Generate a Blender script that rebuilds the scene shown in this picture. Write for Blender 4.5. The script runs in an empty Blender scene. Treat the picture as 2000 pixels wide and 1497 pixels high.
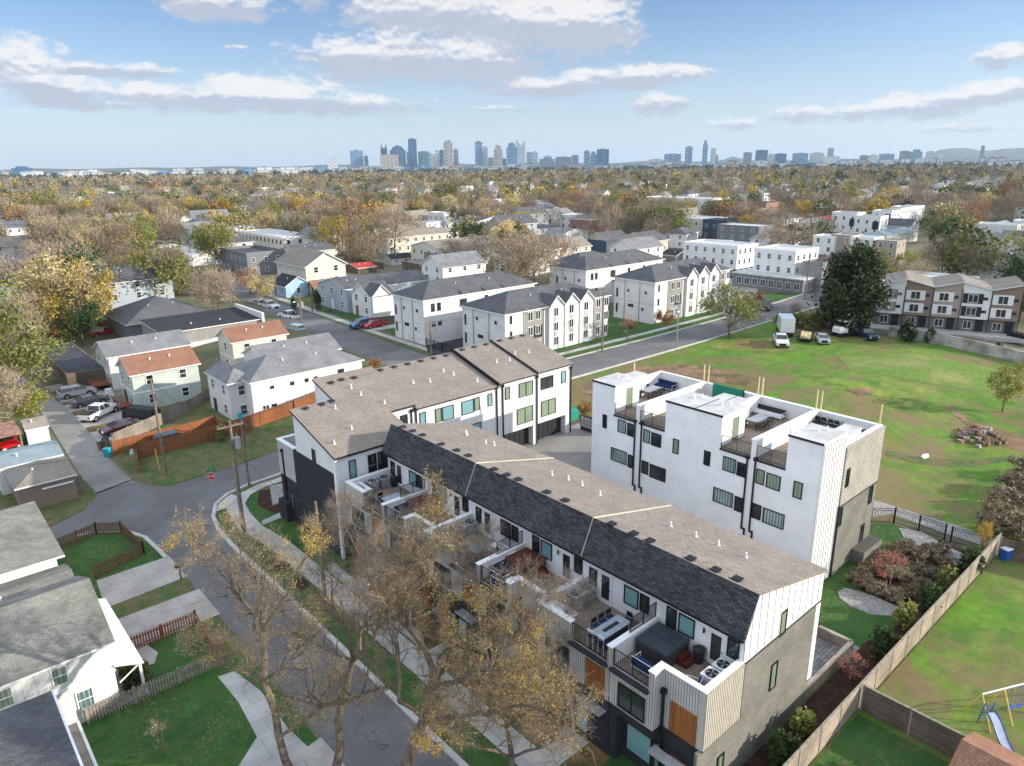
import bpy, math, random
import numpy as np
from mathutils import Vector
R = math.radians
SC = bpy.context.scene
COL = SC.collection
rnd = random.Random(7)

# ------------------------------------------------------------------ camera
FPX, CAMH = 1395.0, 31.0
_y, _p, _r = R(41.45), R(17), R(-.7)
cf = np.array([math.sin(_y)*math.cos(_p), math.cos(_y)*math.cos(_p), -math.sin(_p)])
cr0 = np.array([math.cos(_y), -math.sin(_y), 0.])
cu0 = np.cross(cr0, cf)
cr = cr0*math.cos(_r)+cu0*math.sin(_r)
cu = -cr0*math.sin(_r)+cu0*math.cos(_r)
from mathutils import Matrix
cd = bpy.data.cameras.new('camera'); cam = bpy.data.objects.new('camera', cd); COL.objects.link(cam)
cd.sensor_width = 36; cd.lens = FPX/2000*36; cd.clip_start = .5; cd.clip_end = 40000
cam.matrix_world = Matrix(((cr[0], cu[0], -cf[0], 0), (cr[1], cu[1], -cf[1], 0), (cr[2], cu[2], -cf[2], CAMH), (0, 0, 0, 1)))
SC.camera = cam

def sst(t):
    t = min(1, max(0, t)); return t*t*(3-2*t)
def gh(X, Y):                       # height of the ground: the court and the upper road lie 2 m above the street
    return 2*sst((X-24)/24)*sst((Y-20)/20)
def pdir(x, y): return cf*FPX+cr*(x-1000)-cu*(y-748.5)
def U(x, y, z=0.):                  # the point of the photograph's line of sight at height z
    d = pdir(x, y); t = (z-CAMH)/d[2]; return float(d[0]*t), float(d[1]*t)
def G(x, y):                        # the same on the ground
    z = 1.
    for i in range(30):
        p = U(x, y, z); z = .5*z+.5*gh(*p)
    return p

# ------------------------------------------------------------------ light
SUN_AZ, SUN_EL = math.atan2(.72, -.69), R(16.5)
sv = Vector((math.sin(SUN_AZ)*math.cos(SUN_EL), math.cos(SUN_AZ)*math.cos(SUN_EL), math.sin(SUN_EL)))
sd = bpy.data.lights.new('sun', 'SUN'); so = bpy.data.objects.new('sun', sd); COL.objects.link(so)
sd.energy = 5.0; sd.angle = R(.6); sd.color = (1, .90, .76)
so.rotation_euler = sv.to_track_quat('Z', 'Y').to_euler(); so.location = (60, -60, 90)
SC.view_settings.view_transform = 'Standard'; SC.view_settings.look = 'None'
SC.view_settings.exposure = .47; SC.view_settings.gamma = 1

w = bpy.data.worlds.new('World'); SC.world = w; w.use_nodes = True
nt = w.node_tree; N = nt.nodes; L = nt.links
N.clear()
class NG:
    """small helper to write node maths"""
    def __init__(s, nt): s.nt = nt
    def node(s, t, **k):
        n = s.nt.nodes.new(t)
        for a, b in k.items(): setattr(n, a, b)
        return n
    def put(s, sock, v):
        if isinstance(v, (int, float)): sock.default_value = v
        elif isinstance(v, (tuple, list)):
            sock.default_value = tuple(v)+((1,) if len(v) == 3 and len(sock.default_value) == 4 else ())
        else: s.nt.links.new(v, sock)
    def m(s, op, a, b=0., c=None, clamp=False):
        n = s.node('ShaderNodeMath', operation=op, use_clamp=clamp); s.put(n.inputs[0], a); s.put(n.inputs[1], b)
        if c is not None: s.put(n.inputs[2], c)
        return n.outputs[0]
    def mix(s, f, a, b, bt='MIX'):
        n = s.node('ShaderNodeMix', data_type='RGBA', blend_type=bt); s.put(n.inputs[0], f); s.put(n.inputs[6], a); s.put(n.inputs[7], b)
        return n.outputs[2]
    def ramp(s, f, a, b, v0=0., v1=1., interp='SMOOTHSTEP'):
        n = s.node('ShaderNodeMapRange', interpolation_type=interp); s.put(n.inputs[0], f)
        for i, v in enumerate((a, b, v0, v1)): n.inputs[i+1].default_value = v
        return n.outputs[0]
    def noise(s, vec, scale, detail=4, rough=.55, dist=0):
        n = s.node('ShaderNodeTexNoise'); s.put(n.inputs['Vector'], vec); n.inputs['Scale'].default_value = scale
        n.inputs['Detail'].default_value = detail; n.inputs['Roughness'].default_value = rough; n.inputs['Distortion'].default_value = dist
        return n.outputs['Fac']
    def xyz(s, x, y, z=0.):
        n = s.node('ShaderNodeCombineXYZ'); s.put(n.inputs[0], x); s.put(n.inputs[1], y); s.put(n.inputs[2], z); return n.outputs[0]
    def sep(s, v):
        n = s.node('ShaderNodeSeparateXYZ'); s.put(n.inputs[0], v); return n.outputs
g = NG(nt)
sky = g.node('ShaderNodeTexSky', sky_type='NISHITA', sun_disc=False)
sky.sun_elevation = SUN_EL; sky.sun_rotation = SUN_AZ; sky.altitude = 100; sky.air_density = 1.0; sky.dust_density = .35; sky.ozone_density = 2.2
tc = g.node('ShaderNodeTexCoord')
dx, dy, dz = g.sep(tc.outputs['Generated'])
az = g.m('MULTIPLY', g.m('ARCTAN2', dx, dy), 57.2958)
el = g.m('MULTIPLY', g.m('ARCSINE', dz), 57.2958)
cv = g.xyz(g.m('MULTIPLY', az, .19), g.m('MULTIPLY', el, .36), 0.)
n1 = g.noise(cv, 1.5, 8, .6, .2); n2 = g.noise(cv, 5., 7, .6)
warp = g.m('SUBTRACT', g.m('ADD', g.m('MULTIPLY', n1, 1.1), g.m('MULTIPLY', n2, .55)), .82)
CL = [(440, 8, 118, 30, 1), (620, -20, 60, 40, .5), (940, 22, 290, 62, 1.1), (1100, 62, 150, 46, 1.1), (800, 112, 230, 40, 1), (960, 122, 130, 34, .9), (30, 128, 110, 48, 1.1), (90, 172, 120, 26, .9), (230, 138, 170, 13, .8),
      (330, 190, 330, 25, .9), (520, 178, 150, 33, 1), (640, 205, 240, 20, .8), (180, 207, 150, 8, .7), (1235, 150, 160, 20, 1), (1045, 172, 130, 18, 1), (1297, 203, 62, 20, .9), (1640, 222, 170, 17, .85), (1830, 203, 150, 24, 1), (1960, 180, 130, 24, 1),
      (1965, 112, 75, 20, .8), (465, 93, 22, 6, .7), (1180, 108, 18, 8, .5), (1420, 245, 80, 10, .6), (980, 212, 130, 8, .5), (690, 110, 40, 12, .4), (1900, 250, 130, 10, .45), (1300, 60, -1, 1, 0)]
dens = None; low = None
for (px, py, hw, hh, am) in CL:
    if hw < 0: continue
    def ae(x, y):
        d = pdir(x, y); d = d/np.linalg.norm(d); return math.degrees(math.atan2(d[0], d[1])), math.degrees(math.asin(d[2]))
    a0, e0 = ae(px, py); a1, _ = ae(px+hw, py); _, e1 = ae(px, py-hh*1.3)
    u = g.m('DIVIDE', g.m('SUBTRACT', az, a0), abs(a1-a0)); v = g.m('DIVIDE', g.m('SUBTRACT', el, e0), abs(e1-e0))
    r2 = g.m('ADD', g.m('MULTIPLY', u, u), g.m('MULTIPLY', v, v))
    k = g.m('MULTIPLY', g.m('SUBTRACT', 1.25, r2), am)
    k = g.m('MAXIMUM', k, -2.)
    t = g.m('MULTIPLY', g.m('GREATER_THAN', k, -.6), g.m('SUBTRACT', v, 0.))
    dens = k if dens is None else g.m('SMOOTH_MAX', dens, k, .35)
    lowk = g.m('MULTIPLY', g.m('MAXIMUM', g.m('ADD', k, .3), 0.), v)
    low = lowk if low is None else g.m('ADD', low, lowk)
body = g.m('ADD', g.m('MULTIPLY', dens, 1.), g.m('MULTIPLY', warp, 3.0))
cov = g.ramp(body, .0, .95)
wisp = g.m('MULTIPLY', g.ramp(g.noise(g.xyz(g.m('MULTIPLY', az, .05), g.m('MULTIPLY', el, .5)), 1.6, 5, .6), .5, .8), .22)
wisp = g.m('MULTIPLY', wisp, g.m('MULTIPLY', g.ramp(el, -1, 3), g.ramp(el, 16, 5)))
cov = g.m('MAXIMUM', cov, wisp)
lit = g.ramp(g.m('ADD', g.m('MULTIPLY', low, 1.5), g.m('MULTIPLY', g.m('SUBTRACT', g.noise(g.xyz(g.m('MULTIPLY', az, .19), g.m('ADD', g.m('MULTIPLY', el, .36), -.12)), 5., 7, .6), n2), -2.2)), -.35, .75)
ccol = g.mix(lit, (.60, .65, .78), (1.08, 1.06, 1.05))
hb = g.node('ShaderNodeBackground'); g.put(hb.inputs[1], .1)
# added bright fill beyond the framed sky, lifting the light on shaded sides
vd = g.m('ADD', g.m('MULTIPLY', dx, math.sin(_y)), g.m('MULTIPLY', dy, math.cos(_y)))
sky_fill = g.m('MAXIMUM', g.ramp(el, 13, 34), g.ramp(vd, .55, .1)); sky_fill = g.m('MULTIPLY', sky_fill, g.m('ADD', .8, g.m('MULTIPLY', n1, .4)))
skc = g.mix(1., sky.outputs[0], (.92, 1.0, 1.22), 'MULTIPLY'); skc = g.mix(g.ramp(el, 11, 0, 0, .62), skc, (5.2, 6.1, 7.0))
skc = g.mix(g.m('MINIMUM', sky_fill, 1.), skc, (7.0, 7.9, 9.5))
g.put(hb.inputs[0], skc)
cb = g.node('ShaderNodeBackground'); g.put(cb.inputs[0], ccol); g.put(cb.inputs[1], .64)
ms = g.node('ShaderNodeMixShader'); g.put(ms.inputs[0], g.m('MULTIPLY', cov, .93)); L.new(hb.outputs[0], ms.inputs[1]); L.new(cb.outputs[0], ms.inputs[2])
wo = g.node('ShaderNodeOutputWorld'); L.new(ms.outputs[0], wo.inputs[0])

# ------------------------------------------------------------------ materials
MT = {}
def newmat(name, rough=.8, spec=.3):
    m = bpy.data.materials.new(name); m.use_nodes = True; b = m.node_tree.nodes['Principled BSDF']
    b.inputs['Roughness'].default_value = rough; b.inputs['Specular IOR Level'].default_value = spec
    MT[name] = m; return m, NG(m.node_tree), b
def pos(g, scale=None):
    return g.node('ShaderNodeNewGeometry').outputs['Position']
def bump(g, b, hgt, st=.4, dist=.02):
    n = g.node('ShaderNodeBump'); n.inputs['Strength'].default_value = st; n.inputs['Distance'].default_value = dist
    g.put(n.inputs['Height'], hgt); g.nt.links.new(n.outputs[0], b.inputs['Normal'])
def plain(name, c, rough=.6, spec=.3, metal=0., var=.12, sc=3.):
    m, g, b = newmat(name, rough, spec); b.inputs['Metallic'].default_value = metal
    p = g.node('ShaderNodeTexCoord').outputs['Object']
    f = g.noise(p, sc, 4, .6); lo = tuple(v*(1-var) for v in c); hi = tuple(min(1, v*(1+var)) for v in c)
    g.put(b.inputs['Base Color'], g.mix(g.ramp(f, .3, .7), lo, hi)); return m
def mottled(name, cols, scales, rough=.9, bm=.4, bd=.03, th=(.42, .62), speck=None):
    """several colours mixed by noises of different sizes"""
    m, g, b = newmat(name, rough, .2); p = pos(g); c = cols[0]
    for i, cc in enumerate(cols[1:]):
        f = g.ramp(g.noise(p, scales[i], 6, .65), *th); c = g.mix(f, c, cc)
    fine = g.noise(p, scales[-1]*9, 4, .7)
    if speck: c = g.mix(g.m('MULTIPLY', g.ramp(g.noise(p, 5.5, 4, .85), .55, .61, 0, .8), g.ramp(g.noise(p, .35, 4, .6), .42, .6)), c, speck)
    c = g.mix(1., c, g.mix(g.noise(p, .8, 6, .75), (.55, .55, .55), (1.45, 1.45, 1.45)), 'MULTIPLY'); c = g.mix(1., c, g.mix(fine, (.45, .45, .45), (1.55, 1.55, 1.55)), 'MULTIPLY')
    g.put(b.inputs['Base Color'], c); bump(g, b, fine, bm, bd); return m
def bricky(name, c1, c2, mort, bw, bh, mode='wall', rough=.85, ms=.02, bm=.5, noisy=.25, dirt=.15):
    m, g, b = newmat(name, rough, .2); x, y, z = g.sep(pos(g))
    if mode == 'wall': v = g.xyz(g.m('ADD', x, y), z)
    elif mode == 'rx': v = g.xyz(x, g.m('ADD', y, z))      # courses run along x
    elif mode == 'ry': v = g.xyz(y, g.m('ADD', x, z))
    elif mode == 'flat': v = g.xyz(x, y)
    elif mode == 'obj':
        x, y, z = g.sep(g.node('ShaderNodeTexCoord').outputs['Object']); v = g.xyz(g.m('ADD', x, y), z)
    br = g.node('ShaderNodeTexBrick'); g.put(br.inputs['Vector'], v); br.inputs['Scale'].default_value = 1
    br.inputs['Brick Width'].default_value = bw; br.inputs['Row Height'].default_value = bh; br.inputs['Mortar Size'].default_value = ms
    for i, cc in enumerate((c1, c2, mort)): br.inputs[i+1].default_value = (*cc, 1)
    f = g.noise(pos(g), 6, 5, .7); f2 = g.noise(pos(g), .5, 4, .6)
    c = g.mix(1., br.outputs[0], g.mix(f, (1-noisy,)*3, (1+noisy,)*3), 'MULTIPLY')
    c = g.mix(1., c, g.mix(g.ramp(f2, .3, .7), (1-dirt,)*3, (1+dirt*.5,)*3), 'MULTIPLY')
    g.put(b.inputs['Base Color'], c); bump(g, b, br.outputs['Fac'], -bm, .02) ; return m
def leafmat(name, cols, trans=.25, hue=.03, rough=.6):
    m, g, b = newmat(name, rough, .25)
    oi = g.node('ShaderNodeObjectInfo'); n = g.noise(g.node('ShaderNodeTexCoord').outputs['Object'], .9, 3, .6)
    f = g.noise(g.node('ShaderNodeTexCoord').outputs['Object'], 14, 2, .5)
    c = g.mix(g.ramp(n, .35, .65), cols[0], cols[1]); c = g.mix(g.ramp(f, .35, .7, 0, .8), c, cols[2])
    hs = g.node('ShaderNodeHueSaturation'); g.put(hs.inputs['Color'], c)
    g.put(hs.inputs['Hue'], g.m('ADD', .5-hue/2, g.m('MULTIPLY', oi.outputs['Random'], hue)))
    g.put(hs.inputs['Value'], g.m('ADD', .72, g.m('MULTIPLY', g.m('FRACT', g.m('MULTIPLY', oi.outputs['Random'], 7.3)), .56)))
    g.put(b.inputs['Base Color'], hs.outputs[0])
    t = g.node('ShaderNodeBsdfTranslucent'); g.put(t.inputs[0], hs.outputs[0]); mx = g.node('ShaderNodeMixShader'); mx.inputs[0].default_value = trans
    g.nt.links.new(b.outputs[0], mx.inputs[1]); g.nt.links.new(t.outputs[0], mx.inputs[2]); g.nt.links.new(mx.outputs[0], g.nt.nodes['Material Output'].inputs[0]); return m
def glass(name, c, c2, rough=.08, spec=.8, mode=0):
    m, g, b = newmat(name, rough, spec)
    x, y, z = g.sep(pos(g)); f = g.noise(pos(g), .35, 2, .5)
    if mode: f = g.m('ADD', g.m('MULTIPLY', g.m('SINE', g.m('MULTIPLY', g.m('ADD', x, y), 26.)), .25), g.noise(pos(g), .6, 2, .5))   # curtain folds behind the glass
    g.put(b.inputs['Base Color'], g.mix(g.ramp(f, .38, .62), c, c2))
    b.inputs['Coat Weight'].default_value = .6; b.inputs['Coat Roughness'].default_value = .03; return m

W_ = (.76, .76, .74)
plain('white_wall', W_, .65, var=.05, sc=.6); plain('white_trim', (.82, .82, .81), .5, var=.03)
bricky('white_siding', (.70, .70, .68), (.74, .73, .71), (.5, .5, .5), 60, .2, ms=.012, noisy=.04, dirt=.1)
bricky('cream_siding', (.66, .64, .55), (.70, .68, .58), (.4, .4, .36), 60, .2, ms=.012, noisy=.05, dirt=.12)
bricky('sage_siding', (.48, .55, .50), (.52, .58, .53), (.3, .34, .32), 60, .2, ms=.012, noisy=.05, dirt=.1)
bricky('greyblue_siding', (.40, .46, .50), (.43, .49, .53), (.25, .28, .3), 60, .2, ms=.012, noisy=.05, dirt=.1)
bricky('blue_siding', (.36, .53, .66), (.38, .56, .70), (.25, .35, .45), 60, .2, ms=.012, noisy=.05)
bricky('navy_siding', (.07, .10, .14), (.08, .12, .17), (.04, .06, .08), 60, .2, ms=.012, noisy=.05)
bricky('batten_white', (.70, .695, .67), (.73, .72, .69), (.42, .43, .45), .62, 40, ms=.012, noisy=.03, dirt=.06)
bricky('batten_panel', (.55, .54, .51), (.58, .57, .54), (.25, .25, .25), .16, 40, ms=.03, noisy=.05)
bricky('batten_grey', (.30, .30, .28), (.33, .32, .30), (.14, .14, .14), .4, 40, ms=.03, noisy=.05)
bricky('smooth_panel', (.82, .83, .84), (.85, .86, .87), (.60, .61, .62), 3.1, 2.2, ms=.008, noisy=.03, dirt=.07)
bricky('beige_scallop', (.40, .375, .33), (.50, .47, .415), (.27, .25, .22), .34, .26, ms=.05, noisy=.12, bm=1.)
bricky('grey_brick', (.19, .182, .155), (.24, .23, .195), (.12, .117, .10), .44, .11, ms=.014, noisy=.16, dirt=.22)
bricky('charcoal_brick', (.030, .031, .037), (.042, .043, .05), (.02, .02, .024), .44, .11, ms=.012, noisy=.15)
bricky('red_brick', (.30, .12, .08), (.36, .16, .10), (.3, .26, .22), .4, .12, ms=.02)
plain('charcoal', (.030, .032, .038), .8, var=.15, sc=1.5)
bricky('shingle_taupe', (.24, .206, .175), (.315, .272, .232), (.18, .156, .133), .31, .15, 'rx', ms=.012, noisy=.42, dirt=.12)
bricky('shingle_taupe_y', (.24, .206, .175), (.315, .272, .232), (.18, .156, .133), .31, .15, 'ry', ms=.012, noisy=.42, dirt=.12)
bricky('shingle_dark_y', (.045, .046, .051), (.115, .116, .124), (.026, .027, .033), .34, .17, 'ry', ms=.02, noisy=.55, dirt=.2)
bricky('shingle_grey', (.20, .206, .21), (.26, .265, .27), (.15, .155, .16), .34, .15, 'rx', ms=.012, noisy=.3, dirt=.2)
bricky('shingle_charcoal', (.10, .104, .112), (.14, .144, .152), (.075, .076, .082), .34, .15, 'rx', ms=.012, noisy=.3, dirt=.2)
bricky('shingle_black', (.035, .038, .044), (.05, .054, .06), (.028, .03, .034), .34, .15, 'rx', ms=.012, noisy=.3, dirt=.2)
bricky('shingle_light', (.20, .195, .17), (.27, .262, .228), (.14, .138, .122), .34, .15, 'rx', ms=.014, noisy=.3, dirt=.3)
bricky('shingle_brown', (.27, .135, .09), (.34, .18, .12), (.17, .09, .06), .34, .15, 'rx', ms=.012, noisy=.25, dirt=.15)
bricky('shingle_tan', (.27, .235, .195), (.33, .29, .24), (.2, .18, .15), .34, .15, 'rx', ms=.012, noisy=.25)
bricky('shingle_bluegrey', (.25, .32, .34), (.31, .38, .40), (.18, .23, .25), .34, .15, 'rx', ms=.012, noisy=.3)
plain('flat_roof', (.55, .55, .53), .8, var=.15, sc=.8); plain('membrane_dark', (.06, .065, .075), .8, var=.25, sc=.8)
plain('metal_red', (.45, .05, .04), .5); plain('metal_rust', (.36, .20, .15), .7, var=.4, sc=2.)
def paving(name, c, crack=.55):
    m, g, b = newmat(name, .9, .25); p = pos(g); v = g.node('ShaderNodeTexVoronoi', feature='DISTANCE_TO_EDGE'); wv = g.node('ShaderNodeVectorMath', operation='ADD'); g.put(wv.inputs[0], p)
    nz = g.node('ShaderNodeTexNoise'); g.put(nz.inputs['Vector'], p); nz.inputs['Scale'].default_value = .6; g.put(wv.inputs[1], nz.outputs['Color']); g.put(v.inputs['Vector'], wv.outputs[0]); v.inputs['Scale'].default_value = .22
    x, y, z = g.sep(p); ck = g.m('MULTIPLY', g.ramp(v.outputs['Distance'], .006, .0, 0, crack), g.ramp(g.noise(p, .11, 3, .5), .45, .55))
    big = g.noise(p, .16, 5, .65); mid = g.noise(p, .9, 5, .7); fine = g.noise(p, 22., 3, .7); pt = g.ramp(g.noise(p, .05, 2, .3), .53, .55)
    cc = g.mix(g.ramp(big, .3, .7), tuple(a*.78 for a in c), tuple(a*1.18 for a in c)); cc = g.mix(g.ramp(mid, .55, .75, 0, .35), cc, tuple(a*.6 for a in c)); cc = g.mix(g.m('MULTIPLY', pt, .35), cc, tuple(a*1.35 for a in c))
    cc = g.mix(1., cc, g.mix(fine, (.75,)*3, (1.25,)*3), 'MULTIPLY'); g.put(b.inputs['Base Color'], g.mix(ck, cc, (.04, .04, .045))); bump(g, b, fine, .3, .01)
paving('asphalt', (.152, .15, .148), .75); paving('asphalt_light', (.25, .24, .222), .7); paving('asphalt_dark', (.045, .046, .05), .3)
bricky('concrete', (.44, .43, .40), (.47, .46, .43), (.22, .22, .2), 1.55, 1.55, 'flat', ms=.012, noisy=.1, dirt=.2, bm=.2)
bricky('concrete_drive', (.42, .39, .35), (.45, .42, .38), (.2, .19, .17), 3.0, 2.6, 'flat', ms=.012, noisy=.1, dirt=.2, bm=.2)
plain('kerb_concrete', (.50, .48, .45), .9, var=.12, sc=1.2)
bricky('pavers', (.20, .20, .195), (.33, .32, .30), (.11, .11, .1), .5, .25, 'flat', ms=.02, noisy=.25, dirt=.3)
mottled('grass_rough', [(.09, .12, .035), (.14, .15, .05), (.18, .15, .08), (.22, .16, .09)], [.05, .12, .35], .95)
mottled('grass_lawn', [(.030, .095, .022), (.042, .125, .026), (.065, .11, .032)], [.25, 1.2], .95, .5, .03, (.42, .62), (.24, .19, .08))
mottled('grass_dry', [(.06, .125, .03), (.12, .13, .05), (.17, .13, .07)], [.3, .9], .95)
mottled('grass_field', [(.088, .215, .02), (.135, .275, .026), (.23, .25, .06), (.06, .15, .022), (.17, .15, .06)], [.06, .035, .4, .11], .95, .6, .06, (.46, .66), (.17, .15, .06))
def field():
    m = MT['grass_field']; g = NG(m.node_tree); b = m.node_tree.nodes['Principled BSDF']; old = b.inputs['Base Color'].links[0].from_socket; p = pos(g); x, y, z = g.sep(p)
    bias = g.m('ADD', g.m('MULTIPLY', g.ramp(x, 100, 62), .10), g.m('MULTIPLY', g.ramp(g.m('SUBTRACT', x, g.m('MULTIPLY', y, 1.2)), 60, 110), .07)); bias = g.m('MULTIPLY', bias, g.ramp(y, 8, 20))
    n = g.m('ADD', g.noise(p, .13, 8, .72, .6), bias); f = g.ramp(n, .495, .63, 0, .9); br = g.mix(g.noise(p, 1.1, 5, .7), (.13, .10, .05), (.27, .19, .105))
    yl = g.ramp(g.noise(p, .045, 7, .7), .5, .62, 0, .55); c = g.mix(yl, old, g.mix(1., old, (1.7, 1.12, 1.2), 'MULTIPLY')); c = g.mix(g.ramp(g.noise(p, .45, 8, .8), .45, .7, 0, .5), c, (.10, .13, .03)); g.put(b.inputs['Base Color'], g.mix(f, c, br))
field()
mottled('grass_straw', [(.15, .22, .045), (.26, .25, .10), (.12, .21, .035)], [.12, .2], .95, .6, .06)
mottled('dirt', [(.22, .13, .075), (.28, .19, .12), (.12, .10, .045)], [.5, .35], .95)
mottled('mulch', [(.045, .022, .016), (.075, .038, .026)], [2., 4.], .95, .9, .05)
mottled('gravel', [(.38, .37, .35), (.24, .23, .22)], [5., 6.], .95, .9, .05)
mottled('leaf_litter', [(.17, .10, .05), (.26, .15, .06), (.10, .09, .04)], [.4, 1.], .95)
mottled('woodland_floor', [(.11, .12, .06), (.17, .145, .09), (.08, .105, .045), (.22, .19, .14)], [.02, .05, .012], .95)
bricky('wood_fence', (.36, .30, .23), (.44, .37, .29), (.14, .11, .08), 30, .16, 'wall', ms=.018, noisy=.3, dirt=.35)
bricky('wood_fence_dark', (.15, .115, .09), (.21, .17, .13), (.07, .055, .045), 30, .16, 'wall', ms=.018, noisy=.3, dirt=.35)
bricky('wood_grey_v', (.22, .19, .16), (.30, .26, .22), (.08, .07, .06), .15, 30, 'wall', ms=.012, noisy=.3, dirt=.3)
bricky('wood_orange_v', (.26, .10, .042), (.32, .13, .055), (.16, .06, .025), .15, 30, 'wall', ms=.01, noisy=.2, dirt=.2)
plain('picket_brown', (.16, .10, .055), .8, var=.3, sc=5.); plain('picket_red', (.27, .10, .055), .8, var=.3, sc=5.); plain('picket_grey', (.30, .26, .21), .8, var=.3, sc=5.)
bricky('cedar', (.27, .095, .03), (.38, .145, .045), (.10, .035, .012), .14, 30, 'wall', rough=.5, ms=.01, noisy=.25)
bricky('deck_boards', (.25, .20, .155), (.32, .26, .20), (.08, .065, .05), 40, .14, 'flat', ms=.012, noisy=.2, dirt=.3)
plain('pole_wood', (.20, .16, .12), .85, var=.3, sc=4.); plain('steel', (.45, .46, .47), .35, metal=.8); plain('black_metal', (.012, .012, .014), .45)
plain('galv', (.42, .43, .44), .5, metal=.4); plain('plastic_grey', (.23, .25, .27), .6); plain('plastic_dark', (.02, .022, .026), .5)
plain('tub_cover_red', (.085, .018, .014), .45, var=.2); plain('tub_cover_grey', (.04, .05, .06), .45, var=.2); plain('tub_side', (.05, .045, .045), .6)
plain('navy_cloth', (.012, .03, .10), .8, var=.3); plain('white_plastic', (.75, .76, .78), .4); plain('tabletop', (.30, .34, .38), .3)
plain('tyre', (.015, .015, .016), .8); plain('rim', (.5, .5, .52), .3, metal=.7); plain('red_light', (.4, .01, .01), .2); plain('lamp_clear', (.8, .8, .78), .1)
plain('bark', (.155, .12, .09), .9, var=.35, sc=3.); plain('bark_pale', (.36, .30, .235), .9, var=.35, sc=2.5); plain('stone', (.36, .34, .31), .9, var=.3, sc=2.)
plain('teal', (.02, .30, .36), .5); plain('red_sign', (.55, .01, .02), .4); plain('sign_white', (.8, .8, .8), .4); plain('sign_green', (.01, .25, .2), .4)
plain('orange_p', (.7, .2, .03), .5); plain('green_p', (.02, .22, .15), .5); plain('blue_p', (.03, .12, .5), .5); plain('yellow_p', (.7, .55, .12), .5); plain('magenta_p', (.5, .02, .15), .5)
plain('wire', (.03, .03, .03), .5); plain('seam_cream', (.62, .56, .42), .7, var=.1); plain('taupe_wall', (.26, .195, .145), .8, var=.06); plain('taupe_light', (.38, .32, .26), .8, var=.06); plain('grey_wall', (.19, .20, .21), .8, var=.1)
plain('beige_wall', (.52, .48, .40), .8, var=.08); plain('lumber', (.62, .50, .28), .8, var=.15); plain('blue_white_wrap', (.62, .66, .74), .6, var=.15, sc=1.)
bricky('cmu_stain', (.34, .32, .28), (.42, .39, .34), (.22, .21, .19), 2.4, .6, ms=.02, noisy=.2, dirt=.5)
glass('glass_dark', (.010, .014, .018), (.03, .04, .045)); glass('glass_teal', (.17, .33, .35), (.22, .42, .43), .1); glass('glass_green', (.16, .22, .15), (.26, .34, .24), .1, mode=1)
glass('glass_curtain', (.10, .17, .17), (.34, .42, .42), .1, mode=1); glass('car_glass', (.012, .016, .02), (.02, .026, .03), .05)
for n_, c_ in dict(car_white=(.78, .78, .78), car_silver=(.42, .44, .46), car_black=(.012, .013, .016), car_grey=(.12, .13, .14), car_maroon=(.06, .012, .018), car_red=(.5, .012, .012), car_blue=(.03, .12, .3), car_lightblue=(.3, .45, .55), car_navy=(.012, .02, .06)).items():
    m_ = plain(n_, c_, .25, .5, var=.02); m_.node_tree.nodes['Principled BSDF'].inputs['Coat Weight'].default_value = .7

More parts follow.
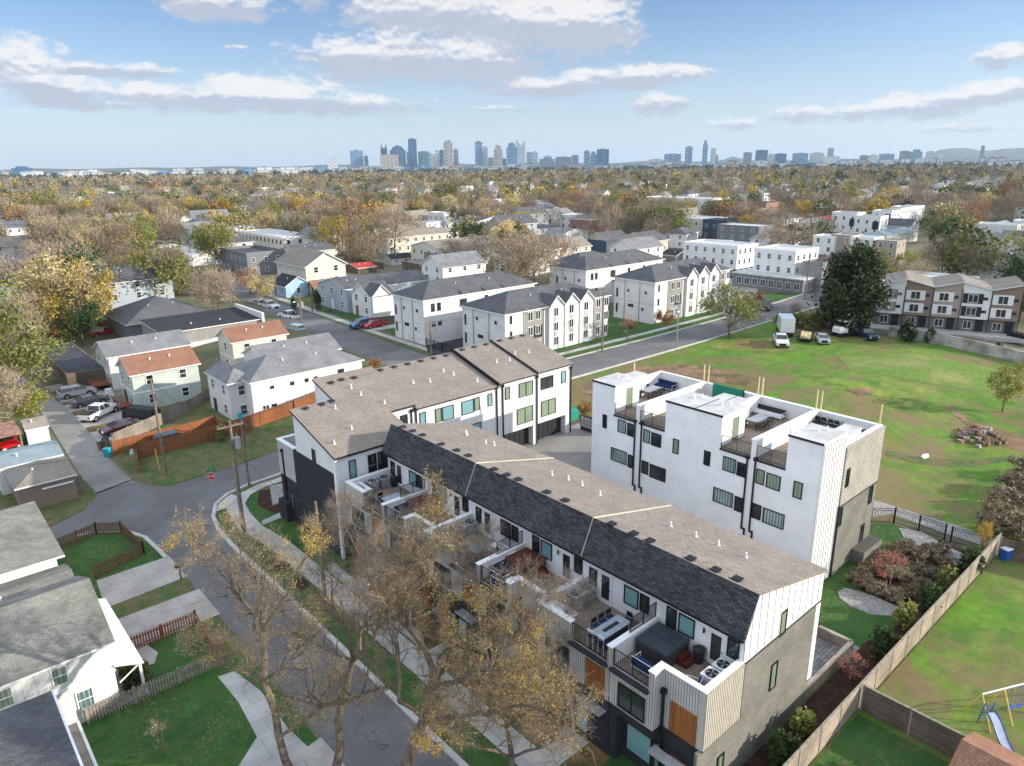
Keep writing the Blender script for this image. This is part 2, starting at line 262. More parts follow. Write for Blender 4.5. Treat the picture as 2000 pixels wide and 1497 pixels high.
# ------------------------------------------------------------------ object helpers
def tag(o, label=None, cat=None, group=None, kind=None):
    if label: o['label'] = label
    if cat: o['category'] = cat
    if group: o['group'] = group
    if kind: o['kind'] = kind
    return o
def thing(name, label, cat, loc=(0, 0, 0), rz=0., group=None):
    o = bpy.data.objects.new(name, None); COL.objects.link(o); o.location = loc; o.rotation_euler = (0, 0, rz); o.empty_display_size = .3
    return tag(o, label, cat, group)
def rootloc(p):
    while p.parent: p = p.parent
    return p.location
class MB:
    def __init__(s): s.v = []; s.f = []; s.mi = []
    def face(s, pts, m=0):
        n = len(s.v); s.v += [tuple(p) for p in pts]; s.f.append(tuple(range(n, n+len(pts)))); s.mi.append(m); return s
    def idx(s, vs, fs, m=0):
        n = len(s.v); s.v += [tuple(p) for p in vs]; s.f += [tuple(n+i for i in f) for f in fs]
        s.mi += (m if isinstance(m, list) else [m]*len(fs)); return s
    def box(s, x0, y0, z0, x1, y1, z1, m=0):
        x0, x1 = min(x0, x1), max(x0, x1); y0, y1 = min(y0, y1), max(y0, y1); z0, z1 = min(z0, z1), max(z0, z1)
        return s.idx([(x, y, z) for z in (z0, z1) for y in (y0, y1) for x in (x0, x1)], [(0, 2, 3, 1), (4, 5, 7, 6), (0, 1, 5, 4), (2, 6, 7, 3), (0, 4, 6, 2), (1, 3, 7, 5)], m)
    def frus(s, a, b, m=0):          # a, b = (x0,y0,x1,y1,z) bottom and top rectangles
        vs = [(x, y, r[4]) for r in (a, b) for y in (r[1], r[3]) for x in (r[0], r[2])]
        return s.idx(vs, [(0, 2, 3, 1), (4, 5, 7, 6), (0, 1, 5, 4), (2, 6, 7, 3), (0, 4, 6, 2), (1, 3, 7, 5)], m)
    def extr(s, prof, vec, m=0, mc=None):
        n = len(prof); a = [Vector(p) for p in prof]; b = [p+Vector(vec) for p in a]
        s.idx(a+b, [tuple(range(n))[::-1], tuple(range(n, 2*n))]+[(i, (i+1) % n, n+(i+1) % n, n+i) for i in range(n)], [mc if mc is not None else m]*2+([m]*n if not isinstance(m, list) else m)); return s
    def tube(s, p, q, r0, r1=None, n=6, m=0, cap=True):
        p, q = Vector(p), Vector(q); r1 = r0 if r1 is None else r1; d = (q-p)
        if d.length < 1e-6: return s
        d.normalize(); a = d.orthogonal().normalized(); b = d.cross(a)
        vs = [c+(a*math.cos(t)+b*math.sin(t))*r for c, r in ((p, r0), (q, r1)) for t in [2*math.pi*i/n for i in range(n)]]
        fs = [(i, (i+1) % n, n+(i+1) % n, n+i) for i in range(n)]
        if cap: fs += [tuple(range(n))[::-1], tuple(range(n, 2*n))]
        return s.idx(vs, fs, m)
    def path(s, pts, r, n=6, m=0):
        for a, b in zip(pts, pts[1:]): s.tube(a, b, r, r, n, m)
        return s
    def build(s, name, mats, parent=None, world=False, smooth=False):
        me = bpy.data.meshes.new(name); v = s.v
        if world and parent is not None:
            o_ = rootloc(parent); v = [(a[0]-o_[0], a[1]-o_[1], a[2]-o_[2]) for a in v]
        me.from_pydata([tuple(map(float, p)) for p in v], [], s.f); me.update()
        for m in (mats if isinstance(mats, (list, tuple)) else [mats]): me.materials.append(MT[m] if isinstance(m, str) else m)
        me.polygons.foreach_set('material_index', s.mi)
        if smooth: me.polygons.foreach_set('use_smooth', [True]*len(s.f))
        o = bpy.data.objects.new(name, me); COL.objects.link(o)
        if parent is not None: o.parent = parent
        return o
def copy_tree(o, parent=None):
    c = o.copy(); COL.objects.link(c); c.parent = parent
    for ch in list(o.children): copy_tree(ch, c)
    return c
def npmesh(name, V, F, mats, MI=None, smooth=False):
    me = bpy.data.meshes.new(name); V = np.asarray(V, 'f'); F = np.asarray(F, 'i'); k = F.shape[1]
    me.vertices.add(len(V)); me.vertices.foreach_set('co', V.ravel()); me.loops.add(F.size); me.loops.foreach_set('vertex_index', F.ravel())
    me.polygons.add(len(F)); me.polygons.foreach_set('loop_start', np.arange(0, F.size, k, dtype='i'))
    if MI is not None: me.polygons.foreach_set('material_index', np.asarray(MI, 'i'))
    for m in mats: me.materials.append(MT[m])
    me.update(calc_edges=True); return me
# ------------------------------------------------------------------ ground and sheets on it
import bmesh
XL = [24+1.5*i for i in range(17)]; YL = [20+1.25*i for i in range(17)]
def ground():
    xs = [-9000, -2500, -600, -150, -40, 0, 12]+XL+[60, 80, 120, 200, 400, 900, 2500, 6000, 15000]
    ys = [-4000, -900, -150, -30, 0, 10]+YL+[48, 60, 80, 120, 200, 400, 900, 2500, 6000, 15000]
    V = [(x, y, gh(x, y)) for y in ys for x in xs]; n = len(xs)
    F = [(j*n+i, j*n+i+1, (j+1)*n+i+1, (j+1)*n+i) for j in range(len(ys)-1) for i in range(n-1)]
    o = bpy.data.objects.new('ground', npmesh('ground', V, F, ['woodland_floor'])); COL.objects.link(o); tag(o, kind='structure')
ground()
def drape(bm, off, thick=0.):
    xs = [v.co.x for v in bm.verts]; ys = [v.co.y for v in bm.verts]
    for lst, no in ((XL, (1, 0, 0)), (YL, (0, 1, 0))):
        lo, hi = (min(xs), max(xs)) if no[0] else (min(ys), max(ys))
        for c in lst:
            if lo < c < hi: bmesh.ops.bisect_plane(bm, geom=bm.verts[:]+bm.edges[:]+bm.faces[:], plane_co=(c*no[0], c*no[1], 0), plane_no=no, dist=1e-5)
    for v in bm.verts: v.co.z = gh(v.co.x, v.co.y)+off
SHN = [0]
def sheet(name, pts, mat, lev=1, thick=0., kind='structure', label=None, cat=None, px=False, more=()):
    bm = bmesh.new()
    for P in (pts,)+tuple(more):
        P = [G(*p) for p in P] if px else P
        vs = [bm.verts.new((x, y, 0)) for x, y in P]; f = bm.faces.new(vs)
    bmesh.ops.recalc_face_normals(bm, faces=bm.faces[:])
    for f in bm.faces:
        if f.normal.z < 0: f.normal_flip()
    SHN[0] += 1; drape(bm, .024*lev+.0041*(SHN[0] % 6)+thick)
    if thick:
        r = bmesh.ops.extrude_face_region(bm, geom=bm.faces[:])
        for e in r['geom']:
            if isinstance(e, bmesh.types.BMVert): pass
        for v in [e for e in r['geom'] if isinstance(e, bmesh.types.BMVert)]: v.co.z = v.co.z
        top = {e for e in r['geom'] if isinstance(e, bmesh.types.BMVert)}
        for v in bm.verts:
            if v not in top: v.co.z -= thick+.05
    me = bpy.data.meshes.new(name); bm.to_mesh(me); bm.free(); me.materials.append(MT[mat])
    o = bpy.data.objects.new(name, me); COL.objects.link(o); tag(o, label, cat, kind=kind); return o
def strip(name, line, w0, w1, mat, lev=1, thick=0., **k):
    """band beside a line: from w0 to w1 to its left"""
    L_, R_ = [], []
    for i, p in enumerate(line):
        a = line[max(0, i-1)]; b = line[min(len(line)-1, i+1)]; d = Vector((b[0]-a[0], b[1]-a[1])).normalized(); n = Vector((-d.y, d.x))
        L_.append((p[0]+n.x*w0, p[1]+n.y*w0)); R_.append((p[0]+n.x*w1, p[1]+n.y*w1))
    quads = [[L_[i], L_[i+1], R_[i+1], R_[i]] for i in range(len(line)-1)]
    return sheet(name, quads[0], mat, lev, thick, more=quads[1:], **k)
def arc(cx, cy, r, a0, a1, n=8): return [(cx+r*math.cos(R(a0+(a1-a0)*i/n)), cy+r*math.sin(R(a0+(a1-a0)*i/n))) for i in range(n+1)]

cornerA = [(18.4, 40), (18.3, 50), (18.2, 57), (18.35, 60.5), (18.9, 63.3), (20., 65.7), (21.6, 67.1), (24, 67.8), (30, 67.9), (45, 67.3), (70, 66.6), (100, 66.4), (125, 66.8), (165, 68)]
road = [(-30, 65), (0, 67.6), (6.7, 68.3), (10, 67.6), (12.1, 65.9), (13.0, 63.6), (13.25, 60), (13.3, 55), (13.5, 44), (13.5, -25), (18.6, -25)]+cornerA+[(165, 77), (133, 75), (100, 74.3), (78, 74.6), (66, 75.3), (63.3, 78), (62.6, 88), (63, 96), (64.9, 128), (66.3, 150), (69, 175), (74, 215), (66, 215), (62.8, 169), (58.6, 138), (56, 110), (55.2, 100), (55, 88), (53.5, 78), (50, 75.2), (30, 74), (22.5, 73.4), (17.6, 73.2), (16.3, 74.6), (15.6, 77.5), (12, 77.5), (11.9, 75.7), (10, 73), (6.8, 71.4), (0, 70.6), (-30, 70)]
sheet('road', road, 'asphalt', 1)
sheet('alley', [(15.5, 76.8), (15.25, 85), (15.5, 95), (15.8, 104), (15.1, 117), (13.5, 135), (11.5, 160), (8.5, 160), (10.5, 135), (12.8, 117), (12.5, 105), (12.1, 92), (11.7, 82), (12.0, 76.8)], 'asphalt_light', 2)
# grass, lawns, beds
sheet('grass', [(-40, 71), (0, 71), (6.8, 71.6), (10, 73.2), (11.8, 75.9), (11.5, 90), (12, 130), (-40, 130)], 'grass_dry', 1)
sheet('grass', [(15.9, 77), (17.8, 73.4), (30, 74.2), (50, 75.4), (53.3, 78), (54.6, 90), (55, 104), (15.6, 104)], 'grass_dry', 1)
sheet('lawn', [(-12, -25), (13.2, -25), (13.3, 44), (13.0, 63), (12, 65.6), (9, 67.6), (-12, 66)], 'grass_lawn', 1)
sheet('lawn', [(18.7, -20), (24.6, -20), (25.2, 15), (25.2, 48), (24, 58), (24.2, 67.6), (21.7, 66.9), (20.1, 65.5), (19, 63.2), (18.55, 60), (18.55, 50)], 'grass_lawn', 1)
sheet('lawn', [(24.2, 58), (36, 56), (62, 53.8), (66, 60), (66, 66.4), (45, 67.1), (30, 67.7), (24.2, 67.6)], 'grass_dry', 1)
sheet('vacant_field', [(60, 66.3), (60, 22.5), (62.6, 21), (64.3, 21), (65.2, 12.9), (136, 12.9), (132, 30), (127, 46), (124, 61), (124, 66.6), (95, 66.3)], 'grass_field', 1)
sheet('yard', [(27.5, 12.5), (70, 12.5), (110, 12.5), (110, -60), (27.5, -60)], 'grass_field', 1)
sheet('yard', [(28.8, -30), (37.6, -30), (37.6, 12.4), (28.8, 12.4)], 'grass_lawn', 2)
sheet('lawn', [(36.5, 12.9), (62.2, 12.9), (63, 20.3), (58.6, 24), (50, 20.4), (36.7, 20.4)], 'grass_lawn', 1)
sheet('mulch_bed', [(24.6, 12.8), (61.8, 12.8), (62, 14.2), (55, 14.1), (48, 14.2), (44.3, 15.), (42.9, 14.9), (24.6, 14.95)], 'mulch', 2)
sheet('mulch_bed', [G(*p) for p in [(1650, 1135), (1700, 1095), (1745, 1060), (1840, 1055), (1895, 1080), (1850, 1130), (1800, 1185), (1750, 1190), (1700, 1165)]], 'mulch', 2)
sheet('gravel_bed', [G(*p) for p in [(1636, 1158), (1650, 1150), (1700, 1163), (1760, 1190), (1745, 1206), (1700, 1202), (1660, 1186), (1640, 1170)]], 'gravel', 3)
sheet('gravel_bed', [G(*p) for p in [(1755, 1033), (1800, 1040), (1850, 1070), (1890, 1088), (1870, 1110), (1835, 1078), (1770, 1062)]], 'gravel', 3)
sheet('gravel_bed', [G(*p) for p in [(1610, 1244), (1650, 1250), (1680, 1268), (1660, 1285), (1630, 1262)]], 'gravel', 3)
sheet('patio', [(36.7, 15.3), (42.7, 15.5), (42.7, 17.3), (41.5, 20.4), (47, 20.4), (47, 24), (36.7, 24)], 'pavers', 3)
sheet('courtyard', [(36.6, 24), (47, 24), (47, 42.8), (60.5, 42.8), (61.2, 53.5), (36, 53.5), (36.0, 48)], 'asphalt_light', 2)
# pavements
sheet('sidewalk', [(20.4, -20), (22.0, -20), (22.0, 47), (21.95, 54), (21.4, 58.5), (21.55, 61.5), (22.0, 64), (23.2, 65.6), (25, 66.3), (30, 66.2), (62, 65.2), (62, 66), (30, 67.2), (24.6, 67.3), (22, 66.4), (20.3, 64.4), (19.7, 61.5), (19.6, 59), (20.3, 54), (20.4, 47)], 'concrete', 3)
sheet('footpath', [(21.5, 58.6), (21.8, 59.5), (24.1, 59.9), (24.1, 58.9)], 'concrete', 3)
sheet('sidewalk', [(19.2, 64.2), (20.4, 64.2), (22.1, 66.2), (21.8, 67.0), (20.2, 65.8)], 'kerb_concrete', 3)
sheet('tactile_paving', [(19.5, 64.6), (20.2, 64.4), (21.1, 65.7), (20.7, 66.1)], 'yellow_p' if False else 'lumber', 4)
sheet('mulch_bed', [(19.0, 50.4), (20.3, 50.4), (20.3, 52.4), (19.0, 52.4)], 'mulch', 2)
sheet('mulch_bed', [(19.0, 46.6), (20.3, 46.6), (20.3, 48.3), (19.0, 48.3)], 'mulch', 2)
sheet('mulch_bed', [(23.2, 60.2), (24.3, 60.2), (27, 64.6), (24.2, 65.9), (22.8, 63.)], 'mulch', 2)
sheet('gravel_bed', [(23.8, 61.8), (25, 61.8), (27, 65.6), (25.4, 66.1)], 'gravel', 3)
sheet('mulch_bed', [(22.1, 20), (24.5, 20), (24.5, 47), (22.1, 47)], 'leaf_litter', 2)
for y0 in (21.5, 32.5, 43.5): sheet('front_walk', [(22.0, y0), (24.4, y0), (24.4, y0+1.6), (22.0, y0+1.6)], 'concrete', 3)
strip('kerb', [(18.4, -20), (18.4, 20)]+cornerA, 0, .34, 'kerb_concrete', 2, .10)
KL = [(13.5, 39.5), (13.5, 44)]; strip('kerb', [(13.28, 58.6), (13.25, 60), (13.0, 63.6), (12.1, 65.9), (10, 67.6), (8.4, 68.1)], -.05, .3, 'kerb_concrete', 2, .08)
sheet('driveway', [(7.6, 54.2), (13.45, 54.5), (13.45, 58.8), (8.0, 58.8)], 'concrete_drive', 2)
sheet('driveway', [(7.4, 47.7), (13.6, 47.7), (13.6, 52.1), (7.4, 52.1)], 'concrete_drive', 2)
sheet('footpath', [(7.3, 45.3), (8.4, 45.2), (8.9, 46.2), (8.6, 47.6), (7.3, 47.6)], 'concrete_drive', 2)
sheet('footpath', [(11.0, 41.1), (12.0, 40.9), (12.5, 38), (12.4, 34), (12.8, 30), (12.9, 20), (10.5, 20), (10.5, 30), (9, 31.5), (9, 33), (10.8, 34.5), (11.1, 38)], 'concrete', 2)
sheet('driveway', [(6, 26), (13.5, 26), (13.5, 32), (6, 31)], 'concrete_drive', 3)
sheet('leaf_litter', [(11.9, 42.2), (13.4, 42), (13.4, 47.5), (12.1, 47.5)], 'grass_dry', 2)
sheet('leaf_litter', [(7.6, 52.1), (13.4, 52.1), (13.4, 54.3), (7.6, 54.2)], 'grass_dry', 2)
for y0, y1 in ((112.2, 116.3), (106.8, 110.5), (98.6, 104.2), (91.6, 96.2), (119, 123)): sheet('parking_pad', [(15.5, y0), (21.2, y0), (21.2, y1), (15.5, y1)], 'concrete_drive', 3)
sheet('leaf_litter', [(15.6, 88), (21.5, 88), (21.5, 126), (15.6, 126)], 'leaf_litter', 2)
strip('drainage_channel', [(12.0, 76.4), (15.7, 77.4)], 0, .25, 'asphalt_dark', 3)
# upper road side
sheet('grass', [(66, 75.5), (78, 74.9), (100, 74.5), (133, 75.2), (165, 77.2), (165, 82), (66, 80)], 'grass_lawn', 1)
sheet('sidewalk', [(67, 76.9), (100, 76.6), (136, 77.2), (136, 78.3), (100, 77.8), (67, 78.1)], 'concrete', 2)
strip('kerb', [(67, 75.2), (78, 74.75), (100, 74.45), (133, 75.1), (160, 77)], -.2, .15, 'kerb_concrete', 1, .1)
sheet('lawn', [(66, 78.1), (136, 78.2), (136, 81), (66, 81)], 'grass_lawn', 2)
sheet('lawn', [(94.5, 78), (105.8, 78), (105.8, 96), (94.5, 96)], 'grass_lawn', 3)
sheet('parking_lot', [(64, 80.5), (69.5, 80.5), (69.5, 92), (92, 92), (92, 97), (66.5, 97), (64, 93)], 'asphalt_dark', 3)
sheet('parking_lot', [(63.5, 79.6), (74, 79.4), (74, 81), (63.5, 81)], 'concrete', 4)
sheet('sidewalk', [(64.2, 84), (65.6, 84), (66.2, 110), (67.6, 135), (69.5, 165), (68, 165), (66, 135), (64.9, 110)], 'concrete', 3)
sheet('grass', [(63.2, 84), (64.2, 84), (64.9, 110), (66, 135), (68, 165), (67, 165), (65, 128), (63.2, 98)], 'grass_dry', 2)
sheet('lawn', [(67.5, 108), (80, 108), (82, 140), (68.5, 140)], 'grass_lawn', 1)
sheet('lawn', [(69, 140), (90, 140), (92, 175), (71, 175)], 'grass_dry', 1)
sheet('parking_pad', [(66.3, 113), (73.5, 112), (73.6, 116), (66.5, 117)], 'concrete', 3)
sheet('driveway', [(123, 76), (130, 76), (175, 96), (175, 110), (150, 96), (135, 84)], 'concrete', 2)
sheet('road', [(132, 70), (150, 66), (165, 50), (240, 20), (246, 28), (175, 58), (165, 70), (165, 77), (133, 76)], 'asphalt', 2)
sheet('lawn', [(188, 62), (255, 62), (262, 92), (205, 92)], 'grass_field', 1)
sheet('dirt_patch', [G(*p) for p in [(1120, 760), (1180, 735), (1250, 718), (1330, 712), (1420, 724), (1480, 742), (1470, 756), (1400, 748), (1330, 745), (1250, 735), (1160, 775)]], 'dirt', 2)
sheet('dirt_patch', [G(*p) for p in [(1835, 788), (1850, 793), (1900, 822), (1975, 846), (2000, 852), (2000, 885), (1945, 868), (1900, 850), (1885, 858), (1868, 846), (1890, 832)]], 'dirt', 2)
sheet('dirt_patch', [G(*p) for p in [(1550, 640), (1600, 625), (1700, 640), (1720, 658), (1660, 662), (1600, 652), (1560, 656)]], 'dirt', 3)
sheet('dirt_patch', [G(*p) for p in [(1650, 762), (1690, 757), (1708, 768), (1680, 775)]], 'dirt', 2)
for c_ in ([(1160, 800), (1250, 770), (1330, 800), (1440, 790), (1500, 830), (1420, 850), (1300, 850), (1180, 860)],): pass
sheet('worn_track', [G(*p) for p in [(1730, 880), (1800, 895), (1900, 900), (1980, 890), (1985, 900), (1900, 912), (1800, 908), (1728, 892)]], 'grass_dry', 2)
sheet('worn_grass', [G(*p) for p in [(1640, 700), (1760, 690), (1900, 712), (1990, 735), (1990, 765), (1880, 760), (1760, 740), (1660, 725)]], 'grass_straw', 2)
sheet('gravel_path', [G(*p) for p in [(1700, 975), (1745, 990), (1870, 1028), (1960, 1060), (1945, 1075), (1850, 1045), (1742, 1005), (1705, 1012)]], 'gravel', 2)
# ------------------------------------------------------------------ pieces of buildings
def fb(mb, face, pl, d0, d1, a0, a1, z0, z1, m=0):      # a box on a wall plane: d = distance out of the wall
    s = -1 if face[0] == '-' else 1
    if face[1] == 'x': mb.box(pl+s*d0, a0, z0, pl+s*d1, a1, z1, m)
    else: mb.box(a0, pl+s*d0, z0, a1, pl+s*d1, z1, m)
def window(parent, face, pl, a0, a1, z0, z1, style=(1, 1), gm='glass_dark', fm='black_metal', world=True, near=True, t=.07, name='window'):
    a0, a1 = min(a0, a1), max(a0, a1); z0, z1 = min(z0, z1), max(z0, z1); nv, nh = style
    mb = MB(); d = .06
    fb(mb, face, pl, 0, d, a0, a1, z0, z0+t); fb(mb, face, pl, 0, d, a0, a1, z1-t, z1)
    fb(mb, face, pl, 0, d, a0, a0+t, z0+t, z1-t); fb(mb, face, pl, 0, d, a1-t, a1, z0+t, z1-t)
    for i in range(1, nv): c = a0+(a1-a0)*i/nv; fb(mb, face, pl, 0, d-.005, c-t/2, c+t/2, z0+t, z1-t)
    for i in range(1, nh): c = z0+(z1-z0)*i/nh; fb(mb, face, pl, 0, d-.01, a0+t, a1-t, c-t/3, c+t/3)
    if near:
        f = mb.build(name, fm, parent, world); p = MB(); fb(p, face, pl, .0, .022, a0+t*.6, a1-t*.6, z0+t*.6, z1-t*.6); p.build('pane', gm, f, world); return f
    fb(mb, face, pl, .0, .022, a0+t*.6, a1-t*.6, z0+t*.6, z1-t*.6, 1); return mb.build(name, [fm, gm], parent, world)
def part(name, mat, parent, *boxes, world=True):
    mb = MB()
    for b in boxes: mb.box(*b)
    return mb.build(name, mat, parent, world)
def pieces(mb, name, mat, parent):          # every box of mb becomes a part of its own
    for k in range(0, len(mb.v), 8):
        m = MB(); m.v = mb.v[k:k+8]; j = k//8*6; m.f = [tuple(i-k for i in f) for f in mb.f[j:j+6]]; m.mi = mb.mi[j:j+6]; m.build(name, mat, parent, True)
def railing(parent, p, q, z0, z1, name='railing', step=.13, world=True, glassy=False):
    mb = MB(); p, q = Vector((*p, 0)), Vector((*q, 0)); d = q-p; n = max(1, int(d.length/step))
    for z in (z0+.05, z1): mb.tube((p.x, p.y, z), (q.x, q.y, z), .025, n=4)
    for i in range(n+1):
        c = p+d*i/n; big = i in (0, n, n//2); mb.tube((c.x, c.y, z0), (c.x, c.y, z1), .03 if big else .011, n=4, cap=False)
    return mb.build(name, 'black_metal', parent, world)
def downspout(parent, x, y, z0, z1, mat='black_metal'):
    mb = MB(); mb.box(x-.055, y-.055, z0, x+.055, y+.055, z1); mb.box(x-.13, y-.13, z1-.02, x+.13, y+.13, z1+.25); return mb.build('downspout', mat, parent, True)
def roof_vents(roof, pts, kind='pipe'):
    for x, y, z in pts:
        mb = MB()
        if kind == 'pipe': mb.tube((x, y, z-.05), (x, y, z+.34), .06, n=8); mb.tube((x, y, z-.03), (x, y, z+.08), .14, .07, n=8); mb.build('vent_pipe', 'white_trim', roof, True)
        else:
            mb.frus((x-.2, y-.2, x+.2, y+.2, z-.06), (x-.16, y-.16, x+.16, y+.16, z+.1)); mb.box(x-.24, y-.24, z+.1, x+.24, y+.24, z+.14); mb.build('roof_vent', 'black_metal', roof, True)
NEIGH = []
def gable_prof(o0, o1, ze, rise, ov, th=.14):
    mid = (o0+o1)/2; s = rise/((o1-o0)/2); return [(o0-ov, ze-ov*s), (mid, ze+rise), (o1+ov, ze-ov*s), (o1+ov, ze-ov*s+th), (mid, ze+rise+th), (o0-ov, ze-ov*s+th)]
def house(name, label, cat, x0, y0, x1, y1, zb, h, roof='gable', axis='x', rise=1.8, wall='white_siding', rmat='shingle_grey', ov=.35, wins=True, group=None, rz=0., flo=2, wf='white_trim', near=False, wg='glass_dark', parapet=.4, base=None, extra=None, winstep=3.2, faces=('-x', '-y'), band=False):
    """a house with its corner at (x0,y0); roof kinds: gable, hip, flat, shed; returns (thing, roof)"""
    T = thing(name, label, cat, (x0, y0, zb), rz, group); lx, ly = x1-x0, y1-y0
    mb = MB()
    if roof == 'gable':
        if axis == 'x': prof = [(0, 0, -1.5), (0, ly, -1.5), (0, ly, h), (0, ly/2, h+rise), (0, 0, h)]; mb.extr(prof, (lx, 0, 0))
        else: prof = [(0, 0, -1.5), (lx, 0, -1.5), (lx, 0, h), (lx/2, 0, h+rise), (0, 0, h)]; mb.extr(prof, (0, ly, 0))
    elif roof == 'shed': prof = [(0, 0, -1.5), (0, ly, -1.5), (0, ly, h+rise), (0, 0, h)]; mb.extr(prof, (lx, 0, 0))
    else: mb.box(0, 0, -1.5, lx, ly, h+(parapet if roof == 'flat' else 0) if roof != 'flat' else h)
    if base: mb.box(-.03, -.03, -1.5, lx+.03, ly+.03, base[0], 1)
    mats = [wall]+([base[1]] if base else [])
    mb.build('wall', mats, T)
    r = MB()
    if roof == 'gable':
        if axis == 'x': r.extr([(-ov, a, b) for a, b in gable_prof(0, ly, h, rise, ov)], (lx+2*ov, 0, 0), [1, 1, 1, 0, 0, 1], 1)
        else: r.extr([(a, -ov, b) for a, b in gable_prof(0, lx, h, rise, ov)], (0, ly+2*ov, 0), [1, 1, 1, 0, 0, 1], 1)
    elif roof == 'shed':
        s = rise/ly; r.extr([(-ov, -ov, h-ov*s+.01), (-ov, ly+ov, h+rise+ov*s+.01), (-ov, ly+ov, h+rise+ov*s+.16), (-ov, -ov, h-ov*s+.16)], (lx+2*ov, 0, 0), [1, 1, 0, 1], 1)
    elif roof == 'hip':
        a, b, c, d = -ov, -ov, lx+ov, ly+ov; z = h+.12; k = min(c-a, d-b)/2
        if c-a >= d-b: p, q = (a+k, (b+d)/2, z+rise), (c-k, (b+d)/2, z+rise)
        else: p, q = ((a+c)/2, b+k, z+rise), ((a+c)/2, d-k, z+rise)
        E = [(a, b, z), (c, b, z), (c, d, z), (a, d, z)]
        if c-a >= d-b: r.face([E[0], E[1], q, p]); r.face([E[1], E[2], q]); r.face([E[2], E[3], p, q]); r.face([E[3], E[0], p])
        else: r.face([E[0], E[1], p]); r.face([E[1], E[2], q, p]); r.face([E[2], E[3], q]); r.face([E[3], E[0], p, q])
        r.box(a+.002, b+.002, z-.16, c-.002, d-.002, z-.004, 1)
    else:
        r.box(.15, .15, h-.2, lx-.15, ly-.15, h+.02, 0); w = .22; t = h+parapet
        for B in ((-.05, -.05, lx+.05, w), (-.05, ly-w, lx+.05, ly+.05), (-.05, w, w, ly-w), (lx-w, w, lx+.05, ly-w)): r.box(B[0], B[1], h-.25, B[2], B[3], t, 1)
    tm = wf if roof != 'flat' else ('white_trim' if wall.startswith(('white', 'smooth', 'cream')) else wall)
    ro = r.build('roof', [rmat, tm], T)
    if roof != 'flat':
        # small vents on the roof
        for i in range(2 if lx*ly > 50 else 1):
            m = MB(); fx, fy = lx*(.35+.3*i), ly*.30
            zz = h+rise*.6 if (roof in ('gable', 'hip') and axis == 'x') else (h+rise*.3 if roof == 'shed' else h+rise*.45)
            if roof == 'gable' and axis == 'y': fx = lx*.3; fy = ly*(.35+.3*i); zz = h+rise*.6
            m.tube((fx, fy, zz-.1), (fx, fy, zz+.45), .09, n=6); m.build('vent_pipe', 'white_trim', ro)
    if wins:
        fh = h/flo
        for face in faces:
            ln = ly if face[1] == 'x' else lx; pl = {'-x': 0, '-y': 0, '+x': lx, '+y': ly}[face]; n = max(1, int(ln/winstep))
            for k in range(flo):
                for i in range(n):
                    c = ln*(i+.5)/n; z0 = k*fh+.85 if k or True else 0
                    if k == 0 and i == n//2 and n > 1 and face == faces[0]: fb_m = MB(); fb(fb_m, face, pl, 0, .06, c-.5, c+.5, 0, 2.1); fb_m.build('door', rnd.choice(['charcoal', 'white_trim', 'cedar']), T); continue
                    window(T, face, pl, c-.5, c+.5, z0, min(z0+1.35, (k+1)*fh-.15), (1, 2), wg, wf, False, near, .09)
    if band:
        m = MB(); m.box(-.04, -.04, h/2-.1, lx+.04, ly+.04, h/2+.12); m.build('trim_band', 'white_trim', T)
    return T, ro

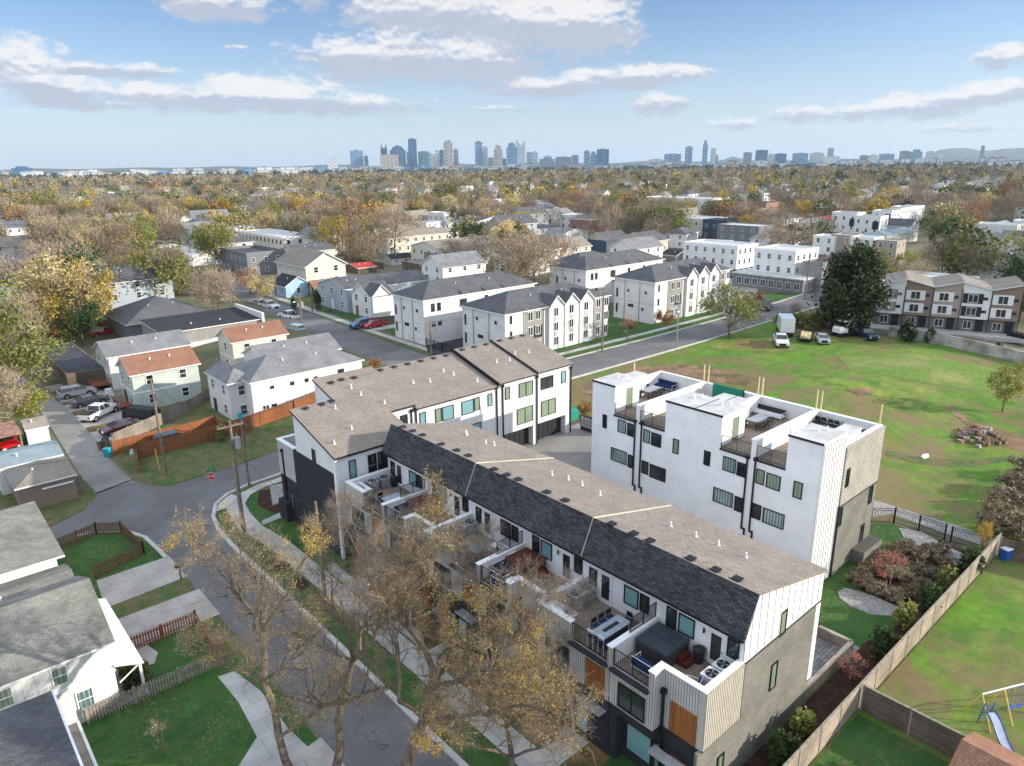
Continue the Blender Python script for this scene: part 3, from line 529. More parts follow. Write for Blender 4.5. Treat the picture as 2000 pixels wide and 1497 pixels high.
# ------------------------------------------------------------------ row A: six terraced units in the foreground
def row_a():
    T = thing('townhouse_row', 'foreground row of six townhouses with dark mansard slope, taupe shingle roof and walled roof terraces', 'townhouses', (24.4, 15, 0))
    YS = [15.0, 20.3, 25.7, 31.2, 36.9, 42.4, 47.9]; gm = [rnd.choice(['glass_dark', 'glass_teal', 'glass_teal']) for i in range(40)]
    lo = MB(); mid = MB(); cap = MB(); deck = MB(); ced = MB()
    lo.box(25.2, 15.02, -.6, 36.2, 47.9, 3.6)
    mid.box(25.21, 15.16, 3.6, 36.7, 47.9, 5.8)
    deck.box(25.5, 15.3, 5.8, 28.6, 47.7, 5.92)
    for i in range(6):
        a, b = YS[i], YS[i+1]
        deck.box(24.75, a+(2.75 if i % 2 == 0 else .1), 5.8, 25.5, b-.1, 5.921)
        if i % 2 == 0:
            lo.box(24.62, a+2.45, 3.0, 25.2, b-.02, 3.6); lo.box(24.62, b-.5, -.6, 25.2, b-.02, 3.0)
            mid.box(24.5, a+2.4, 3.6, 25.21, b-.03, 5.8); mid.box(25.2, a+.3, 5.8, 25.5, a+2.75, 7.0); mid.box(24.5, a+2.4, 5.8, 25.2, a+2.75, 7.0)
            cap.box(25.17, a+.3, 7.0, 25.53, a+2.4, 7.06); cap.box(24.46, a+2.38, 7.0, 25.53, a+2.8, 7.062)
            railing(T, (24.62, a+2.8), (24.62, b-.2), 5.95, 6.95); ra, rb = a+2.8, b-.2
            window(T, '-x', 24.5, a+2.9, a+4.65, 3.75, 5.25, (2, 1), 'glass_dark')
            window(T, '-x', 25.2, a+2.85, a+4.55, .6, 2.4, (1, 1), 'glass_teal'); window(T, '-x', 25.2, a+2.2, a+2.7, .6, 2.4, (1, 1), 'glass_green')
            ced.box(25.12, a+.35, 3.7, 25.2, a+1.85, 5.45); ced.box(25.16, a+.5, 0, 25.19, a+1.7, 2.25)
            downspout(T, 25.08, a+2.25, .1, 5.7)
            dy = a+1.1; ca = (a+.2, a+2.3)
        else:
            lo.box(24.6, a+.02, -.6, 25.2, b-.02, 3.6); mid.box(24.47, a+.03, 3.6, 25.21, b-.03, 5.8)
            mid.box(24.47, a+2.8, 5.8, 24.77, b-.03, 7.0); cap.box(24.43, a+2.78, 7.0, 24.81, b, 7.06)
            railing(T, (24.62, a+.2), (24.62, a+2.8), 5.95, 6.95); ra, rb = a+.2, a+2.8
            window(T, '-x', 24.47, a+2.9, a+4.7, 3.75, 5.25, (2, 1), 'glass_dark')
            window(T, '-x', 24.6, a+1.45, a+2.45, .35, 1.95, (1, 1), 'glass_teal'); window(T, '-x', 24.6, a+2.6, a+3.2, .35, 1.95, (1, 1), 'glass_green')
            ced.box(24.39, a+.25, 3.7, 24.47, a+1.6, 5.45); ced.box(24.55, a+3.6, 0, 24.59, a+4.7, 2.2)
            ca = (a+.2, a+1.9)
        # balcony drip edge below the railing, canopy over the door
        part('balcony_edge', 'charcoal', T, (24.3, ra-.1, 5.72, 24.6, rb+.1, 5.84))
        part('canopy', 'galv', T, (24.0, ca[0], 2.72, 24.6, ca[1], 2.8))
        # dividing wall between two terraces, with its cap
        if i: mid.box(24.5, a-.15, 5.8, 28.5, a+.15, 7.0); cap.box(24.44, a-.19, 7.0, 28.5, a+.19, 7.063)
        if i % 2 == 0 and i < 6 and i: pass
    mid.box(24.5, 47.62, 5.8, 28.5, 47.9, 7.0); cap.box(24.44, 47.58, 7.0, 28.5, 47.94, 7.063)
    cap.box(25.17, 14.94, 7.0, 28.5, 15.3, 7.064)
    mid.build('terrace_wall', 'batten_panel', T, True); lo.build('ground_floor_wall', 'charcoal_brick', T, True)
    pieces(cap, 'parapet_cap', 'white_trim', T); deck.build('deck', 'deck_boards', T, True); pieces(ced, 'cedar_panel', 'cedar', T)
    inn = MB()                                           # white inner lining of the terraces
    for i in range(1, 6): inn.box(24.8, YS[i]-.165, 5.93, 28.49, YS[i]+.165, 6.99)
    inn.box(25.51, 15.29, 5.93, 28.49, 15.31, 6.99); inn.box(24.8, 47.6, 5.93, 28.49, 47.615, 6.99); pieces(inn, 'terrace_lining', 'white_siding', T)
    for k in (2, 4, 1, 3, 5):                            # privacy screens on the dividing walls
        if k % 2: railing(T, (26.1, YS[k]), (28.3, YS[k]), 7.05, 7.95, 'privacy_screen', .06)
    # side walls
    sb = MB(); sb.box(24.9, 15.0, -.6, 28.5, 15.16, 3.6); sb.box(28.5, 15.0, -.6, 36.2, 15.16, 6.9); sb.build('brick_side_wall', 'grey_brick', T, True)
    bp = MB(); bp.box(25.2, 14.97, 3.62, 28.5, 15.29, 6.99)
    for k in range(20): bp.box(25.25+k*.165, 14.9, 3.62, 25.33+k*.165, 14.97, 6.98, 0)
    bp.build('slatted_side_panel', 'beige_wall', T, True)
    part('corner_flashing', 'black_metal', T, (28.5, 14.93, 3.6, 28.6, 15.0, 6.95), (25.2, 14.93, 3.55, 28.6, 15.0, 3.62))
    up = MB(); up.extr([(28.5, 15.03, 5.8), (28.5, 15.03, 8.6), (29.15, 15.03, 10.62), (36.6, 15.03, 8.8), (36.6, 15.03, 5.8)], (0, 32.87, 0))
    up.build('upper_wall', 'smooth_panel', T, True)
    gb = MB(); gb.face([(28.5, 14.985, 6.9), (36.7, 14.985, 6.9), (36.7, 14.985, 8.75), (29.15, 14.985, 10.58), (28.5, 14.985, 8.55)])
    gb.box(36.2, 14.98, 1.6, 36.72, 15.4, 6.9)
    for k in range(11):
        x = 29.0+k*.72; zt = 10.55-.241*(x-29.15) if x > 29.15 else 9.9
        gb.box(x, 14.95, 6.92, x+.05, 14.984, zt)
    gb.build('gable_panel', 'white_wall', T, True)
    part('gable_flashing', 'charcoal', T, (28.5, 14.93, 6.84, 36.7, 14.99, 6.9))
    for a0, a1, z0, z1 in ((31.95, 32.6, 6.75, 8.25), (31.55, 32.2, 3.5, 5.2), (26.8, 27.4, .8, 2.2)): window(T, '-y', 15.0 if z1 < 6.8 else 14.985, a0, a1, z0, z1, (1, 1), 'glass_green')
    # roof: steep dark front slope and low taupe back slope
    ms = MB(); ms.extr([(28.05, 14.85, 8.52), (29.1, 14.85, 10.72), (29.22, 14.85, 10.66), (28.25, 14.85, 8.5)], (0, 33.2, 0)); m1 = ms.build('mansard_slope', 'shingle_dark_y', T, True)
    tp = MB(); tp.extr([(29.08, 14.85, 10.74), (36.85, 14.85, 8.86), (36.85, 14.85, 8.74), (29.2, 14.85, 10.6)], (0, 33.2, 0)); ro = tp.build('roof', 'shingle_taupe_y', T, True)
    part('eaves_gutter', 'black_metal', T, (27.98, 14.85, 8.42, 28.12, 48.0, 8.52)); part('soffit', 'white_trim', T, (28.12, 14.9, 8.42, 28.5, 47.95, 8.49))
    for y in (25.7, 36.9):
        f = MB(); f.extr([(29.0, y-.1, 10.80), (36.85, y-.1, 8.92), (36.85, y-.1, 8.88), (29.0, y-.1, 10.76)], (0, .11, 0)); f.extr([(28.0, y-.015, 8.56), (29.05, y-.015, 10.78), (29.1, y-.015, 10.74), (28.05, y-.015, 8.52)], (0, .03, 0)); f.build('ridge_flashing', 'seam_cream', ro, True)
    zr = lambda x: 10.72-.2413*(x-29.1)
    rp = [(1310, 1029), (1359, 1049), (1403, 1066), (1457, 1090), (1245, 1005) and (1172, 968), (910, 848), (912, 851), (949, 867), (965, 870), (1078, 929), (1110, 938), (1137, 949)]
    P = []
    for px, py in rp:
        z = 9.8
        for _ in range(12): x, y = U(px, py, z); z = .5*z+.5*zr(x)
        P.append((x, y, z))
    roof_vents(ro, P)
    V = []
    for px, py in [(787, 836), (806, 844), (825, 852), (862, 870), (892, 882), (915, 892), (965, 919), (990, 930), (1012, 939), (1068, 964), (1104, 980), (1195, 1026), (1238, 1045), (1270, 1059), (1349, 1094), (1398, 1116), (1440, 1134)]:
        z = 10.4
        for _ in range(12): x, y = U(px, py, z); z = .5*z+.5*zr(x)
        V.append((x, y, z))
    roof_vents(ro, V, 'box')
    # windows and doors on to the terraces
    for i in range(6):
        a = YS[i]
        if i % 2 == 0: W = [(a+4.05, a+4.72, 6.72, 7.95, 'glass_dark'), (a+2.9, a+3.92, 6.75, 7.92, 'glass_teal'), (a+.26, a+.95, 6.9, 8.0, 'glass_dark')]; D = (a+1.25, a+1.85)
        else: W = [(a+4.5, a+5.1, 6.6, 7.8, 'glass_dark'), (a+1.35, a+2.4, 6.68, 7.86, 'glass_teal' if i != 3 else 'glass_dark'), (a+.6, a+1.25, 6.75, 7.85, 'glass_dark')]; D = (a+3.45, a+4.05)
        for a0, a1, z0, z1, g_ in W: window(T, '-x', 28.5, a0, a1, z0, z1, (1, 1), g_)
        d = MB(); d.box(28.42, D[0]-.16, 5.93, 28.5, D[1]+.16, 8.05); o = d.build('door', 'white_trim', T, True)
        p = MB(); p.box(28.4, D[0], 6.25, 28.42, D[1], 7.8); p.build('pane', 'glass_dark', o, True); h_ = MB(); h_.tube((28.36, D[0]-.08, 6.95), (28.42, D[0]-.08, 6.95), .035); h_.build('handle', 'black_metal', o, True)
        lm = MB(); lm.tube((28.4, D[0]+1.05, 7.55), (28.4, D[0]+1.05, 7.8), .06); lm.build('wall_lamp', 'black_metal', T, True)
row_a()

# ------------------------------------------------------------------ row B behind the court
def row_b():
    T = thing('townhouse_row', 'rear row of white townhouses with stepped taupe roofs, charcoal street wall and garage doors', 'townhouses', (24, 48.3, 0))
    S = .285
    def rz(y, z0, y0): return z0+S*(y-y0)
    # walls
    b = MB(); b.extr([(24.1, 48.5, 7.45), (24.1, 48.5, 9.0), (24.1, 55.7, 11.05), (24.1, 55.7, 7.45)], (7.4, 0, 0)); b.box(24.12, 48.5, 3, 31.5, 55.7, 7.45)
    b.extr([(28.1, 52.4, 3), (28.1, 52.4, 10.0), (28.1, 59.4, 12.0), (28.1, 59.4, 3)], (6.2, 0, 0)); b.box(24.3, 55.7, 0, 34.3, 59.4, 5.9)
    b.build('upper_wall', 'white_wall', T, True)
    w = MB(); w.extr([(34.3, 52.4, .5), (34.3, 52.4, 9.65), (34.3, 59.6, 11.6), (34.3, 59.6, .5)], (10, 0, 0))
    w.extr([(44.3, 52.4, 4.25), (44.3, 52.4, 9.85), (44.3, 59.6, 11.9), (44.3, 59.6, 4.25)], (10.7, 0, 0)); w.box(44.3, 53.2, .5, 55, 59.6, 4.25)
    w.box(49.25, 52.4, .5, 49.85, 53.2, 4.25); w.box(54.2, 52.4, .5, 55, 53.2, 4.25); w.box(44.3, 52.4, .5, 45, 53.2, 4.25); w.build('court_wall', 'batten_white', T, True)
    part('street_wall', 'charcoal', T, (24.0, 48.75, -.6, 24.14, 56.2, 7.45), (24.0, 56.2, -.6, 24.14, 59.4, 4.25), (24.14, 48.5, -.6, 31, 55.7, 3.0), (24.14, 58.9, -.6, 27, 59.4, 4.25), (23.4, 57.6, -.6, 24.0, 59.2, 1.9))
    part('corner_board', 'white_trim', T, (23.97, 48.42, 0, 24.17, 48.75, 8.9))
    part('terrace_box', 'beige_wall' if False else 'taupe_light' if False else 'batten_panel', T, (23.98, 56.2, 4.25, 24.3, 59.45, 7.5), (24.3, 59.15, 4.25, 28, 59.45, 7.5))
    part('terrace_cap', 'white_trim', T, (23.94, 56.0, 7.5, 24.34, 59.49, 7.57), (24.34, 59.11, 7.5, 28, 59.49, 7.57)); part('terrace_floor', 'flat_roof', T, (24.3, 55.7, 5.9, 28.1, 59.15, 6.5))
    # roofs
    def slab(x0, x1, y0, y1, z0, y00): 
        m = MB(); m.extr([(x0, y0, rz(y0, z0, y00)), (x0, y1, rz(y1, z0, y00)), (x0, y1, rz(y1, z0, y00)+.14), (x0, y0, rz(y0, z0, y00)+.14)], (x1-x0, 0, 0), [1, 1, 0, 1], 1); return m.build('roof', ['shingle_taupe', 'charcoal'], T, True)
    m = MB()
    zt = lambda y: 9.0+S*(y-48.5)+.14
    m.idx([(23.9, 48.25, zt(48.25)), (31.6, 48.25, zt(48.25)), (31.6, 52.15, zt(52.15)), (34.3, 52.15, zt(52.15)), (34.3, 59.6, zt(59.6)), (28.0, 59.6, zt(59.6)), (28.0, 55.85, zt(55.85)), (23.9, 55.85, zt(55.85))], [tuple(range(8))])
    for p, q in (((23.9, 48.25), (31.6, 48.25)), ((31.6, 52.15), (34.3, 52.15)), ((23.9, 55.85), (23.9, 48.25)), ((28., 59.6), (28., 55.85)), ((28., 55.85), (23.9, 55.85))):
        m.face([(p[0], p[1], zt(p[1])), (q[0], q[1], zt(q[1])), (q[0], q[1], zt(q[1])-.2), (p[0], p[1], zt(p[1])-.2)], 1)
    r1 = m.build('roof', ['shingle_taupe', 'charcoal'], T, True)
    r2 = slab(34.25, 44.3, 52.15, 59.8, 9.65, 52.4); r3 = slab(44.35, 49.65, 52.15, 59.8, 9.9, 52.4); r4 = slab(49.65, 55.15, 52.15, 59.8, 9.98, 52.4)
    for r, x, z0 in ((r2, 34.2, 9.65), (r3, 44.28, 9.9), (r4, 49.62, 9.98)):
        f = MB(); f.extr([(x, 52.15, rz(52.15, z0, 52.4)-.1), (x, 59.8, rz(59.8, z0, 52.4)-.1), (x, 59.8, rz(59.8, z0, 52.4)+.26), (x, 52.15, rz(52.15, z0, 52.4)+.26)], (.12, 0, 0)); f.build('roof_edge', 'black_metal', r, True)
    for r, z0, x0, x1 in ((r2, 9.65, 34.3, 44), (r3, 9.9, 44.5, 49.5), (r4, 9.98, 49.8, 55)):
        n = 3 if x1-x0 < 7 else 6
        roof_vents(r, [(x0+(x1-x0)*(k+.5)/n, 59.3, rz(59.3, z0, 52.4)+.14) for k in range(n)], 'box')
    def onr(px, py, z0, y00):
        z = z0
        for _ in range(14): x, y = U(px, py, z); z = .6*z+.4*(rz(y, z0, y00)+.14)
        return x, y, z
    roof_vents(r1, [onr(px, py, 9.0, 48.5) for px, py in [(653, 867), (687, 838), (655, 798), (705, 772), (686, 758), (751, 788)]]); roof_vents(r1, [onr(px, py, 9.0, 48.5) for px, py in [(597, 799), (629, 791), (648, 785), (647, 749), (667, 743), (692, 739)]], 'box')
    roof_vents(r2, [onr(px, py, 9.65, 52.4) for px, py in [(840, 746), (807, 749), (866, 726), (886, 732), (932, 745)]]); roof_vents(r3, [onr(px, py, 9.9, 52.4) for px, py in [(970, 708), (995, 704)]]); roof_vents(r4, [onr(px, py, 9.98, 52.4) for px, py in [(1006, 691), (1033, 689)]])
    # windows
    for a0, a1, z0, z1, g_ in ((50.35, 52.2, 7.95, 9.3, 'glass_dark'), (50.4, 52.6, 4.9, 6.65, 'glass_green'), (47.2, 49.2, 7.8, 9.35, 'glass_green'), (46.9, 49.2, 4.85, 6.6, 'glass_green'), (45.3, 45.95, 8.0, 9.35, 'glass_green'), (53.45, 54.15, 8.05, 9.4, 'glass_teal'),
                              (36.55, 37.3, 7.75, 9.1, 'glass_green'), (37.4, 38.75, 7.7, 9.1, 'glass_teal'), (39.7, 41.2, 7.7, 9.1, 'glass_teal'), (41.3, 41.95, 7.8, 9.15, 'glass_green'), (43.0, 43.6, 7.85, 9.15, 'glass_teal'), (34.8, 35.5, 7.9, 9.15, 'glass_teal'), (41.0, 42.1, 5.2, 6.5, 'glass_teal'), (32.7, 33.5, 8.4, 9.4, 'glass_dark')):
        window(T, '-y', 52.4, a0, a1, z0, z1, (2, 1) if a1-a0 > 1.6 else (1, 1), g_)
    for a0, a1, g_ in ((25.2, 25.85, 'glass_teal'), (26.95, 27.75, 'glass_dark'), (27.85, 28.75, 'glass_dark')): window(T, '-y', 48.5, a0, a1, 6.8, 8.4, (1, 1), g_)
    window(T, '-x', 24.1, 52.0, 52.6, 7.5, 8.6, (1, 1)); window(T, '-x', 24.0, 57.15, 57.55, 1.3, 2.9, (1, 1), 'glass_teal'); downspout(T, 23.92, 58.4, .1, 6.6)
    for x in (44.15, 44.95, 49.75, 54.9, 34.4, 33.9): downspout(T, x, 52.32, 2, 9.5)
    for x0, x1 in ((45.0, 49.2), (49.9, 54.15)):
        m = MB(); m.box(x0, 53.1, 1.9, x1, 53.2, 4.2)
        for k in range(4):
            for j in range(6): m.box(x0+.1+j*(x1-x0-.1)/6, 53.06, 2.05+k*.53, x0+(j+1)*(x1-x0-.1)/6, 53.1, 2.5+k*.53)
        m.build('garage_door', 'plastic_dark', T, True)
row_b()

# ------------------------------------------------------------------ row C with roof decks
def row_c():
    T = thing('townhouse_row', 'white four-unit townhouse block with stair boxes and walled roof decks beside the vacant lot', 'townhouses', (47, 20.3, 0))
    X0, X1 = 47., 57.2
    part('facade_wall', 'smooth_panel', T, (X0, 20.35, -.6, 50.6, 42.0, 9.4)); part('rear_wall', 'smooth_panel', T, (50.6, 20.5, -.6, X1, 42.0, 9.4))
    sd = MB(); sd.box(X0-.01, 20.28, -.6, 50.6, 20.4, 12.0)
    for k in range(8): sd.box(47.1+k*.45, 20.24, .1, 47.15+k*.45, 20.28, 11.95)
    sd.build('side_panel', 'batten_white', T, True)
    part('brick_side_wall', 'grey_brick', T, (50.6, 20.2, -.6, 57.25, 20.5, 6.1), (54, 19.2, -.6, 57.4, 20.2, 1.2)); part('scalloped_side_panel', 'beige_scallop', T, (50.6, 20.17, 6.1, 57.25, 20.5, 10.85))
    part('floor_band', 'charcoal', T, (50.6, 20.12, 6.04, 57.28, 20.19, 6.12), (50.55, 20.12, 0, 50.63, 20.28, 6.1))
    part('roof_deck', 'deck_boards', T, (X0+.05, 20.5, 9.4, X1-.2, 41.8, 9.5)); 
    pw = MB(); cp = MB()
    YD = [20.5, 25.6, 31.0, 36.7, 42.0]
    for k, y in enumerate(YD):
        a, b = (y-.22, y+.22)
        if k == 0: a, b = 20.42, 20.7
        if k == 4: a, b = 41.72, 42.0
        pw.box(X0+.02, a, 9.4, X1, b, 10.85); cp.box(X0-.02, a-.04, 10.85, X1+.05, b+.04, 10.92)
    pw.box(X1-.3, 20.6, 9.4, X1, 41.9, 10.85); cp.box(X1-.34, 20.75, 10.85, X1+.05, 41.7, 10.918)
    pieces(pw, 'parapet', 'white_wall', T); pieces(cp, 'parapet_cap', 'white_trim', T)
    for y0, y1 in ((39.35, 42.02), (31.0, 33.8), (28.45, 31.0), (20.4, 22.95)):
        z = 12.05
        m = MB(); m.box(X0, y0, 9.4, 50.4, y1, z-.06); hi = y1 > 41 or 30 < y0 < 32
        s0, s1 = (y1-1.25, y1) if (y0 in (39.35,) or y0 == 28.45) else (y0, y0+1.25)
        m.box(50.4, s0, 9.4, 53.2, s1, 11.6); b = m.build('stair_box', 'smooth_panel', T, True)
        m = MB(); m.box(X0-.06, y0-.05, z-.06, 50.5, y1+.05, z+.02); m.box(50.5, s0-.05, 11.6, 53.3, s1+.05, 11.68); m.build('stair_box_roof', 'flat_roof', b, True)
        m = MB(); m.box(X0-.07, y0-.06, z-.12, X0, y1+.06, z+.04); m.build('stair_box_trim', 'black_metal', b, True)
        m = MB(); dy = y0 if s0 > y0+.5 else y1; m.box(48.6, y0-.03 if dy == y0 else y1, 9.5, 49.5, y0 if dy == y0 else y1+.03, 11.5); m.build('door', 'glass_green', b, True)
        roof_vents(b, [(49.2, (y0+y1)/2+.2, 12.08), (49.8, (y0+y1)/2-.2, 12.08)])
    for y0, y1 in ((36.95, 39.3), (33.85, 36.45), (25.85, 28.4), (23.0, 25.35)):
        railing(T, (X0+.06, y0), (X0+.06, y1), 9.5, 10.5); part('balcony_edge', 'charcoal', T, (X0-.12, y0-.05, 9.28, X0, y1+.05, 9.42))
    W = [(40.2, 40.7, 7.8, 9.1, 'glass_dark'), (37.95, 38.9, 7.9, 9.1, 'glass_curtain'), (37.1, 37.8, 7.85, 9.05, 'glass_dark'), (37.75, 39.6, 4.95, 6.2, 'glass_curtain'), (37.0, 37.6, 4.85, 6.1, 'glass_dark'), (35.3, 36.0, 7.75, 8.95, 'glass_curtain'), (34.1, 35.15, 7.7, 8.9, 'glass_dark'),
         (35.3, 36.05, 4.8, 6.0, 'glass_dark'), (33.45, 35.15, 4.7, 5.95, 'glass_dark'), (32.3, 32.9, 7.65, 8.95, 'glass_green'), (29.25, 29.85, 7.55, 8.8, 'glass_dark'), (26.95, 28.1, 7.65, 8.85, 'glass_curtain'), (26.1, 26.85, 7.6, 8.75, 'glass_dark'), (26.95, 28.75, 4.7, 5.95, 'glass_curtain'), (26.1, 26.8, 4.6, 5.85, 'glass_dark'),
         (24.5, 25.2, 7.5, 8.7, 'glass_green'), (23.2, 24.35, 7.45, 8.65, 'glass_green'), (21.5, 22.2, 7.4, 8.7, 'glass_green'), (24.5, 25.25, 4.55, 5.8, 'glass_dark'), (22.6, 24.35, 4.5, 5.75, 'glass_curtain')]
    for a0, a1, z0, z1, g_ in W: window(T, '-x', X0, a0, a1, z0, z1, (1, 1), g_)
    for y in (36.92, 36.2, 26.0, 25.32):
        downspout(T, X0-.08, y, 3.4, 9.3); part('downspout_foot', 'black_metal', T, (X0-.14, y-.3, 3.3, X0-.03, y+.05, 3.42), (X0-.14, y-.32, 2.6, X0-.03, y-.2, 3.32))
    for a0, a1, z0, z1 in ((51.0, 51.5, 7.5, 9.0), (55.95, 56.6, 4.4, 6.0), (55.3, 55.9, 1.1, 2.8), (50.75, 51.2, 4.3, 5.9)): window(T, '-y', 20.17 if z1 > 6.2 else 20.2, a0, a1, z0, z1, (1, 1), 'glass_dark')
row_c()
# ------------------------------------------------------------------ houses of the neighbourhood
def hgt(px, py, ytop, zb):          # height of the point seen at ytop above the point seen at (px,py) on height zb
    X, Y = U(px, py, zb); lo, hi = zb, CAMH+60
    for _ in range(40):
        z = (lo+hi)/2; d = np.array([X, Y, z-CAMH]); y = 748.5-FPX*(d@cu)/(d@cf)
        if y > ytop: lo = z
        else: hi = z
    return z-zb
# near left side of the street
house('house', 'white house with light shingle gable roof and sunlit batten wall beside the picket fences', 'house', -8, 42.45, 5.75, 51.4, 0, 4.6, 'gable', 'x', 1.9, 'white_siding', 'shingle_light', .3, False)
def l1():
    T = [o for o in COL.objects if o.name == 'house'][0]
    part('upper_batten_wall', 'batten_white', T, (-8, 42.38, 2.75, 5.5, 42.45, 4.6)); part('trim_band', 'white_trim', T, (-8, 42.30, 2.62, 5.8, 42.45, 2.75))
    window(T, '-y', 42.38, 2.7, 3.5, 3.1, 4.3, (1, 2), 'glass_green', 'white_trim'); window(T, '-y', 42.38, .1, .9, 3.1, 4.3, (1, 2), 'glass_green', 'white_trim'); window(T, '-y', 42.45, 3.6, 4.5, .9, 2.2, (1, 2), 'glass_curtain', 'white_trim')
    m = MB(); m.extr([(5.75, 42.3, 2.9), (7.3, 42.3, 2.35), (7.3, 42.3, 2.45), (5.75, 42.3, 3.0)], (0, 9.0, 0)); m.build('porch_roof', 'white_trim', T, True)
    part('porch_post', 'white_trim', T, (7.05, 42.5, 0, 7.2, 42.65, 2.4)); part('porch_post', 'white_trim', T, (7.05, 50.9, 0, 7.2, 51.05, 2.4)); part('porch_floor', 'concrete', T, (5.75, 42.45, -.3, 7.3, 51.2, .15))
    m = MB(); m.tube((5.9, 42.5, 1.6), (7.1, 42.5, 2.35), .05); m.build('porch_brace', 'white_trim', T, True)
l1()
house('house', 'pale hip roofed house behind the brown picket fence, its white gutters facing the intersection', 'house', -9, 57.2, 5.6, 68.2, 0, 3.9, 'hip', 'x', 2.1, 'white_siding', 'shingle_light', .5, False)
house('house', 'low pale roofed wing of white siding between the two beige roofed houses', 'house', -6, 52.6, 5.9, 57.0, 0, 3.0, 'gable', 'x', .55, 'white_siding', 'shingle_light', .2, False)
T3, _ = house('house', 'near corner house with dark grey shingle roof and white gutters, at the photo edge', 'house', -9, 27, 1.9, 39.3, 0, 4.6, 'hip', 'y', 2.0, 'white_siding', 'shingle_charcoal', .5, False)
part('porch_roof', 'shingle_tan', T3, (1.95, 33.3, 2.6, 3.1, 39.1, 2.72)); part('gutter', 'white_trim', T3, (3.1, 33.2, 2.58, 3.24, 39.2, 2.74)); part('gutter', 'white_trim', T3, (2.4, 26.6, 4.56, 2.52, 39.8, 4.7)); part('porch_wall', 'white_siding', T3, (1.9, 33.5, 0, 3.0, 39, 2.6))
TG, _ = house('garage', 'small grey brown garage with a hip roof at the corner of the alley', 'garage', 5.7, 76.6, 10.4, 82.2, 0, 2.5, 'hip', 'x', 1.1, 'taupe_wall', 'shingle_tan', .25, False); part('eaves_light_strip', 'white_trim', TG, (7.6, 76.3, 1.9, 10.2, 76.38, 2.05))
house('outbuilding', 'low outbuilding with a blue grey roof edged in white beside the alley', 'outbuilding', 4.9, 82.4, 10.5, 87.6, 0, 2.8, 'gable', 'x', .5, 'white_siding', 'shingle_bluegrey', .15, False)
TS, _ = house('shed', 'small blue and white shed with a dark red door beside the carport', 'shed', 9.3, 96.6, 11.5, 99.6, 0, 1.9, 'gable', 'x', .8, 'white_siding', 'shingle_tan', .15, False)
part('blue_wall', 'blue_siding', TS, (9.24, 96.6, -.2, 9.3, 99.6, 1.9)); part('door', 'tub_cover_red', TS, (9.18, 97.4, 0, 9.24, 98.5, 1.7))
TC = thing('carport', 'open carport with a rusty pink metal roof over a red pickup', 'carport', (5.5, 95, 0)); part('roof', 'metal_rust', TC, (4.0, 94.6, 2.2, 8.7, 100.5, 2.32))
for x in (4.2, 8.5):
    for y in (94.8, 100.2): part('post', 'picket_grey', TC, (x-.06, y-.06, 0, x+.06, y+.06, 2.2))
house('house', 'two storey sage green house with a reddish brown gable roof beside the parking pads', 'house', 22.2, 100.6, 30.7, 107.0, 0, 5.2, 'gable', 'x', 1.7, 'sage_siding', 'shingle_brown', .35, True, wf='white_trim', near=True, band=True, faces=('-x', '-y'))
house('house', 'two storey pale house with a grey gable roof behind the red roofed green house', 'house', 22.5, 113.8, 33.8, 121.6, 0, 5.0, 'gable', 'x', 1.6, 'white_siding', 'shingle_grey', .35, True, band=True)
house('house', 'grey and cream house with a red brown gable roof nearest the long street', 'house', 38.6, 108.6, 47.4, 114.6, 0, 5.4, 'gable', 'x', 1.6, 'cream_siding', 'shingle_brown', .35, True, band=True)
TH, rh = house('house', 'large white house with grey hip roof and long sunlit side behind the orange fence', 'house', 31.8, 84.9, 47.4, 93.3, 0, 5.5, 'hip', 'x', 2.0, 'white_siding', 'shingle_grey', .3, False)
for a, z0, z1, st in ((32.9, 1.2, 2.3, (2, 2)), (34.0, 1.2, 2.3, (1, 2)), (36.9, 4.1, 4.6, (2, 2)), (38.9, 4.1, 4.6, (2, 2)), (40.2, 4.1, 4.6, (2, 2)), (43.7, 3.3, 4.9, (2, 3)), (34.2, 4.2, 4.6, (1, 1))): window(TH, '-y', 84.9, a, a+(.9 if z0 < 2 or z0 == 3.3 else .5), z0, z1, st, 'glass_dark', 'white_trim' if z0 < 2 else 'charcoal')
T, r = house('house_wing', 'white gabled wing with a grey hip roof joined to the large white house', 'house', 29.9, 87.3, 33.0, 94.8, 0, 5.2, 'hip', 'y', 1.5, 'white_siding', 'shingle_grey', .3, True, winstep=2.6, flo=2, faces=('-x', '-y'))
house('house', 'light grey gable roofed house between the white hip house and the street', 'house', 38.4, 96.5, 50.2, 103.8, 0, 4.6, 'gable', 'x', 1.7, 'white_siding', 'shingle_grey', .35, False)
T, r = house('house', 'big charcoal hip roofed house with a tall porch by the autumn trees', 'house', 32.3, 142.3, 47.0, 158, 0, 3.8, 'hip', 'x', 3.4, 'grey_wall', 'shingle_charcoal', .5, False)
T, r = house('house', 'long low house with a dark flat roof, grey battens and high slit windows', 'house', 33.8, 127.5, 51.0, 139.2, 0, 4.3, 'shed', 'x', .5, 'batten_grey', 'shingle_black', .3, True, flo=1, winstep=4.5)
part('end_wall', 'white_wall', T, (51.1, 126.8, 0, 51.5, 139.6, 5.6)); part('lower_wall', 'white_wall', T, (33.7, 127.2, -.3, 44, 127.5, 2.1))
house('garage', 'black flat roofed garage beside the large alley tree', 'garage', 17.5, 117.5, 22.6, 140, 0, 2.6, 'flat', 'x', 0, 'wood_fence_dark', 'membrane_dark', 0, False, parapet=.1)

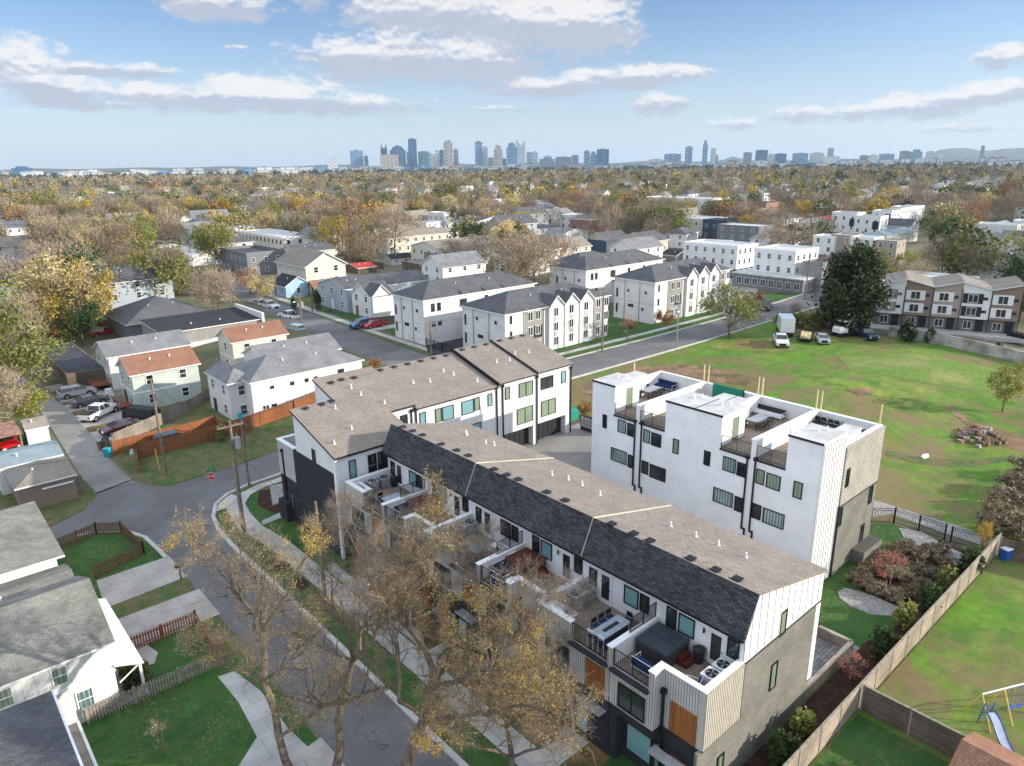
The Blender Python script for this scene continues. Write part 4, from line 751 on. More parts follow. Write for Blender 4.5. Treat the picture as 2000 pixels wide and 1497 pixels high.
def gables(T, specs, dpt=3.4, rm='shingle_charcoal', wm='white_siding'):
    """pointed bays on a -y front: (x0, x1, height of the eaves, rise)"""
    for x0, x1, h, rise in specs:
        m = MB(); m.extr([(x0, -.35, -1), (x1, -.35, -1), (x1, -.35, h), ((x0+x1)/2, -.35, h+rise), (x0, -.35, h)], (0, dpt, 0)); o = m.build('bay', wm, T)
        g_ = MB(); g_.extr([(a, -.65, b+.01) for a, b in gable_prof(x0, x1, h, rise, .25)], (0, dpt+.6, 0), [1, 1, 1, 0, 0, 1], 1); g_.build('bay_roof', [rm, 'white_trim'], o)
def dblock(label, x0, y0, x1, y1, zb, h, bays, rise=2.3):
    T, r = house('townhouse_block', label, 'townhouses', x0, y0, x1, y1, zb, h, 'hip', 'x', rise, 'white_siding', 'shingle_charcoal', .4, False)
    lx, ly = x1-x0, y1-y0
    if bays:
        gables(T, [(lx*a, lx*b, h-.1, 1.7) for a, b in ((.38, .53), (.53, .68), (.68, .83))])
        for a, b in ((.16, .345), (.845, .94)): m = MB(); m.box(lx*a, -.08, -1, lx*b, 0, h-.1); m.build('grey_bay', 'batten_grey', T)
        for i, a in enumerate((.05, .2, .27, .43, .58, .73, .87, .96)):
            for k in range(3):
                z = .7+k*h/3; pl = -.36 if .38 < a < .83 else (-.09 if a in (.2, .27, .87) else -.0)
                window(T, '-y', pl, lx*a-(.35 if a == .05 else .1), lx*a+(.35 if a == .05 else 1.0), z, z+1.45, (1 if a == .05 else 2, 1), 'glass_dark', 'white_trim', False, False)
                if .4 < a < .8 and k < 2: m = MB(); m.box(lx*a+.1, -.42, z+1.5, lx*a+.9, -.36, z+2.3); m.build('grey_panel', 'batten_panel', T)
        m = MB(); m.box(lx*.25, -.12, h/3+.2, lx*.33, -.08, h/3+2.2); m.build('balcony_opening', 'plastic_dark', T)
        for a in (.38, .53, .68, .83): m = MB(); m.box(lx*a-.06, -.45, 0, lx*a+.06, -.36, h-.2); m.build('downspout', 'steel', T)
    else:
        for a in (.3, .5, .68):
            m = MB(); zz = h+.15; m.extr([(lx*a, -.3, zz-.1), (lx*a, 1.9, zz+.75), (lx*a, 1.9, zz+.95), (lx*a, -.3, zz+.1)], (.5, 0, 0)); m.build('roof_cricket', 'shingle_black', r)
        for a in (.06, .11, .3, .33, .52, .72, .9):
            window(T, '-y', 0, lx*a, lx*a+.75, h-2.1, h-.7, (1, 1), 'glass_dark', 'charcoal', False, False)
            if a < .8 and a != .3: window(T, '-y', 0, lx*a, lx*a+.8, h-4.6, h-3.9, (1, 1), 'glass_dark', 'charcoal', False, False)
        m = MB(); m.box(lx*.33, -2.2, -1, lx*.95, 0, h-2.9); m.build('garage_wing', 'white_siding', T); m = MB(); m.box(lx*.33-.2, -2.5, h-2.9, lx*.95+.2, 0, h-2.75); m.build('wing_roof', 'shingle_charcoal', T)
        for k in range(4): m = MB(); m.box(lx*(.36+.15*k), -2.26, 0, lx*(.46+.15*k), -2.2, 2.3); m.build('garage_door', 'white_trim', T)
    for a, z0, w in ((.18, 5.4, .5), (.25, 2.2, .45), (.62, 5.4, .45), (.5, 2.6, 1.3), (.9, 4.2, .45), (.9, 1.2, .45)): window(T, '-x', 0, ly*a, ly*a+w, z0, z0+(1.7 if w == .45 and a > .8 else .55), (1, 1), 'glass_dark', 'charcoal', False, False)
    for a in (.35, .72): m = MB(); m.box(-.12, ly*a, 0, 0, ly*a+.12, h); m.build('downspout', 'steel', T)
    return T
dblock('white three storey townhouse block with pointed gabled bays directly behind the rear townhouse row', 69.9, 80.6, 93.6, 91.2, 2, 7.2, True)
dblock('white townhouse block with a plain charcoal hip roof at the corner of the parking court', 66.6, 97.4, 92.0, 106.5, 2, 7.6, False)
dblock('white townhouse block with pointed gabled bays nearest the far end of the upper road', 107, 80.9, 132.0, 90.6, 2, 7.8, True)
dblock('white townhouse block with a plain charcoal hip roof behind the farther gabled block', 109.5, 100.5, 135.5, 109.5, 2, 7.8, False)

def bld(name, label, cat, corner, right, left, ytop, zb=2., **k):
    """house from the photograph's sight lines: near corner, right and left end of its base, height of the wall top above the corner"""
    c = U(*corner, zb); r_ = U(*right, zb); l_ = U(*left, zb); h = hgt(corner[0], corner[1], ytop, zb)
    return house(name, label, cat, c[0], c[1], max(r_[0], c[0]+3), max(l_[1], c[1]+3), zb, h, **k)
# middle distance, left of the centre
T, r = bld('house', 'grey green two storey house behind the white gabled house at the street', 'house', (680, 612), (722, 600), (640, 594), 566, 2, roof='gable', axis='x', rise=1.6, wall='greyblue_siding', rmat='shingle_charcoal')
def ext(T, x0, y0, x1, y1, h, rise, wall, rm):
    m = MB(); m.extr([(x0, y0, -1), (x0, y1, -1), (x0, y1, h), (x0, (y0+y1)/2, h+rise), (x0, y0, h)], (x1-x0, 0, 0)); m.build('rear_wing', wall, T)
    g_ = MB(); g_.extr([(x0-.3, a, b) for a, b in gable_prof(y0, y1, h, rise, .3)], (x1-x0+.6, 0, 0), [1, 1, 1, 0, 0, 1], 1); g_.build('wing_roof', [rm, 'white_trim'], T)
ext(T, 4, .4, 21, 10.5, 4.6, 1.7, 'greyblue_siding', 'shingle_charcoal')
T, r = bld('house', 'white two storey house with crossing charcoal gables and a flag at its door', 'house', (727, 624), (776, 618), (700, 612), 580, 2, roof='gable', axis='x', rise=2.2, wall='white_siding', rmat='shingle_charcoal')
gables(T, [(0.2, 4.2, 4.6, 2.0)])
T, r = bld('cottage', 'light blue cottage with a dark gable roof and white porch posts', 'house', (560, 583), (610, 577), (541, 574), 560, 2, roof='gable', axis='y', rise=1.9, wall='blue_siding', rmat='shingle_black', flo=1)
bld('house', 'small dark brown house with a rust roof beside the light blue cottage', 'house', (618, 581), (652, 575), (606, 575), 565, 2, roof='gable', axis='x', rise=1.6, wall='wood_fence_dark', rmat='shingle_brown', flo=1)
bld('house', 'cream two storey house with a dark roof and a dark band round its middle', 'house', (584, 537), (648, 527), (563, 528), 494, 2, roof='gable', axis='x', rise=1.5, wall='cream_siding', rmat='shingle_charcoal', band=True)
bld('building', 'long cream building under a wide flat pale roof behind the banded house', 'building', (555, 500), (611, 492), (508, 480), 466, 2, roof='flat', axis='x', rise=0, wall='cream_siding', rmat='flat_roof', wf='charcoal')
bld('shop_building', 'dark grey two storey building with a white balustrade along its roof', 'building', (486, 540), (553, 531), (462, 524), 500, 2, roof='flat', axis='x', rise=0, wall='grey_wall', rmat='membrane_dark', parapet=.8)
bld('warehouse', 'low white warehouse with blank walls behind the tall green yellow tree', 'warehouse', (372, 521), (463, 527), (330, 503), 500, 2, roof='flat', axis='x', rise=0, wall='white_wall', rmat='flat_roof', wins=False)
bld('house', 'long beige two storey house with a tan hip roof below the brown wood', 'house', (757, 497), (858, 478), (752, 491), 466, 2, roof='hip', axis='x', rise=1.8, wall='cream_siding', rmat='shingle_tan')
T, r = bld('house', 'beige duplex with two small grey front gables facing the bare trees', 'house', (861, 527), (962, 508), (819, 516), 487, 2, roof='gable', axis='x', rise=1.7, wall='cream_siding', rmat='shingle_tan')
m = MB(); m.box(-.1, 0, 0, 0, 8, 4.5); m.build('grey_front', 'grey_wall', T)
bld('carport', 'brown open carport with a flat tan roof below the beige duplex', 'carport', (822, 532), (852, 527), (800, 524), 517, 2, roof='flat', axis='x', rise=0, wall='wood_fence_dark', rmat='shingle_tan', wins=False, parapet=.05)
bld('garage', 'small white garage with three little windows beside the beige duplex', 'garage', (765, 519), (806, 515), (760, 515), 507, 2, roof='gable', axis='x', rise=1.2, wall='white_siding', rmat='shingle_black', flo=1)
bld('building', 'three storey building wrapped in pale blue white sheeting under construction', 'building', (932, 464), (966, 456), (888, 459), 434, 2, roof='gable', axis='y', rise=1.6, wall='blue_white_wrap', rmat='shingle_charcoal', flo=3)
bld('house', 'white cube house with balconies left of the sheeted building', 'house', (868, 449), (890, 447), (864, 444), 418, 2, roof='flat', axis='x', rise=0, wall='white_wall', rmat='flat_roof')
bld('house', 'small red brick house with a white gable right of the sheeted building', 'house', (984, 458), (1006, 454), (974, 453), 441, 2, roof='gable', axis='x', rise=1.8, wall='red_brick', rmat='shingle_black', flo=1)
bld('house', 'white low house with a grey roof below the yellow bush', 'house', (1030, 462), (1066, 452), (1018, 456), 450, 2, roof='hip', axis='x', rise=1.2, wall='white_siding', rmat='shingle_charcoal', flo=1)
bld('house', 'white house with a green grey hip roof and a lattice porch', 'house', (1098, 475), (1132, 468), (1080, 470), 458, 2, roof='gable', axis='y', rise=1.6, wall='white_siding', rmat='shingle_grey')
bld('house', 'white tall house standing alone above the bare trees', 'house', (1117, 448), (1140, 444), (1108, 445), 422, 2, roof='flat', axis='x', rise=0, wall='white_wall', rmat='flat_roof')
T, r = bld('house', 'navy fronted house with a steep grey roof, left of a matching pale one', 'house', (1184, 494), (1220, 487), (1146, 490), 472, 2, roof='gable', axis='x', rise=2.6, wall='beige_wall', rmat='shingle_charcoal', flo=1)
m = MB(); m.box(-.1, 0, 0, 0, 9, 4); m.build('navy_front', 'navy_siding', T)
T, r = bld('house', 'pale grey fronted house with a steep grey roof, right of the navy one', 'house', (1262, 497), (1294, 490), (1221, 490), 473, 2, roof='gable', axis='x', rise=2.6, wall='beige_wall', rmat='shingle_charcoal', flo=1)
m = MB(); m.box(-.1, 0, 0, 0, 9, 4); m.build('grey_front', 'greyblue_siding', T)
bld('garage', 'white garage with a gabled front beside the navy fronted house', 'garage', (1128, 496), (1145, 494), (1119, 491), 484, 2, roof='gable', axis='y', rise=1.1, wall='white_siding', rmat='shingle_black', wins=False)
bld('carport', 'grey gabled carport with a pale roof behind the far hip block', 'carport', (1320, 512), (1345, 508), (1303, 507), 500, 2, roof='gable', axis='y', rise=1.2, wall='grey_wall', rmat='shingle_black', wins=False)
house('house', 'single storey dark roofed house with a long yellow lumber fence behind it', 'house', 89, 119, 101, 128, 2, 2.6, 'hip', 'x', 1.5, 'taupe_wall', 'shingle_charcoal', .4, False)
# middle distance, right of the centre
T, r = bld('building', 'white three storey cube building with grey podium at the end of the upper road', 'building', (1547, 566), (1598, 556), (1483, 553), 494, 2, roof='flat', axis='x', rise=0, wall='white_wall', rmat='flat_roof', flo=3, winstep=2.6)
m = MB(); m.box(-5, -5, -1, 11, 13, 3.2); m.build('podium', 'grey_wall', T); m = MB(); m.box(-5.3, -5.3, 3.2, 11.2, 13.2, 3.45); m.build('podium_roof', 'flat_roof', T)
for i in range(8): window(T, '-x', -5, -4.2+i*2.1, -2.9+i*2.1, .8, 2.5, (2, 1), 'glass_dark', 'white_trim', False, False)
for i in range(4): window(T, '-y', -5, -4.2+i*2.6, -2.9+i*2.6, .8, 2.5, (2, 1), 'glass_dark', 'white_trim', False, False)
bld('building', 'grey and beige two storey block attached to the right of the white cube', 'building', (1601, 572), (1640, 566), (1592, 560), 517, 2, roof='flat', axis='x', rise=0, wall='batten_grey', rmat='membrane_dark', wins=False)
T, r = bld('building', 'white three storey block with narrow windows and a charcoal base left of the white cube', 'building', (1436, 545), (1475, 537), (1358, 528), 484, 2, roof='flat', axis='x', rise=0, wall='white_wall', rmat='flat_roof', flo=3, winstep=2.4, base=(2.4, 'charcoal'))
bld('building', 'grey block with a white upper bay and shed roof behind bare trees', 'building', (1478, 490), (1506, 484), (1434, 478), 445, 2, roof='flat', axis='x', rise=0, wall='grey_wall', rmat='flat_roof', flo=3)
bld('house', 'white house with black balconies left of the grey block', 'house', (1380, 462), (1403, 456), (1353, 452), 430, 2, roof='flat', axis='x', rise=0, wall='cream_siding', rmat='flat_roof', flo=2)
bld('house', 'dark blue grey modern house behind the bare trees', 'house', (1418, 470), (1436, 466), (1404, 462), 433, 2, roof='flat', axis='x', rise=0, wall='navy_siding', rmat='membrane_dark')
bld('building', 'white office with a jagged roof behind a bare tree', 'building', (1388, 416), (1402, 412), (1330, 404), 390, 2, roof='flat', axis='x', rise=0, wall='white_wall', rmat='flat_roof')
bld('shop_building', 'two storey shop row with a salmon brick end wall', 'building', (1494, 425), (1515, 422), (1427, 415), 398, 2, roof='flat', axis='x', rise=0, wall='red_brick', rmat='membrane_dark', flo=2)
bld('shop_building', 'low dark building right of the brick shop row', 'building', (1586, 417), (1616, 412), (1516, 408), 400, 2, roof='flat', axis='x', rise=0, wall='taupe_wall', rmat='membrane_dark', flo=1)
bld('shop_building', 'low building with a bright red metal roof', 'building', (1630, 450), (1660, 445), (1592, 442), 433, 2, roof='gable', axis='x', rise=1.6, wall='white_wall', rmat='metal_red', flo=1)
k_ = 0
for px, py, yt, px1 in ((1668, 470, 418, 1630), (1713, 478, 425, 1672), (1736, 458, 414, 1716), (1754, 452, 409, 1738), (1770, 448, 406, 1756), (1783, 444, 405, 1772)):
    T, r = bld('modern_townhouse', ('white and black modern townhouse, %s of the stepped row of six' % ('leftmost', 'second from the left', 'third from the left', 'fourth from the left', 'fifth from the left', 'rightmost')[k_]), 'townhouse', (px, py), (px+14, py-3), (px1, py-5), yt, 2, roof='flat', axis='x', rise=0, wall='white_wall', rmat='membrane_dark', flo=3, winstep=2.6, base=(2.6, 'charcoal')); k_ += 1
    m = MB(); m.box(-.08, .4, 5.2, 0, 2.6, 8); m.build('black_bay', 'charcoal', T)
k_ = 0
for px, py, yt, px1 in ((1625, 515, 465, 1594), (1660, 517, 463, 1628), (1700, 522, 468, 1663), (1745, 527, 474, 1712)):
    bld('modern_townhouse', ('taupe and white modern townhouse, %s of the row behind the evergreen' % ('first from the left', 'second', 'third', 'last')[k_]), 'townhouse', (px, py), (px+22, py-4), (px1, py-6), yt, 2, roof='flat', axis='x', rise=0, wall=('white_wall', 'taupe_light')[k_ % 2], rmat='flat_roof', flo=3, winstep=2.8, base=(2.4, 'taupe_wall')); k_ += 1
bld('building', 'long low white building with garage doors and a grey green roof', 'building', (1727, 483), (1782, 470), (1706, 475), 462, 2, roof='hip', axis='x', rise=1.2, wall='white_siding', rmat='shingle_bluegrey', flo=1)
bld('house', 'green grey house with a pale roof at the right edge', 'house', (1965, 487), (2010, 480), (1928, 478), 466, 2, roof='hip', axis='x', rise=1.4, wall='sage_siding', rmat='shingle_light', flo=1)
bld('house', 'white house with a blue grey roof behind the green grey house', 'house', (1955, 455), (1995, 450), (1930, 450), 444, 2, roof='gable', axis='x', rise=1.5, wall='white_siding', rmat='shingle_bluegrey', flo=1)
# left side of the photograph
bld('house', 'white two storey house with a grey gable roof at the far left edge', 'house', (16, 470), (52, 462), (-30, 462), 447, 0, roof='gable', axis='x', rise=2.2, wall='white_siding', rmat='shingle_grey')
bld('house', 'long low house with a tan roof near the left edge', 'house', (12, 515), (70, 505), (-30, 500), 500, 0, roof='gable', axis='x', rise=1.4, wall='beige_wall', rmat='shingle_tan', flo=1)
bld('house', 'grey roofed low house behind the pale yellow maple', 'house', (40, 545), (85, 535), (10, 530), 528, 0, roof='hip', axis='x', rise=1.3, wall='cream_siding', rmat='shingle_charcoal', flo=1)
bld('house', 'white house with a long brown roof right of the yellow maples', 'house', (228, 553), (275, 546), (215, 541), 543, 0, roof='gable', axis='x', rise=1.8, wall='white_siding', rmat='shingle_tan', flo=1)
bld('house', 'dark roofed low house under the green yellow tree', 'house', (238, 575), (290, 567), (222, 565), 565, 0, roof='hip', axis='x', rise=1.2, wall='taupe_wall', rmat='shingle_charcoal', flo=1)
bld('bungalow', 'small white bungalow with a porch beside parked cars', 'house', (294, 519), (318, 514), (278, 512), 508, 0, roof='gable', axis='y', rise=1.5, wall='white_siding', rmat='shingle_charcoal', flo=1)
bld('house', 'white two storey house with a small front gable behind the yellow tree', 'house', (262, 427), (278, 424), (252, 423), 413, 0, roof='gable', axis='x', rise=1.8, wall='white_siding', rmat='shingle_grey')
bld('house', 'white gabled house between bare trees, left of the round dark evergreen', 'house', (385, 411), (398, 408), (376, 407), 400, 0, roof='gable', axis='y', rise=2, wall='white_siding', rmat='shingle_charcoal')
bld('house', 'white house with a sloping tin roof left of the warehouse', 'house', (345, 512), (372, 509), (328, 503), 492, 0, roof='shed', axis='x', rise=1, wall='white_siding', rmat='flat_roof')
house('shed', 'low shed with a bright red metal roof behind the grey green house', 'shed', *U(700, 536, 2), U(732, 531, 2)[0], U(690, 530, 2)[1]+2, 2, 1.6, 'gable', 'x', .9, 'wood_fence_dark', 'metal_red', .3, False)

# brown and white block at the right, turned against the street grid
def nblock():
    A, B = Vector((*U(1706, 634, 2), 0)), Vector((*U(1982, 655, 2), 0)); d = (A-B); rz = math.atan2(d.y, d.x)-math.pi/2; Lg = d.length; h = hgt(1991, 650, 566, 2)
    T = thing('townhouse_block', 'brown, white and charcoal three storey townhouse block with slanted roofs behind the concrete wall', 'townhouses', (B.x, B.y, 2), rz)
    W = 11.; n = 5; m = MB(); m.box(0, 0, -1.5, W, Lg, h*.32); m.build('base_wall', 'grey_brick', T)
    for i in range(n):
        a, b = Lg*i/n, Lg*(i+1)/n; c = ('taupe_wall', 'white_wall', 'taupe_light', 'taupe_wall', 'white_wall')[i]; up = i % 2
        z1, z2 = h+1.15*((i+1) % 2), h+1.15*(i % 2)
        m = MB(); m.extr([(-.7, a, h*.32), (-.7, b, h*.32), (-.7, b, z2), (-.7, a, z1)], (W, 0, 0)); o = m.build('unit_wall', c, T)
        r = MB(); r.extr([(-1.1, a-.1, z1), (-1.1, b+.1, z2), (-1.1, b+.1, z2+.15), (-1.1, a-.1, z1+.15)], (W+.6, 0, 0), [1, 1, 0, 1], 1); r.build('roof', ['shingle_tan', 'white_trim'], T)
        for k, z in enumerate((h*.40, h*.70)):
            ac = a+(b-a)*.62; s = MB(); s.box(-.76, ac-1.5, z-.15, -.7, ac+1.5, z+1.55); s.build('panel', ('white_wall', 'charcoal', 'white_wall', 'white_wall', 'batten_grey')[i], T)
            window(T, '-x', -.77, ac-.75, ac+.75, z, z+1.4, (2, 1), 'glass_dark', 'white_trim', False, False); window(T, '-x', -.7, a+.5, a+1.2, z+.5, z+1.0, (1, 1), 'glass_dark', 'charcoal', False, False)
        window(T, '-x', 0, a+(b-a)*.5, a+(b-a)*.8, .5, 1.9, (2, 1), 'glass_dark', 'white_trim', False, False); s = MB(); s.box(-.1, a+.5, 0, 0, a+1.7, 2.2); s.build('door', 'plastic_dark', T)
        s = MB(); s.box(-.82, a-.06, 0, -.7, a+.06, h); s.build('downspout', 'charcoal', T)
    s = MB(); s.box(0, -.08, -1, W-1, 0, h); s.build('end_wall', 'beige_wall', T); window(T, '-y', -.08, 3, 4, h*.7, h*.7+1.3, (1, 1), 'glass_dark', 'white_trim', False, False)
    s = MB(); s.box(-4, -1, -.5, -.2, Lg+2, .15); s.build('front_walk', 'concrete', T)
nblock()
# ------------------------------------------------------------------ trees
leafmat('leaf_yellow', [(.46, .30, .04), (.36, .25, .05), (.55, .38, .07)]); leafmat('leaf_pale', [(.60, .50, .25), (.48, .41, .19), (.70, .58, .30)], .3, .01); leafmat('leaf_olive', [(.20, .22, .055), (.30, .29, .08), (.14, .17, .045)])
leafmat('leaf_lime', [(.26, .27, .05), (.34, .31, .06), (.17, .20, .04)]); leafmat('leaf_green', [(.045, .085, .022), (.07, .12, .03), (.03, .06, .018)]); leafmat('leaf_rust', [(.36, .15, .05), (.26, .13, .06), (.42, .20, .07)])
leafmat('leaf_gold', [(.42, .33, .10), (.31, .27, .11), (.54, .42, .14)]); leafmat('twig', [(.33, .26, .195), (.25, .20, .15), (.42, .34, .25)], .0, .02, .9); leafmat('twig_dark', [(.28, .21, .15), (.19, .145, .11), (.38, .295, .215)], .0, .02, .9); leafmat('leaf_foreground', [(.47, .33, .075), (.33, .25, .08), (.60, .43, .11)], .3, .015); leafmat('leaf_brown', [(.33, .25, .15), (.40, .30, .17), (.24, .19, .13)], .1)
leafmat('leaf_dark', [(.035, .062, .02), (.06, .09, .03), (.075, .085, .04)], .1, .02, .4); leafmat('leaf_red', [(.36, .12, .09), (.28, .12, .10), (.45, .18, .12)]); leafmat('brush', [(.20, .155, .095), (.28, .22, .13), (.15, .12, .07)], .05)
rg = np.random.default_rng(11)
def quads(P, size, aspect=.6, flat=.0, r=None):
    """small leaf shaped faces with random directions at the points P"""
    r = r or rg; n = len(P); a = r.normal(size=(n, 3)); a /= np.linalg.norm(a, axis=1)[:, None]; b = r.normal(size=(n, 3)); b[:, 2] *= (1-flat)
    b -= (a*b).sum(1)[:, None]*a; b /= np.linalg.norm(b, axis=1)[:, None]; s = (size*r.uniform(.6, 1.3, n))[:, None]
    V = np.stack([P+a*s, P+b*s*aspect, P-a*s, P-b*s*aspect], 1).reshape(-1, 3); return V, np.arange(4*n).reshape(-1, 4)
def crown_pts(n, R_, H0, H1, k, r, fill=.35, cone=0.):
    """points gathered in clumps inside an uneven crown between the heights H0 and H1"""
    C = []
    while len(C) < k:
        p = r.uniform(-1, 1, 3); q = np.linalg.norm(p)
        if q > 1 or q < .35: continue
        C.append(p)
    C = np.array(C); idx = r.integers(0, k, n); cs = r.uniform(.18, .34, k)
    P = C[idx]+r.normal(size=(n, 3))*cs[idx][:, None]*.55
    P[:, 2] *= .92; z = (P[:, 2]+1)/2; w = (1-cone*z) if cone else 1.
    out = np.empty((n, 3)); out[:, 0] = P[:, 0]*R_*w; out[:, 1] = P[:, 1]*R_*w; out[:, 2] = H0+(H1-H0)*z; return out
def limbs(mb, r, h, R_, n=7, r0=.22, z0=.25, spread=.75, sides=5, fine=True):
    mb.tube((0, 0, -.3), (0, 0, h*z0), r0, r0*.75, sides); tips = []
    top = Vector((r.normal()*.3, r.normal()*.3, h*.75)); mb.tube((0, 0, h*z0), top, r0*.75, r0*.2, sides)
    for i in range(n):
        a = 2*math.pi*(i+r.uniform(-.3, .3))/n; zz = h*(z0+.4*r.random()); b = Vector((math.cos(a)*R_*spread*r.uniform(.6, 1), math.sin(a)*R_*spread*r.uniform(.6, 1), min(h*.92, zz+h*r.uniform(.2, .42))))
        s = top*((zz-h*z0)/(h*.75-h*z0)) if zz > h*z0 else Vector((0, 0, zz)); s.z = zz; m = (s+b)/2+Vector((0, 0, -.04*h)); mb.tube(s, m, r0*.4, r0*.26, 4); mb.tube(m, b, r0*.26, r0*.08, 4); tips.append(b)
        if fine:
            for j in range(4):
                c = m.lerp(b, r.uniform(0, .9)); e = c+Vector((r.normal(), r.normal(), abs(r.normal())*.9)).normalized()*h*.17; mb.tube(c, e, r0*.13, r0*.04, 3, cap=False); tips.append(e)
    return tips
def sliver(P, D, L_, w):
    n = len(P); s = np.cross(D, rg.normal(size=(n, 3))); s /= np.linalg.norm(s, axis=1)[:, None]+1e-9
    V = np.stack([P-s*w, P+s*w, P+D*L_[:, None]+s*w*.4, P+D*L_[:, None]-s*w*.4], 1).reshape(-1, 3); return V, np.arange(4*n).reshape(-1, 4)
PROTO = {}
def proto(kind, var, leaf, n, size, h=10., R_=4., z0=.25, clumps=26, twigs=0, cone=0., bark='bark', leafn=None, low=None):
    r = np.random.default_rng(hash((len(PROTO), var)) % 9999+3)
    root = bpy.data.objects.new('tree', None); mb = MB(); limbs(mb, r, h*.9, R_, 6, h*.018, z0, .7, 5, n > 300)
    tr = mb.build('trunk', bark, root); H0 = h*(low if low is not None else z0*.9)
    P = crown_pts(n, R_*.88, H0, h*.97, clumps, r, cone=cone); V, F = quads(P, size, .6, .2, r); mi = [0]*len(F); mats = [leaf]
    if twigs:
        Q = crown_pts(twigs, R_*.85, H0, h*.93, clumps, r, cone=cone); D = Q-np.array([0, 0, h*.3]); D += r.normal(size=D.shape)*R_*.55; D /= np.linalg.norm(D, axis=1)[:, None]
        V2, F2 = sliver(Q, D, r.uniform(.5, 1.1, twigs)*h*.085, h*.0028); F = np.vstack([F, F2+len(V)]); V = np.vstack([V, V2]); mi += [1]*twigs; mats.append('twig')
    me = npmesh('crown', V, F, mats, mi); cr_ = bpy.data.objects.new('crown', me); cr_.parent = root; PROTO.setdefault(kind, []).append((root, tr, cr_))
    COL.objects.link(root); COL.objects.link(cr_)
for v in range(3):
    proto('bare', v, 'leaf_brown', 420, .17, 10, 4.2, .25, 30, 2300); proto('mixed', v, 'leaf_gold', 900, .17, 10, 4.2, .25, 30, 1300)
for v in range(2):
    proto('yellow', v, 'leaf_yellow', 2200, .21, 10, 3.8, .22, 34, 300); proto('pale', v, 'leaf_pale', 2600, .2, 10, 3.7, .2, 36, 500); proto('olive', v, 'leaf_olive', 2400, .21, 10, 4.4, .2, 36, 300); proto('lime', v, 'leaf_lime', 2400, .21, 10, 4.0, .2, 36, 200)
    proto('green', v, 'leaf_green', 2400, .21, 10, 4.2, .18, 34); proto('rust', v, 'leaf_rust', 1500, .19, 10, 3.9, .22, 30, 900)
proto('magnolia', 0, 'leaf_dark', 16000, .22, 10, 4.3, .1, 110, 0, low=.03, cone=.28); proto('thuja', 0, 'leaf_green', 3200, .18, 10, 2.8, .06, 60, 0, low=.0, cone=.8)
proto('shrub', 0, 'leaf_green', 900, .62, 10, 4.6, .1, 30, 0, low=.0, cone=.3); proto('shrub', 1, 'leaf_olive', 900, .62, 10, 4.6, .1, 30, 0, low=.0, cone=.3); proto('sapling', 0, 'leaf_brown', 40, .16, 10, 2.6, .3, 12, 260)
proto('redsap', 0, 'leaf_red', 420, .3, 10, 4.6, .3, 20, 300, bark='bark_pale'); proto('lowbrush', 0, 'brush', 900, .7, 10, 7., .05, 20, 900, low=0.); proto('orangebush', 0, 'leaf_rust', 1400, .4, 10, 5.5, .1, 24, 100, low=.0)
USED = set()
def tree(kind, x, y, h, label, cat='tree', name=None, group=None, w=1., z=None, var=None):
    L_ = PROTO[kind]; k = rnd.randrange(len(L_)) if var is None else var; root, tr, c = L_[k]; s = h/10.
    if (kind, k) not in USED: USED.add((kind, k)); o = root
    else: o = copy_tree(root)
    o.name = name or {'thuja': 'evergreen_tree', 'magnolia': 'evergreen_tree'}.get(kind, 'tree' if cat == 'tree' else 'shrub')
    o.location = (x, y, gh(x, y) if z is None else z); o.rotation_euler = (0, 0, rnd.uniform(0, 6.28)); o.scale = (s*w, s*w, s)
    return tag(o, label, cat, group)
def ptree(kind, px, py, ytop, label, **k):
    zb = k.pop('zb', None); x, y = G(px, py) if zb is None else U(px, py, zb); z = gh(x, y) if zb is None else zb
    return tree(kind, x, y, hgt(px, py, ytop, z), label, z=z, **k)
ptree('magnolia', 1655, 648, 478, 'big dark broad-leaved evergreen tree beside the vacant lot', w=1.05)
ptree('olive', 1423, 660, 545, 'spreading dark olive tree at the upper road kerb', w=1.15)
ptree('lime', 1957, 806, 702, 'thin pale green tree standing alone in the vacant field', w=.8)
ptree('pale', 125, 660, 490, 'tall pale yellow maple above the parked cars', zb=0, w=1.2, var=0); ptree('yellow', 190, 655, 500, 'yellow green maple right of the pale yellow one', zb=0, w=.85); ptree('pale', 165, 640, 540, 'smaller pale maple between the two tall ones', zb=0, w=.6, var=1)
ptree('olive', 22, 800, 545, 'large olive green tree at the left edge above the alley', zb=0, w=.75, var=0); ptree('olive', 70, 770, 640, 'yellow green tree leaning over the alley', zb=0, w=1.2, var=1); ptree('bare', 45, 760, 560, 'bare tree standing in front of the large olive tree', zb=0, w=.8); ptree('olive', -25, 700, 530, 'olive tree cut by the left edge', zb=0, w=1.1)
ptree('lime', 55, 830, 745, 'low yellow green tree beside the shed', zb=0, w=1.3); ptree('bare', 5, 850, 700, 'bare brown tree above the carport', zb=0, w=.9)
ptree('olive', 352, 590, 512, 'grey green feathery tree behind the dark hip roofed house', zb=0, w=1.1); ptree('lime', 425, 528, 415, 'tall green and yellow tree in front of the white warehouse', w=1.0); ptree('mixed', 425, 522, 425, 'brown leaved tree growing against the tall green and yellow tree', w=1.0)
ptree('pale', 512, 590, 535, 'small pale orange tree by the dumpsters', w=1.4); ptree('rust', 490, 575, 520, 'rust leaved tree in front of the dark shop', w=1.2)
ptree('thuja', 575, 612, 575, 'small dark conifer on the corner lawn left of the utility pole', zb=2, w=1.); ptree('thuja', 622, 610, 560, 'larger conifer right of the utility pole', zb=2, w=1.); ptree('thuja', 1050, 524, 470, 'dense cone shaped green tree behind the townhouse blocks', w=1.1); ptree('rust', 1087, 522, 460, 'broad green and orange tree right of the cone shaped one', w=1.2); ptree('shrub', 1110, 522, 498, 'low green bush right of the orange tree', cat='shrub')
